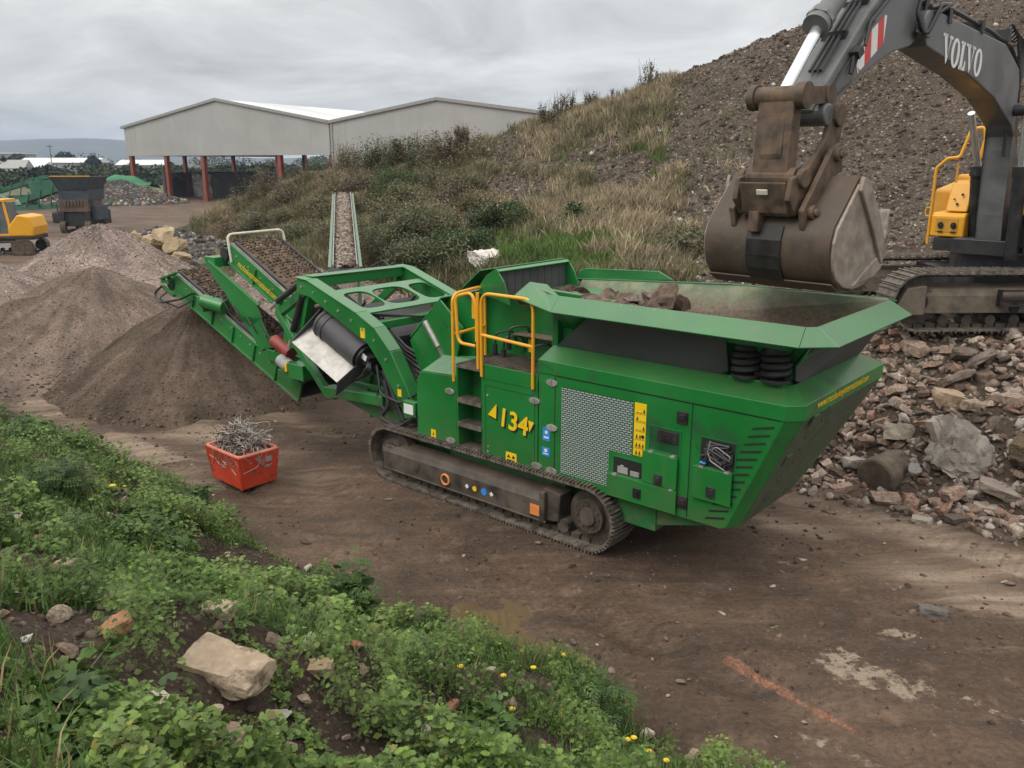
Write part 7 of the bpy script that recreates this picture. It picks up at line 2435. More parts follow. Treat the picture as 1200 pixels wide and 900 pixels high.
# ------------------------------------------------------------------ slim conveyor standing behind the crusher
def build_stockpile_conveyor():
    a = at(405, 322, 17.6); b = at(402, 233, 29.5)
    d = Vector(b - a); rz = math.atan2(d.y, d.x)
    root = empty('stockpile_conveyor', (a[0], a[1], 0), rz, 'slim pale green conveyor loaded with stones, pointing at the shed behind the crusher', 'conveyor')
    Lh = math.hypot(d.x, d.y)
    def q(t, y, h=0): return Vector((t * Lh, y, a[2] + t * (b[2] - a[2]) + h))
    pg = pmat('faded_green_paint', (.10, .19, .125), (.17, .26, .19), 2, .5, dust=DUST, dust_amt=.4, dust_up=.4)
    for s in (-1, 1):
        m = MB()
        m.bar(q(0, s * .30), q(1, s * .30), .05, .05)
        m.bar(q(0, s * .30, -.3), q(1, s * .30, -.3), .05, .05)
        for k in range(15): m.bar(q(k / 15, s * .30, -.3 if k % 2 else 0), q((k + 1) / 15, s * .30, 0 if k % 2 else -.3), .035, .035)
        m.bar(q(0, s * .32, .16), q(1, s * .32, .16), .07, .03)
        m.build('side_frame', pg, root, bevel=.008)
        m = MB(); m.bar(q(0, s * .25, .16), q(1, s * .26, .16), .02, .12); m.build('skirt_rubber', M_GREY, root)
    m = MB(); m.bar(q(0, 0, .02), q(1, 0, .02), .5, .02); m.build('belt', M_RUBBER, root)
    m = MB(); m.cyl(q(1, -.36), q(1, .36), .14, n=16); m.cyl(q(0, -.36), q(0, .36), .14, n=16); m.build('drum', M_BLACK, root, smooth=True)
    for t in (.18, .62):
        m = MB()
        for s in (-1, 1): m.bar((t * Lh, s * .30, 0), q(t, s * .30, -.1), .09, .09); 
        m.bar((t * Lh, -.36, .8), (t * Lh, .36, .8), .06, .06)
        m.build('leg', pg, root)
    rs = np.random.default_rng(8)
    n = 2600
    t = rs.random(n); y = np.clip(rs.normal(0, .13, n), -.22, .22)
    Pp = np.stack([t * Lh, y, a[2] + t * (b[2] - a[2]) + .05 + .14 * np.cos(y / .24 * 1.5)], -1)
    V, T = scatter(ROCK1[0], Pp, rot_mats(n, rs, 1.2), rs.uniform(.5, 1.4, n) * .045)
    C = np.repeat(np.array(PALE_COLS)[rs.integers(0, 4, n)] * .8, len(ROCK1[0][0]), 0)
    tag(np_mesh('carried_stone', V, T, M_STONE_V, root, C), kind='stuff')
    MB().cyl((.3, .55, a[2] - .1), (.3, .75, a[2] - .1), .12, n=14).build('drive_motor', M_BLACK, root, smooth=True); m = MB(); m.tube(fillet([(.2, -.5, a[2] + .1), (0, -.8, a[2] + .3), (-.4, -1.0, a[2] + .1)], .2, 5), .02, 6); m.build('hose', M_BLACK, root, smooth=True)


build_stockpile_conveyor()
# ------------------------------------------------------------------ sheds and far yard
def build_shed(name, label, left, right, depth, dirv, eave, peak, clad_z, rear_z, posts, walls=False):
    """portal shed: gable front from left to right (world xy), ridge running along dirv"""
    l = np.array(left, float); r = np.array(right, float)
    w = np.linalg.norm(r - l); ex = (r - l) / w
    rz = math.atan2(ex[1], ex[0])
    root = empty(name, (l[0], l[1], 0), rz, label, 'shed')
    clad = bpy.data.materials.get('grey_cladding')
    if clad is None:
        clad, t, b = mat_base('grey_cladding')
        tc = N(t, 'ShaderNodeTexCoord')
        wv = N(t, 'ShaderNodeTexWave'); wv.inputs['Scale'].default_value = 0.55; wv.bands_direction = 'X'; wv.wave_profile = 'SIN'
        t.links.new(tc.outputs['Object'], wv.inputs['Vector'])
        n = noise(t, tc.outputs['Object'], .25, 5, .6)
        rr_ = ramp(t, n.outputs['Fac'], (.33, .325, .305), (.385, .38, .36), .35, .65)
        mp = N(t, 'ShaderNodeMapping'); mp.inputs['Scale'].default_value = (1.6, 1, .06)
        t.links.new(tc.outputs['Object'], mp.inputs[0])
        nst = noise(t, mp.outputs[0], 1.0, 5, .6)
        c = mixc(t, mrange(t, nst.outputs['Fac'], .5, .8, 0, .35), rr_.outputs[0], (.25, .24, .215))
        t.links.new(c.outputs[0], b.inputs['Base Color']); b.inputs['Roughness'].default_value = .55
        add_bump(t, b, wv.outputs['Fac'], .25, .05)
    roofm = bpy.data.materials.get('pale_roof_sheet')
    if roofm is None:
        roofm, t, b = mat_base('pale_roof_sheet')
        tc = N(t, 'ShaderNodeTexCoord')
        mp = N(t, 'ShaderNodeMapping'); mp.inputs['Scale'].default_value = (.02, .22, .02)
        t.links.new(tc.outputs['Object'], mp.inputs[0])
        wv = N(t, 'ShaderNodeTexNoise'); wv.inputs['Scale'].default_value = 1.5; wv.inputs['Detail'].default_value = 2
        t.links.new(mp.outputs[0], wv.inputs['Vector'])
        c = ramp(t, wv.outputs['Fac'], (.50, .50, .49), (.66, .66, .65), .45, .55)
        t.links.new(c.outputs[0], b.inputs['Base Color']); b.inputs['Roughness'].default_value = .5
    redm = bpy.data.materials.get('red_oxide_steel') or pmat('red_oxide_steel', (.20, .045, .03), (.28, .072, .045), 1.5, .6, dust=(.25, .2, .16), dust_amt=.3)
    dk = bpy.data.materials.get('dark_soffit') or pmat('dark_soffit', (.06, .06, .058), (.09, .09, .085), 1, .8)
    conc = bpy.data.materials.get('stained_concrete') or pmat('stained_concrete', (.055, .052, .047), (.10, .095, .085), .35, .9, stain=(.19, .18, .16), stain_amt=.25, stain_scale=.5)
    mid = w / 2
    # front cladding
    m = MB(); m.prism([(0, clad_z), (w, clad_z), (w, eave), (mid, peak), (0, eave)], -.12, 0.0, 'y'); m.build('gable_cladding', clad, root)
    m = MB()
    for (x0, z0, x1, z1) in ((-.4, eave - .06, mid, peak + .1), (mid, peak + .1, w + (.4 if walls else .1), eave - .06)):
        m.bar((x0, -.2, z0 + .05), (x1, -.2, z1 + .05), .25, .30)
    m.build('verge_trim', M_GREY, root)
    # roof
    m = MB()
    m.plate([(-.5, -.1, eave - .02), (mid, -.1, peak + .1), (mid, depth, peak + .1), (-.5, depth, eave - .02)], .12)
    m.plate([(mid, -.1, peak + .1), (w + .1, -.1, eave - .02), (w + .1, depth, eave - .02), (mid, depth, peak + .1)], .12)
    m.build('roof', roofm, root)
    m = MB(); m.plate([(0.1, .2, eave - .35), (mid, .2, peak - .35), (mid, depth - .2, peak - .35), (.1, depth - .2, eave - .35)], .06); m.plate([(w - .1, .2, eave - .35), (mid, .2, peak - .35), (mid, depth - .2, peak - .35), (w - .1, depth - .2, eave - .35)], .06); m.build('soffit', dk, root)
    # side and rear cladding down to rear_z
    m = MB()
    m.box(-.12, 0, 0, depth, clad_z if not walls else 0, eave); m.box(w, w + .12, 0, depth, clad_z if not walls else 0, eave)
    m.build('side_cladding', clad, root)
    m = MB(); m.prism([(0, rear_z), (w, rear_z), (w, eave), (mid, peak), (0, eave)], depth - .12, depth, 'y'); m.build('rear_cladding', clad, root)
    for px in posts:
        m = MB(); m.box(px - .24, px + .24, -.02, .45, 0, clad_z + .4); m.box(px - .38, px + .38, -.06, .56, 0, .5); m.build('post', redm, root)
    return root, w, dict(red=redm, conc=conc, clad=clad, dark=dk)


l1 = at(150, 186, 109)[:2]; r1 = at(388, 182, 93)[:2]
SH, w1, sm = build_shed('open_shed', 'grey gabled shed open below on red posts at the back of the yard', l1, r1, 26, None, 8.65, 11.3, 5.25, 6.2, [0.5, 6.9, 13.3, 25.5, 33.0])
for k in range(7):
    m = MB(); x = .5 + k * (w1 - 1) / 6
    m.box(x - .28, x + .28, 25.4, 25.85, 0, 8.4); m.build('post', sm['red'], SH)
for y in (8.5, 17):
    for x in (.3, w1 - .3):
        m = MB(); m.box(x - .2, x + .2, y - .2, y + .2, 0, 8.4); m.build('post', sm['red'], SH)
m = MB(); m.box(.8, w1, 9.0, 9.5, 0, 3.1); m.build('push_wall', sm['conc'], SH)
MB().box(-.2, .3, 5, 22, 0, 3.2).build('side_wall', sm['conc'], SH); MB().box(w1 - .3, w1 + .2, 5, 22, 0, 3.2).build('side_wall', sm['conc'], SH)
m = MB(); m.box(.9, 4.6, 8.9, 8.99, 0, 2.9); m.build('white_stained_wall', pmat('pale_stained_concrete', (.30, .29, .265), (.42, .41, .38), .5, .9, stain=(.13, .12, .105), stain_amt=.6, stain_scale=.7), SH)
m = MB()
m.bar((.4, 8.5, 8.2), (6, 8.5, 5.6), .2, .2); m.bar((w1 - .4, 8.5, 8.2), (w1 - 6, 8.5, 5.6), .2, .2)
m.build('haunch_brace', sm['red'], SH)
ex = (r1 - l1) / np.linalg.norm(r1 - l1)
r2 = r1 + ex * 27.5
SH2, w2, _ = build_shed('closed_shed', 'grey gabled shed with clad front joined to the right of the open shed', r1 + ex * .25, r2, 26, None, 8.6, 10.35, 3.9, 0.0, [0.5], True)
m = MB(); m.box(0.2, w2, .4, .7, 0, 4.1); m.build('base_wall', sm['conc'], SH2)
m = MB(); m.box(5.6, 13.5, -.16, -.121, 3.9, 5.35); m.build('door_opening', M_DARK, SH2)
m = MB(); m.box(0.0, .25, -.22, -.12, 3.9, 8.6); m.build('downpipe', M_GREY, SH2)
# things stored in and behind the shed
hp = SH.matrix_world
def shw(x, y, z=0):
    c, s = math.cos(SH.rotation_euler.z), math.sin(SH.rotation_euler.z)
    return (l1[0] + c * x - s * y, l1[1] + s * x + c * y, z)
p = shw(17, 34)
heap('white_rubble_heap', [(p[0], p[1], 4.2, .5), (p[0] + 4, p[1] - 2, 3.8, .5), (p[0] - 4, p[1] + 1, 3.7, .5), (p[0] - 9, p[1] + 3, 3.0, .5)], mat_heap('white_broken_stone', (.25, .24, .22), [(.3, .29, .27), (.5, .49, .46), (.2, .19, .17), (.6, .58, .55)], 1.6), 'whitish rubble heap seen through the open shed', 'heap', .5, 65)
p = shw(11.6, 1.5)
single('stone_lump', 851, (1.6, 1.0, 1.0), (p[0], p[1], .4), .3, [(.2, .17, .12), (.3, .26, .19)], 'pale stone lump on the floor in the mouth of the open shed', 'stone')

# scrap and green netting beside the shed
p = at(140, 226, 97)
hf = heap('scrap_heap', [(p[0], p[1], 2.6, .42), (p[0] - 5, p[1] + 2, 2.9, .45), (p[0] + 3.2, p[1] - 1, 1.6, .4)], M_HEAP_DARK, 'messy scrap heap left of the open shed', 'heap', .4, 75, (3200, .13, [(.06, .05, .045), (.2, .1, .07), (.35, .33, .3), (.05, .13, .07), (.3, .22, .16), (.12, .13, .14)]))
m = MB(); pts = []
nn = 14
gx, gy = np.meshgrid(np.linspace(-4.2, 4.2, nn), np.linspace(-1.6, 1.6, 6))
gz = 2.4 + .5 * np.cos(gx * .5) + (fbm(gx, gy, 81, 3) - .5) * 1.0 - .22 * gy ** 2
i = np.arange(5)[:, None] * nn + np.arange(nn - 1)[None, :]
T = np.stack([i, i + 1, i + nn + 1, i + nn], -1).reshape(-1, 4)
p = at(140, 214, 101)
o = np_mesh('green_sheet', np.stack([gx, gy, gz], -1).reshape(-1, 3), T, pmat('green_netting', (.02, .13, .055), (.04, .20, .09), 2, .7), smooth=True)
o.location = (p[0], p[1], 0); tag(o, 'green sheeting draped over scrap behind the scrap heap', 'sheeting')
sol = o.modifiers.new('thick', 'SOLIDIFY'); sol.thickness = .04


# ---- dark crusher seen end-on
def build_dark_crusher():
    root = empty('jaw_crusher', tuple(onz(90, 273)), 0.06, 'dark blue tracked crusher seen end on in the far yard', 'crusher')
    nv = pmat('dark_blue_paint', (.022, .034, .045), (.05, .065, .075), 2, .55, dust=(.12, .09, .07), dust_amt=.45, dust_up=.3)
    rb = pmat('muddy_jaw_steel', (.07, .048, .035), (.14, .095, .065), 1.5, .8)
    m = MB(); 
    m.plate([(-1.72, 0, 4.0), (1.72, 0, 4.0), (1.25, .3, 3.05), (-1.25, .3, 3.05)], .08)
    m.plate([(-1.72, 0, 4.0), (-1.25, .3, 3.05), (-1.25, 3.6, 3.05), (-1.72, 3.8, 4.0)], .08); m.plate([(1.72, 0, 4.0), (1.25, .3, 3.05), (1.25, 3.6, 3.05), (1.72, 3.8, 4.0)], .08)
    m.box(-1.3, 1.3, .3, 3.6, 2.3, 3.05)
    for x in (-1.2, -.6, 0, .6, 1.2): m.bar((x, .02, 3.9), (x * .8, .26, 3.05), .08, .06, (0, 1, 0))
    m.build('feed_hopper', nv, root, bevel=.02)
    m = MB(); m.box(-1.72, 1.72, -.06, .02, 3.98, 4.06); m.build('hopper_edge', M_YELLOW_DULL, root)
    m = MB(); m.box(-1.25, 1.25, .1, 3.2, 1.5, 2.35)
    for k in range(6): m.box(-.75 + k * .28, -.6 + k * .28, .0, .1, 1.9, 2.35)
    m.build('jaw_box', rb, root, bevel=.02)
    m = MB(); m.box(-1.15, 1.15, .25, 5.0, .45, 1.5); m.prism([(-1.3, .4), (-1.05, .4), (-.85, 1.5), (-1.3, 1.6)], .05, .35, 'y'); m.prism([(1.3, .4), (1.05, .4), (.85, 1.5), (1.3, 1.6)], .05, .35, 'y'); m.build('engine_body', M_BLACK, root, bevel=.03)
    m = MB(); m.bar((1.35, .5, 2.4), (1.75, .8, 1.3), .12, .2); m.box(1.3, 1.75, .6, 3, .9, 1.9); m.build('side_guard', nv, root, bevel=.02); MB().bar((-1.45, .0, 2.2), (-1.35, .1, .7), .08, .1).build('stay_bar', nv, root)
    crawler(root, 0, .45, -.2, 3.2, 0, .85, Matrix.Translation((-.85, .0, 0)) @ Matrix.Rotation(math.pi / 2, 4, 'Z'), .2)
    root.scale = (.74, .74, .90)
    crawler(root, 0, .45, -.2, 3.2, 0, .85, Matrix.Translation((1.3, .0, 0)) @ Matrix.Rotation(math.pi / 2, 4, 'Z'), .2)


build_dark_crusher()


def build_far_excavator():
    p = onz(12, 297)
    root = empty('small_excavator', tuple(p - np.array([.25, 0, 0])), 0.15, 'yellow excavator with a glazed cab at the left edge of the far yard', 'excavator')
    glass = pmat('cab_glass', (.09, .115, .125), (.16, .19, .20), .8, .12, .03, spec=.6)
    m = MB()
    for x, y in ((-1.6, -.75), (.05, -.75), (-1.6, .75), (.05, .75), (.75, -.7)):
        m.bar((x, y, 1.05), (x if x < .7 else .55, y, 2.85), .11, .11)
    m.box(-1.65, .6, -.8, .8, 2.82, 2.95); m.box(-1.65, .75, -.8, .8, 1.0, 1.12)
    cab = m.build('cab_frame', M_YELLOW, root, bevel=.02)
    m = MB(); m.box(-1.55, .0, -.74, .74, 1.12, 2.82); m.box(.1, .62, -.70, .70, 1.12, 2.78); m.build('window', glass, cab)
    m = MB(); m.box(-.8, -.72, -.79, -.76, 1.12, 2.8); m.box(-1.5, -.1, -.79, -.76, 2.0, 2.06); m.build('window_bar', M_BLACK, cab)
    m = MB(); m.prism([(.75, 1.0), (2.0, 1.0), (2.1, 1.5), (1.95, 2.05), (1.3, 2.15), (.75, 1.5)], -1.1, .9, 'y'); m.build('engine_cover', M_YELLOW, root, bevel=.08, seg=3)
    m = MB(); m.box(-1.7, 2.0, -1.1, 1.0, .82, 1.0); m.cyl((0, 0, .6), (0, 0, .9), .6, n=24); m.build('slew_deck', M_BLACK, root, bevel=.03)
    m = MB(); m.box(-3.2, -1.75, -.45, .35, 1.0, 2.6); m.bar((-2.0, 0, 1.4), (-5.2, 0, 3.6), .4, .5); m.build('boom', M_BLACK, root, bevel=.03)
    crawler(root, -1.3, -.8, -1.7, 1.9, 0, .75, None, .18)
    crawler(root, .8, 1.3, -1.7, 1.9, 0, .75, None, .18)
    m = MB(); m.box(.9, 1.95, -1.36, -1.2, .05, .7); m.build('mud_crust', M_RUST, root)
    root.scale = (.92, .92, .92)


build_far_excavator()


def build_screens():
    gm = pmat('far_green_paint', (.02, .10, .06), (.04, .16, .09), .8, .5, dust=(.14, .11, .085), dust_amt=.4)
    for (u, v, y, rz, lab) in ((52, 250, 66, -.1, 'green screening machine with a raised conveyor beside the dark blue crusher'), (14, 232, 84, .15, 'lower green screening machine at the left edge beyond the yellow excavator')):
        p = at(u, v, y)
        root = empty('screening_machine', (p[0], p[1], 0), rz, lab, 'screening machine')
        m = MB(); m.bar((-5, 0, .9), (2.5, 0, 1.3), 1.1, .35); m.build('chassis', gm, root)
        m = MB(); m.bar((-1.5, -.5, 1.6), (3.4, -.5, 3.1), .15, .4); m.bar((-1.5, .5, 1.6), (3.4, .5, 3.1), .15, .4); m.bar((-1.5, 0, 1.5), (3.4, 0, 3.0), .8, .1); m.build('screen_box', gm, root)
        m = MB(); m.bar((-2, 0, 1.2), (-6.2, 0, 3.2), .7, .25); m.bar((-2.4, .5, .4), (-4.4, .5, 2.2), .1, .1); m.build('conveyor', gm, root)
        m = MB(); m.prism([(2.2, 1.5), (4.4, 1.8), (4.6, 2.9), (2.0, 2.6)], -1.0, 1.0, 'y'); m.build('hopper', gm, root, bevel=.03)
        for x in (-3.6, 1.6):
            m = MB(); m.box(x - .5, x + .5, -.8, .8, 0, .8); m.build('wheel_set', M_BLACK, root, bevel=.1)
        for k in range(4):
            m = MB(); m.bar((-1 + k, -.6, 1.2), (-.6 + k, -.6, 2.3 + .3 * k), .08, .08); m.build('brace', gm, root)


build_screens()

# ---- far hedges, trees and long sheds
def foliage_mass(rs, boxes, n, size, cols):
    """leafy mass from many small faces spread through lumpy volumes; boxes: (x, y, rx, ry, h)"""
    tri = (np.array([(-.5, -.3, 0), (.5, -.35, .12), (.1, .6, -.1), (-.35, .3, .2)]), np.array([(0, 1, 2), (0, 2, 3)]))
    Ps, Cs = [], []
    per = max(1, n // len(boxes))
    for (x, y, rx, ry, h) in boxes:
        a = rs.uniform(0, 2 * np.pi, per); r = np.sqrt(rs.random(per)); t = rs.random(per) ** .7
        k = np.sqrt(np.clip(1 - (t - .35) ** 2 / .46, 0.02, 1))
        q = np.stack([x + np.cos(a) * r * rx * k, y + np.sin(a) * r * ry * k, t * h * (1 + .12 * np.sin(a * 3 + x))], -1)
        Ps.append(q)
        c = np.array(cols)[rs.integers(0, len(cols))]
        Cs.append(np.tile(c, (per, 1)) * rs.uniform(.7, 1.3, (per, 1)))
    P_ = np.concatenate(Ps); C = np.concatenate(Cs)
    V, T = scatter(tri, P_, rot_mats(len(P_), rs, 1.2), rs.uniform(.6, 1.4, len(P_)) * size)
    return V, T, np.repeat(C, 4, 0)


M_FOL = mat_vcol('foliage', .75, 0, var=.25, vscale=.8, spec=.3)
rs = np.random.default_rng(41)
boxes = []
for k in range(150):
    x = rs.uniform(-190, 20); y = rs.uniform(150, 235); boxes.append((x, y, rs.uniform(3, 7), rs.uniform(2, 4), rs.uniform(2.0, 4.0)))
for k in range(60):
    x = rs.uniform(-330, 60); y = rs.uniform(300, 420); boxes.append((x, y, rs.uniform(6, 12), 5, rs.uniform(4, 7.5)))
V, T, C = foliage_mass(rs, boxes, 90000, .55, [(.035, .055, .022), (.05, .07, .03), (.065, .07, .035), (.028, .045, .02)])
tag(np_mesh('far_hedgerows', V, T, M_FOL, None, C), 'far off dark hedgerows and scrub between yard and hills', 'hedgerow', None, 'stuff')
ftr = [(75, 184, 300, 4.5, 6.5, 'rounded tree standing behind the long white shed'), (20, 186, 320, 5, 6, 'low tree left of the long white shed'), (108, 187, 280, 3, 5, 'small dark tree at the right end of the long white shed'), (10, 200, 190, 4, 4.2, 'bushy tree beside the small white cottage')]
for i, (u, v, y, r, h, lab) in enumerate(ftr):
    p = at(u, v, y)
    root = empty('far_tree', (p[0], p[1], 0), 0, lab, 'tree')
    V, T, C = foliage_mass(np.random.default_rng(50 + i), [(0, 0, r, r, h), (r * .4, 0, r * .6, r * .6, h * .85), (-r * .5, 0, r * .6, r * .5, h * .75)], 4200, .55, [(.03, .045, .02)])
    V[:, 2] += .8
    np_mesh('crown', V, T, M_FOL, root, C)
    MB().cyl((0, 0, 0), (0, 0, h * .6), .3, .12, 8).build('trunk', M_RUST, root)
wroof = pmat('white_sheet_roof', (.55, .56, .57), (.66, .67, .68), .05, .5)
wwall = pmat('pale_shed_wall', (.26, .27, .27), (.34, .35, .35), .1, .7)
for nm, u0, u1, v0, y, h, lab in (('long_shed', 22, 112, 187.0, 290, 3.6, 'long low white roofed shed under the hills'), ('low_shed', 136, 190, 189.5, 270, 3.0, 'low white roofed shed half hidden by the open shed posts'), ('low_shed', -20, 46, 192.0, 240, 2.4, 'pale low shed in front of the long white shed')):
    a, b_ = at(u0, v0, y), at(u1, v0, y)
    zt = a[2]
    root = empty(nm, (a[0], a[1], 0), 0, lab, 'shed')
    Lx = b_[0] - a[0]
    m = MB(); m.box(0, Lx, 0, 9, 0, zt - .9); m.build('wall', wwall, root)
    m = MB(); m.prism([(-.5, zt - 1.0), (4.5, zt + .6), (9.5, zt - 1.0)], -.5, Lx + .5, 'x'); m.build('roof', wroof, root)
p = at(8, 199, 185)
root = empty('cottage', (p[0] - 4, p[1], 0), .2, 'small white cottage among trees at the left edge', 'cottage')
MB().box(0, 7, 0, 6, 0, 3.2).build('wall', M_WHITE, root); MB().prism([(-.3, 3.2), (3, 5.0), (6.3, 3.2)], -.3, 7.3, 'x').build('roof', M_GREY, root)
p = at(4, 182, 330)
root = empty('white_block', (p[0] - 8, p[1], 0), 0, 'pale square building at the left edge under the hills', 'building')
MB().box(0, 14, 0, 12, 0, 7.5).build('wall', wwall, root); MB().box(-.3, 14.3, -.3, 12.3, 7.5, 8).build('roof', wroof, root)
p = at(60, 186, 260)
root = empty('utility_pole', (p[0], p[1], 0), 0, 'thin pole rising in front of the long white shed', 'pole')
MB().cyl((0, 0, 0), (0, 0, 9.5), .14, .09, 8).build('post', M_FRAME, root); MB().box(-.9, .9, -.05, .05, 8.9, 9.05).build('cross_arm', M_FRAME, root)

# ---- the damp air of the day: hills and sheds fade towards it
def build_haze():
    m = bpy.data.materials.new('damp_air'); m.use_nodes = True
    t = m.node_tree
    t.nodes.clear()
    out = N(t, 'ShaderNodeOutputMaterial'); pv = N(t, 'ShaderNodeVolumePrincipled')
    pv.inputs['Color'].default_value = (.60, .72, .94, 1)
    pv.inputs['Density'].default_value = 0.00028
    pv.inputs['Anisotropy'].default_value = 0.0
    t.links.new(pv.outputs[0], out.inputs['Volume'])
    o = MB().box(-3600, 3600, -420, 3300, -14, 110).build('haze', m)
    tag(o, kind='stuff')


build_haze()
# ------------------------------------------------------------------ vegetation
def mat_leaf(name, rough=.5, var=.3, vscale=3.0, trans=.25):
    m, t, b = mat_base(name)
    a = attr_col(t)
    tc = N(t, 'ShaderNodeTexCoord')
    n = noise(t, tc.outputs['Object'], vscale, 4, .6)
    sp = mrange(t, n.outputs['Fac'], .3, .7, 1 - var, 1 + var)
    cm = N(t, 'ShaderNodeCombineXYZ')
    for i in range(3): t.links.new(sp, cm.inputs[i])
    c = mixc(t, 1.0, a.outputs['Color'], cm.outputs[0], 'MULTIPLY')
    t.links.new(c.outputs[0], b.inputs['Base Color'])
    b.inputs['Roughness'].default_value = rough; b.inputs['Specular IOR Level'].default_value = .3
    tr = N(t, 'ShaderNodeBsdfTranslucent')
    t.links.new(c.outputs[0], tr.inputs['Color'])
    mx = N(t, 'ShaderNodeMixShader'); mx.inputs[0].default_value = trans
    out = [x for x in t.nodes if x.type == 'OUTPUT_MATERIAL'][0]
    t.links.new(b.outputs[0], mx.inputs[1]); t.links.new(tr.outputs[0], mx.inputs[2]); t.links.new(mx.outputs[0], out.inputs[0])
    return m


M_LEAF = mat_leaf('green_leaf')
M_GRASS = mat_leaf('grass_blade', .7, .25, .8, .2)


def lobed_leaf(lobes=5, n=15, depth=.32, cup=.12, elong=1.0):
    """round lobed leaf: fan round the stalk point, edges drooping"""
    th = np.linspace(-2.75, 2.75, n)
    r = 1 - depth * (0.5 - 0.5 * np.cos(th * lobes + math.pi)) * .9
    r = r * (1 - .12 * (np.abs(th) / 2.75) ** 2)
    x = r * np.sin(th) * .55; y = (r * np.cos(th) * .55 + .22) * elong
    z = -cup * (x ** 2 + (y - .2) ** 2) * 2.2
    V = np.concatenate([[[0, .12, .03]], np.stack([x, y, z], -1)])
    T = np.array([(0, i + 1, i + 2) for i in range(n - 1)])
    return V, T[:, ::-1]


def pinnate_leaf(k=5):
    """narrow leaf cut into paired leaflets"""
    V, T = [], []
    for i in range(k):
        y = i / k
        w = .34 * (1 - .55 * abs(y - .35))
        for s in (-1, 1):
            o = len(V)
            V += [(0, y, -.08 * y * y), (s * w * .55, y + .02, .02), (s * w, y + .16, -.03), (s * w * .4, y + .14, .02)]
            T += [(o, o + 1, o + 3), (o + 1, o + 2, o + 3)]
    o = len(V)
    V += [(-.10, .9, -.06), (.10, .9, -.06), (0, 1.15, -.12)]
    T += [(o, o + 1, o + 2)]
    return np.array(V, float), np.array(T)


def blade(bend=.4, w=.05):
    V = np.array([(-w, 0, 0), (w, 0, 0), (-w * .8, bend * .25, .55), (w * .8, bend * .25, .55), (0, bend, 1.0)])
    return V, np.array([(0, 1, 3), (0, 3, 2), (2, 3, 4)])


LEAVES = [lobed_leaf(5, 15, .30), lobed_leaf(7, 17, .22, .2), lobed_leaf(3, 13, .42, .15, 1.15), lobed_leaf(5, 13, .15, .25, 1.2)]
PINN = pinnate_leaf()
GREENS = np.array([(.042, .088, .020), (.075, .140, .028), (.058, .108, .030), (.100, .170, .040), (.085, .140, .048), (.135, .185, .055)])
RV = np.random.default_rng(77)


def leaf_mats(n, rs, lean=(.1, .9)):
    """leaf faces looking mostly upwards, spun about, tipped outward"""
    rz = rs.uniform(0, 2 * np.pi, n)
    return euler_mats(rs.uniform(*lean, n) * -1 * rs.choice([1, 1, 1, -.4], n), rs.uniform(-.45, .45, n), rz)


def bank_crumbs():
    n = 9000
    t = RV.uniform(-14.5, 4.5, n); s_ = RV.uniform(.3, 5.6, n)
    x = t * E1[0] + s_ * E2[0]; y = t * E1[1] + s_ * E2[1]
    z = bank_h(x, y)
    sz = RV.choice([.008, .014, .024, .04], n, p=[.45, .32, .18, .05])
    cc = np.array([(.05, .036, .027), (.085, .06, .045), (.14, .105, .08), (.26, .21, .165), (.065, .047, .035)])
    parts = []
    for i in range(6):
        q = np.arange(i, n, 6)
        V, T = scatter(ROCK1[i], np.stack([x[q], y[q], z[q]], -1), rot_mats(len(q), RV, .9), sz[q][:, None] * RV.uniform(.7, 1.3, (len(q), 3)))
        parts.append((V, T, np.repeat(cc[RV.choice(5, len(q), p=[.3, .3, .2, .05, .15])], len(ROCK1[i][0]), 0)))
    V, T, C = join_np(parts)
    tag(np_mesh('soil_crumbs', V, T, M_STONE_V, None, C), 'crumbs of soil and small stones on the bare parts of the foreground bank', 'soil', None, 'stuff')


bank_crumbs()


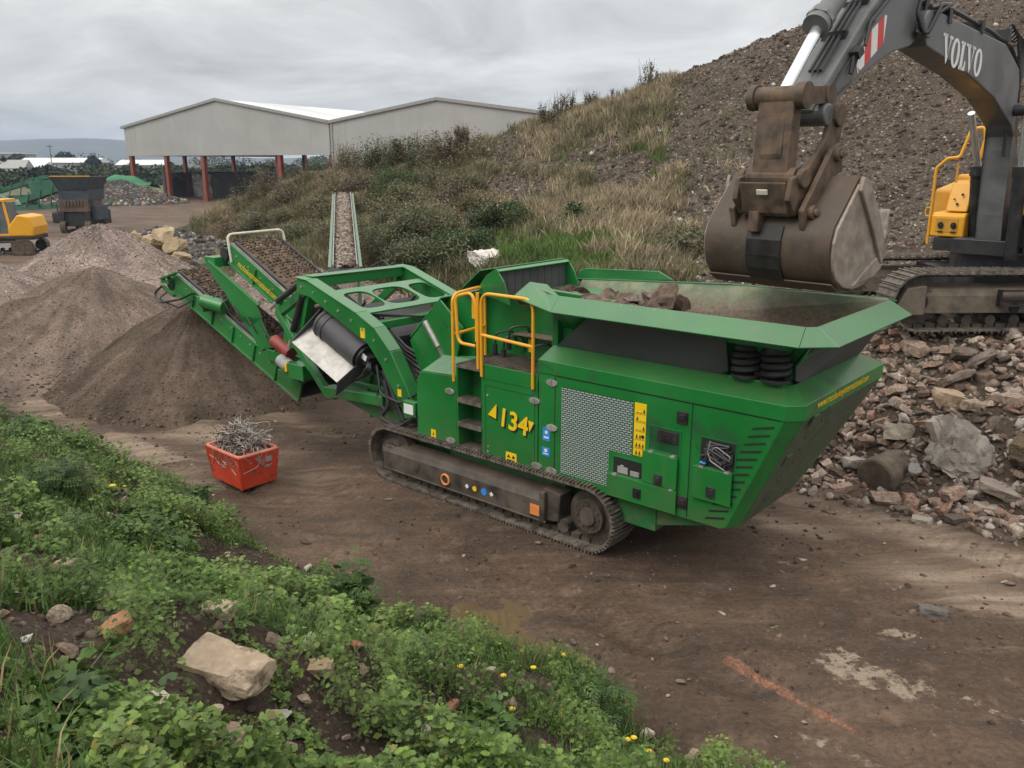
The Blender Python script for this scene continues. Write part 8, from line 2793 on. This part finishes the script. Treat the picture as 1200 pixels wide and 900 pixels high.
def bank_vegetation():
    n = 520000
    t = RV.uniform(-14.5, 4.5, n); s = RV.uniform(0.3, 5.7, n)
    x = t * E1[0] + s * E2[0]; y = t * E1[1] + s * E2[1]
    z = bank_h(x, y)
    u, v = project(np.stack([x, y, z], -1))
    dist = np.hypot(x, y)
    ok = (y > 1.2) & (u > -70) & (u < 960) & (v > 430) & (v < 985)
    cov = np.zeros(n); cov[ok] = bank_cover(x[ok], y[ok])
    ok &= RV.random(n) < cov * np.clip(7.0 / dist, .28, 1.0)
    for sx, sy, sr in STONE_SPOTS: ok &= ((x - sx) ** 2 + (y - sy) ** 2) > sr ** 2
    x, y, z, dist = x[ok], y[ok], z[ok], dist[ok]
    kind = fbm(x * .8, y * .8, 111, 3)
    clump = fbm(x * 2.2, y * 2.2, 113, 3)
    hmax = .03 + .36 * sstep(.42, .72, clump)
    h = RV.random(len(x)) ** .8 * hmax
    size = np.where(kind > .56, RV.uniform(.022, .062, len(x)), RV.uniform(.015, .038, len(x))) * (.75 + .25 * clump)
    P_ = np.stack([x, y, z + h + .01], -1)
    tone = np.clip((fbm(x * 1.3, y * 1.3, 115, 3) - .5) * 1.5 + .5, 0, 1)
    ci = np.clip((tone * 4 + RV.uniform(-.9, 1.9, len(x))).astype(int), 0, 5)
    C = GREENS[ci] * RV.uniform(.85, 1.6, (len(x), 1)) * np.array([1.25, 1.10, .95])
    yel = RV.random(len(x)) < .02
    C[yel] = np.array([.20, .19, .05]) * RV.uniform(.7, 1.1, (yel.sum(), 1))
    sel = np.where(kind > .56, RV.integers(0, 3, len(x)), np.where(kind > .47, np.where(RV.random(len(x)) < .7, 4, 3), np.where(RV.random(len(x)) < .45, 4, RV.integers(2, 5, len(x)))))
    parts = []
    for k in range(5):
        q = np.where(sel == k)[0]
        if not len(q): continue
        tm = LEAVES[k] if k < 4 else PINN
        sc = size[q] * (1.35 if k == 4 else 1.0)
        V, T = scatter(tm, P_[q], leaf_mats(len(q), RV), sc)
        parts.append((V, T, np.repeat(C[q], len(tm[0]), 0)))
    # grass between the leaves
    m = 52000
    i = RV.integers(0, len(x), m)
    P2 = np.stack([x[i] + RV.normal(0, .05, m), y[i] + RV.normal(0, .05, m), z[i]], -1)
    k2 = fbm(P2[:, 0] * 1.1, P2[:, 1] * 1.1, 117, 2) > .42
    P2 = P2[k2]; m = len(P2)
    V, T = scatter(blade(.45, .030), P2, euler_mats(RV.uniform(-.5, .5, m), RV.uniform(-.5, .5, m), RV.uniform(0, 6.28, m)), RV.uniform(.06, .20, m))
    gcol = np.where(RV.random((m, 1)) < .12, np.array([[.22, .17, .09]]), np.array([[.08, .14, .035]])) * RV.uniform(.7, 1.5, (m, 1))
    parts.append((V, T, np.repeat(gcol, 5, 0)))
    V, T, C = join_np(parts)
    tag(np_mesh('ground_cover', V, T, M_LEAF, None, C), 'low leafy weeds and grass covering the foreground bank', 'weeds', None, 'stuff')


bank_vegetation()


def weed(u, v, h, r, n, kind, label, tone=1.0, stems=7, seed=0, cat='weed'):
    n = int(n * 2.0)
    p = bank_point(u, v)
    rs = np.random.default_rng(900 + seed)
    root = empty('weed_plant', (p[0], p[1], p[2] - .02), rs.uniform(0, 6), label, cat)
    m = MB()
    tips = []
    for k in range(stems):
        a = 2 * math.pi * k / stems + rs.uniform(-.4, .4); q = r * rs.uniform(.25, .95); hh = h * rs.uniform(.55, 1.0) * (1 - .3 * q / r)
        pts = [(0.02 * math.cos(a), .02 * math.sin(a), 0), (q * .35 * math.cos(a), q * .35 * math.sin(a), hh * .5), (q * math.cos(a), q * math.sin(a), hh)]
        path = fillet(pts, .2, 4)
        m.tube(path, list(np.linspace(.006, .0025, len(path))), 5)
        tips.append([Vector(c) for c in path])
    m.build('stem', M_STEMS, root)
    P_, L_ = [], []
    for k in range(n):
        path = tips[rs.integers(0, stems)]
        f = rs.random() ** .75 * (len(path) - 1); i = min(int(f), len(path) - 2)
        c = path[i].lerp(path[i + 1], f - i)
        P_.append((c.x + rs.normal(0, r * .16), c.y + rs.normal(0, r * .16), max(.01, c.z + rs.normal(0, h * .08))))
    P_ = np.array(P_)
    parts = []
    half = np.arange(n) % 2 == 0
    for tm, q, sz in ((LEAVES[0] if kind == 'broad' else PINN, half, (.055, .11) if kind == 'broad' else (.085, .17)), (LEAVES[1] if kind == 'broad' else (LEAVES[2] if kind == 'mixed' else PINN), ~half, (.045, .09) if kind == 'broad' else (.055, .11))):
        k = int(q.sum())
        V, T = scatter(tm, P_[q], leaf_mats(k, rs, (-.2, 1.1)), rs.uniform(*sz, k))
        C = np.repeat(GREENS[rs.integers(0, 6, k)] * tone * rs.uniform(.7, 1.25, (k, 1)), len(tm[0]), 0)
        parts.append((V, T, C))
    V, T, C = join_np(parts)
    np_mesh('leaves', V, T, M_LEAF, root, C)


M_STEMS = pmat('green_stem', (.07, .11, .035), (.11, .13, .05), 8, .6)
WEEDS = [(405, 728, .80, .36, 980, 'mixed', 'tall bushy weed with yellow flower heads on the bank edge beside the bare track', 1.0, 11),
         (165, 650, .52, .50, 800, 'broad', 'broad leaved mallow like weed above the orange bricks', 1.05, 10),
         (62, 585, .50, .55, 900, 'fine', 'dark fine leaved bush at the upper left of the bank', .72, 12),
         (690, 835, .36, .42, 620, 'fine', 'dense feathery weed beside the yellow flowers low on the bank', .9, 10),
         (222, 590, .30, .40, 460, 'mixed', 'leafy weed at the bank edge nearest the red orange bin', .95, 8),
         (30, 515, .45, .50, 620, 'mixed', 'weed with white specks of flower at the top left end of the bank', 1.0, 9),
         (838, 895, .16, .16, 120, 'broad', 'small leafy plant at the bottom end of the bank by the bare ground', 1.1, 6),
         (70, 625, .26, .36, 420, 'fine', 'pale green feathery weed left of the broad leaved weed', 1.15, 8),
         (505, 772, .22, .34, 360, 'mixed', 'low weed behind the broken red brick', 1.0, 8),
         (60, 845, .22, .42, 200, 'broad', 'spread of large leaves in the bottom left corner', 1.1, 9),
         (560, 850, .20, .36, 240, 'broad', 'pale broad leaved weed at the bottom right of the small red brick piece', 1.2, 8)]
for i, (u, v, h, r, n, kd, lab, tn, st) in enumerate(WEEDS):
    weed(u, v, h, r, n, kd, lab, tn, st, i)

M_PETAL = pmat('yellow_petal', (.75, .52, .02), (.82, .62, .04), 20, .6)
M_PETALW = pmat('white_petal', (.72, .72, .66), (.8, .8, .75), 20, .6)


def flower(u, v, h, r, mat, label, group):
    p = bank_point(u, v)
    for _ in range(12):
        if float(bank_h(p[0], p[1])) > .12: break
        v += 9; h += .035; p = bank_point(u, v)
    a = rnd.uniform(0, 6.28)
    d = Vector((math.cos(a) * .04, math.sin(a) * .04, h))
    # the stalk foot sits lower on the slope so that the bloom lands where it is seen
    root = empty('wild_flower', (p[0] - d.x, p[1] - d.y, p[2] - h * .55), 0, label, 'flower', group)
    MB().tube([(0, 0, 0), (d.x * .3, d.y * .3, h * .6), tuple(d)], .0025, 5).build('stalk', M_STEMS, root)
    m = MB(); n = 11; r *= 1.15
    for k in range(n):
        t = 2 * math.pi * k / n; w = .28
        c, s = math.cos(t), math.sin(t)
        m.add([tuple(d), (d.x + r * .6 * math.cos(t - w), d.y + r * .6 * math.sin(t - w), d.z + .006), (d.x + r * c, d.y + r * s, d.z + .002), (d.x + r * .6 * math.cos(t + w), d.y + r * .6 * math.sin(t + w), d.z + .006)], [(0, 1, 2, 3)])
    m.cyl(tuple(d), (d.x, d.y, d.z + .008), r * .32, n=8)
    m.build('bloom', mat, root)


flower(133, 577, .20, .042, M_PETAL, 'largest yellow flower, alone on the upper bank left of the bin', None)
for u, v in ((147, 577), (84, 523), (92, 498)): flower(u, v, .18, .02, M_PETAL, 'small yellow flower on the upper left part of the bank', 'small yellow flowers on the upper bank')
for u, v, h in ((405, 728, .92), (414, 730, .80), (424, 732, .72)): flower(u, v, h, .019, M_PETAL, 'small yellow flower head at the top of the tall bushy weed', 'flower heads of the tall weed')
for u, v in ((643, 762), (646, 786), (721, 825), (708, 860), (735, 854), (660, 760), (760, 868), (690, 800), (672, 812), (610, 770), (655, 845), (742, 838), (780, 872), (715, 845), (698, 868), (625, 790), (590, 800), (540, 790), (470, 770), (600, 840)): flower(u, v, .14, .026, M_PETAL, 'yellow flower low on the bank near the bare track', 'yellow flowers low on the bank')
for u, v in ((22, 516), (56, 505), (61, 519), (73, 533), (88, 526), (30, 540), (14, 500), (70, 512), (100, 512), (40, 528)): flower(u, v, .15, .015, M_PETALW, 'tiny white flower on the upper left part of the bank', 'tiny white flowers on the upper bank')


# ---- grass and scrub on the far bank
def bank_grass():
    n = 210000
    x = RV.uniform(-26, 16, n); y = RV.uniform(15, 52, n)
    z = hill_h(x, y)
    u, v = project(np.stack([x, y, z], -1))
    ok = (z > ground_h(x, y) - .05) & (u > 225) & (u < 880) & (v > 90) & (v < 400)
    x, y, z, u, v = x[ok], y[ok], z[ok], u[ok], v[ok]
    g = hill_cover(x, y, z)
    X, Y = mlocal(x, y)
    pick = RV.random(len(x)) < (g * .95 + .03) * np.clip(y / 46, .35, 1)
    pick &= ~((Y < 6.6) & (X > -6))
    x, y, z, u, v = x[pick], y[pick], z[pick], u[pick], v[pick]
    m = len(x)
    # what grows where: fresh green hollow, dry tan grass, olive rough grass
    f1 = fbm(x * .35, y * .35, 121, 4); f2 = fbm(x * .9, y * .9, 123, 3)
    fresh = 1.15 * np.exp(-(((u - 660) / 170) ** 2 + ((v - 290) / 40) ** 2)) + .5 * np.exp(-(((u - 700) / 60) ** 2 + ((v - 195) / 18) ** 2))
    dry = np.exp(-(((u - 745) / 110) ** 2 + ((v - 265) / 45) ** 2)) * .8 + np.exp(-(((u - 560) / 60) ** 2 + ((v - 255) / 22) ** 2)) * .6 + .55 * np.exp(-(((u - 385) / 90) ** 2 + ((v - 205) / 16) ** 2)) + .35 * sstep(300, 260, u) + .5 * sstep(60, 15, np.abs(v - (150 - (u - 620) * .42))) * sstep(590, 640, u)
    sc = np.stack([fresh * 1.0 + (f1 - .5) * 1.3, dry * 1.25 + .12 + (f2 - .5) * 1.6, .42 + (f1 - .5) * -.8], -1) + RV.normal(0, .12, (m, 3))
    ty = sc.argmax(1)
    base = np.array([(.098, .160, .034), (.32, .26, .165), (.155, .142, .072)])
    C = base[ty] * RV.uniform(.7, 1.3, (m, 1))
    hgt = np.array([.28, .42, .40])[ty] * RV.uniform(.6, 1.35, m)
    nb = 7
    idx = np.repeat(np.arange(m), nb)
    P_ = np.stack([x[idx] + RV.normal(0, .07, m * nb), y[idx] + RV.normal(0, .07, m * nb), z[idx] - .03], -1)
    Cb = C[idx] * RV.uniform(.75, 1.25, (m * nb, 1))
    S = np.stack([hgt[idx] * .62, hgt[idx] * RV.uniform(.6, 1.3, m * nb), hgt[idx] * RV.uniform(.6, 1.1, m * nb)], -1)
    tm = blade(.55, .052)
    V, T = scatter(tm, P_, euler_mats(RV.uniform(-.4, .4, m * nb), RV.uniform(-.4, .4, m * nb), RV.uniform(0, 6.28, m * nb)), S)
    tag(np_mesh('bank_grass', V, T, M_GRASS, None, np.repeat(Cb, 5, 0)), 'rough grass, part green and part dry, over the far bank', 'grass', None, 'stuff')
    print('grass tufts', m)


bank_grass()


def shrub(u, v, r, h, n, cols, name, label, cat, group=None, leaf=.09, seed=0, sparse=False, t0=14):
    p = ray_hit(u, v, land_h, t0)
    rs = np.random.default_rng(1300 + seed)
    root = empty(name, (p[0], p[1], p[2] - .1), 0, label, cat, group)
    k = 10
    lob = [(rs.uniform(-.65, .65) * r, rs.uniform(-.65, .65) * r, rs.uniform(.25, .8) * h, rs.uniform(.3, .55) * r) for _ in range(k)]
    m = MB()
    for lx, ly, lz, lr in lob:
        m.tube([(0, 0, 0), (lx * .5, ly * .5, lz * .55), (lx, ly, lz)], [.03, .02, .01], 5)
        if sparse:
            for _ in range(3): m.tube([(lx, ly, lz * .8), (lx + rs.normal(0, .12), ly + rs.normal(0, .12), h * rs.uniform(.8, 1.15))], [.008, .004], 4)
    m.build('branches', M_TWIG, root)
    per = n // k
    Ps, Cs = [], []
    for lx, ly, lz, lr in lob:
        d = rs.normal(size=(per, 3)); d /= np.linalg.norm(d, axis=1)[:, None]
        q = d * (lr * rs.random((per, 1)) ** (.45 if not sparse else .8)) * np.array([1, 1, .8 if not sparse else 1.6]) + np.array([lx, ly, lz])
        Ps.append(q); c = np.array(cols)[rs.integers(0, len(cols))]
        Cs.append(c * rs.uniform(.7, 1.3, (per, 1)))
    P_ = np.concatenate(Ps); C = np.concatenate(Cs); P_[:, 2] = np.maximum(P_[:, 2], .02)
    tm = (np.array([(0, -.1, 0), (.3, .3, .06), (0, .95, -.05), (-.3, .3, .06)]), np.array([(0, 1, 2), (0, 2, 3)]))
    V, T = scatter(tm, P_, rot_mats(len(P_), rs, 1.0), rs.uniform(.6, 1.4, len(P_)) * leaf)
    np_mesh('foliage', V, T, M_LEAF, root, np.repeat(C, 4, 0))


M_TWIG = pmat('brown_twig', (.07, .05, .035), (.11, .08, .058), 8, .8)
DK = [(.090, .104, .048), (.125, .130, .064), (.17, .155, .085)]
OL = [(.145, .132, .064), (.19, .16, .085), (.115, .112, .052)]
BR = [(.14, .10, .065), (.175, .13, .085), (.11, .082, .055)]
GRN = [(.055, .085, .024), (.07, .10, .03), (.045, .07, .022)]
k = 0
for (u, v, r, h, cols) in [(455, 268, 1.7, 1.1, DK), (490, 250, 1.6, 1.1, OL), (430, 250, 1.3, .9, OL), (520, 275, 1.5, 1.0, DK), (450, 308, 1.6, 1.2, DK), (500, 315, 1.4, 1.0, DK), (540, 300, 1.2, .8, GRN), (410, 288, 1.3, 1.0, OL), (470, 222, 1.4, .9, GRN), (545, 228, 1.3, .8, OL), (380, 250, 1.3, .8, OL), (345, 262, 1.3, .8, OL), (310, 268, 1.2, .8, DK), (335, 240, 1.2, .7, OL), (420, 225, 1.2, .7, BR), (585, 262, 1.2, .7, GRN), (480, 288, 1.3, .9, DK), (560, 250, 1.1, .7, OL), (275, 278, 1.1, .7, BR), (360, 284, 1.2, .9, DK)]:
    shrub(u, v, r, h, 6500, cols, 'bramble_bush', 'bramble bush growing among others on the far bank behind the conveyors', 'bush', 'bramble bushes on the far bank', .075, k); k += 1
for (u, v, r, h, cols, lab) in [(476, 196, .9, 1.5, GRN, 'leafy bush in front of the dark doorway of the closed shed'), (436, 202, .8, 1.2, BR, 'reddish brown bush left of the dark doorway of the closed shed'), (545, 182, .7, 1.5, BR, 'brown shrub at the left foot of the stony mound'), (577, 158, .55, 1.0, DK, 'small dark bush standing alone on top of the stony mound')]:
    shrub(u, v, r, h, 1500, cols, 'bush', lab, 'bush', None, .11, k, True); k += 1
for (u, v) in [(640, 148), (656, 140), (668, 134), (684, 128), (700, 122), (716, 116), (732, 112), (748, 106), (764, 100), (778, 92), (650, 146), (692, 126), (724, 114), (756, 104)]:
    shrub(u, v + 2, .5, rnd.uniform(.8, 1.5), 360, BR if rnd.random() < .6 else OL, 'tall_weed', 'tall dry weed on the skyline of the heap', 'weed', 'dry weeds along the skyline of the heap', .09, k, True); k += 1
for (u, v, h, cols) in [(285, 250, 1.3, OL), (300, 236, 1.4, OL), (318, 224, 1.5, BR), (336, 214, 1.5, OL), (352, 208, 1.6, OL), (370, 204, 1.6, GRN), (388, 201, 1.5, BR), (404, 200, 1.6, OL), (420, 200, 1.5, OL), (445, 199, 1.7, GRN), (462, 198, 1.6, OL), (492, 196, 1.7, GRN), (508, 193, 1.6, OL), (525, 190, 1.5, BR), (555, 186, 1.3, OL), (345, 235, 1.2, BR), (395, 225, 1.3, OL), (435, 225, 1.3, OL), (510, 225, 1.3, OL), (530, 245, 1.2, BR), (375, 262, 1.1, OL), (450, 240, 1.2, GRN)]:
    shrub(u, v + 3, 1.15, h, 1500, cols, 'tall_weed', 'tall tangled weed along the top of the far bank below the sheds', 'weed', 'tall weeds along the far bank', .085, k, True); k += 1
for (u, v, r, lab) in [(690, 262, .8, 'green weed clump on the bank above the far hopper board'), (800, 296, .9, 'dark weed clump on the bank left of the bucket')]:
    shrub(u, v, r, .7, 900, GRN if u < 700 else DK, 'weed_clump', lab, 'weed', None, .1, k); k += 1
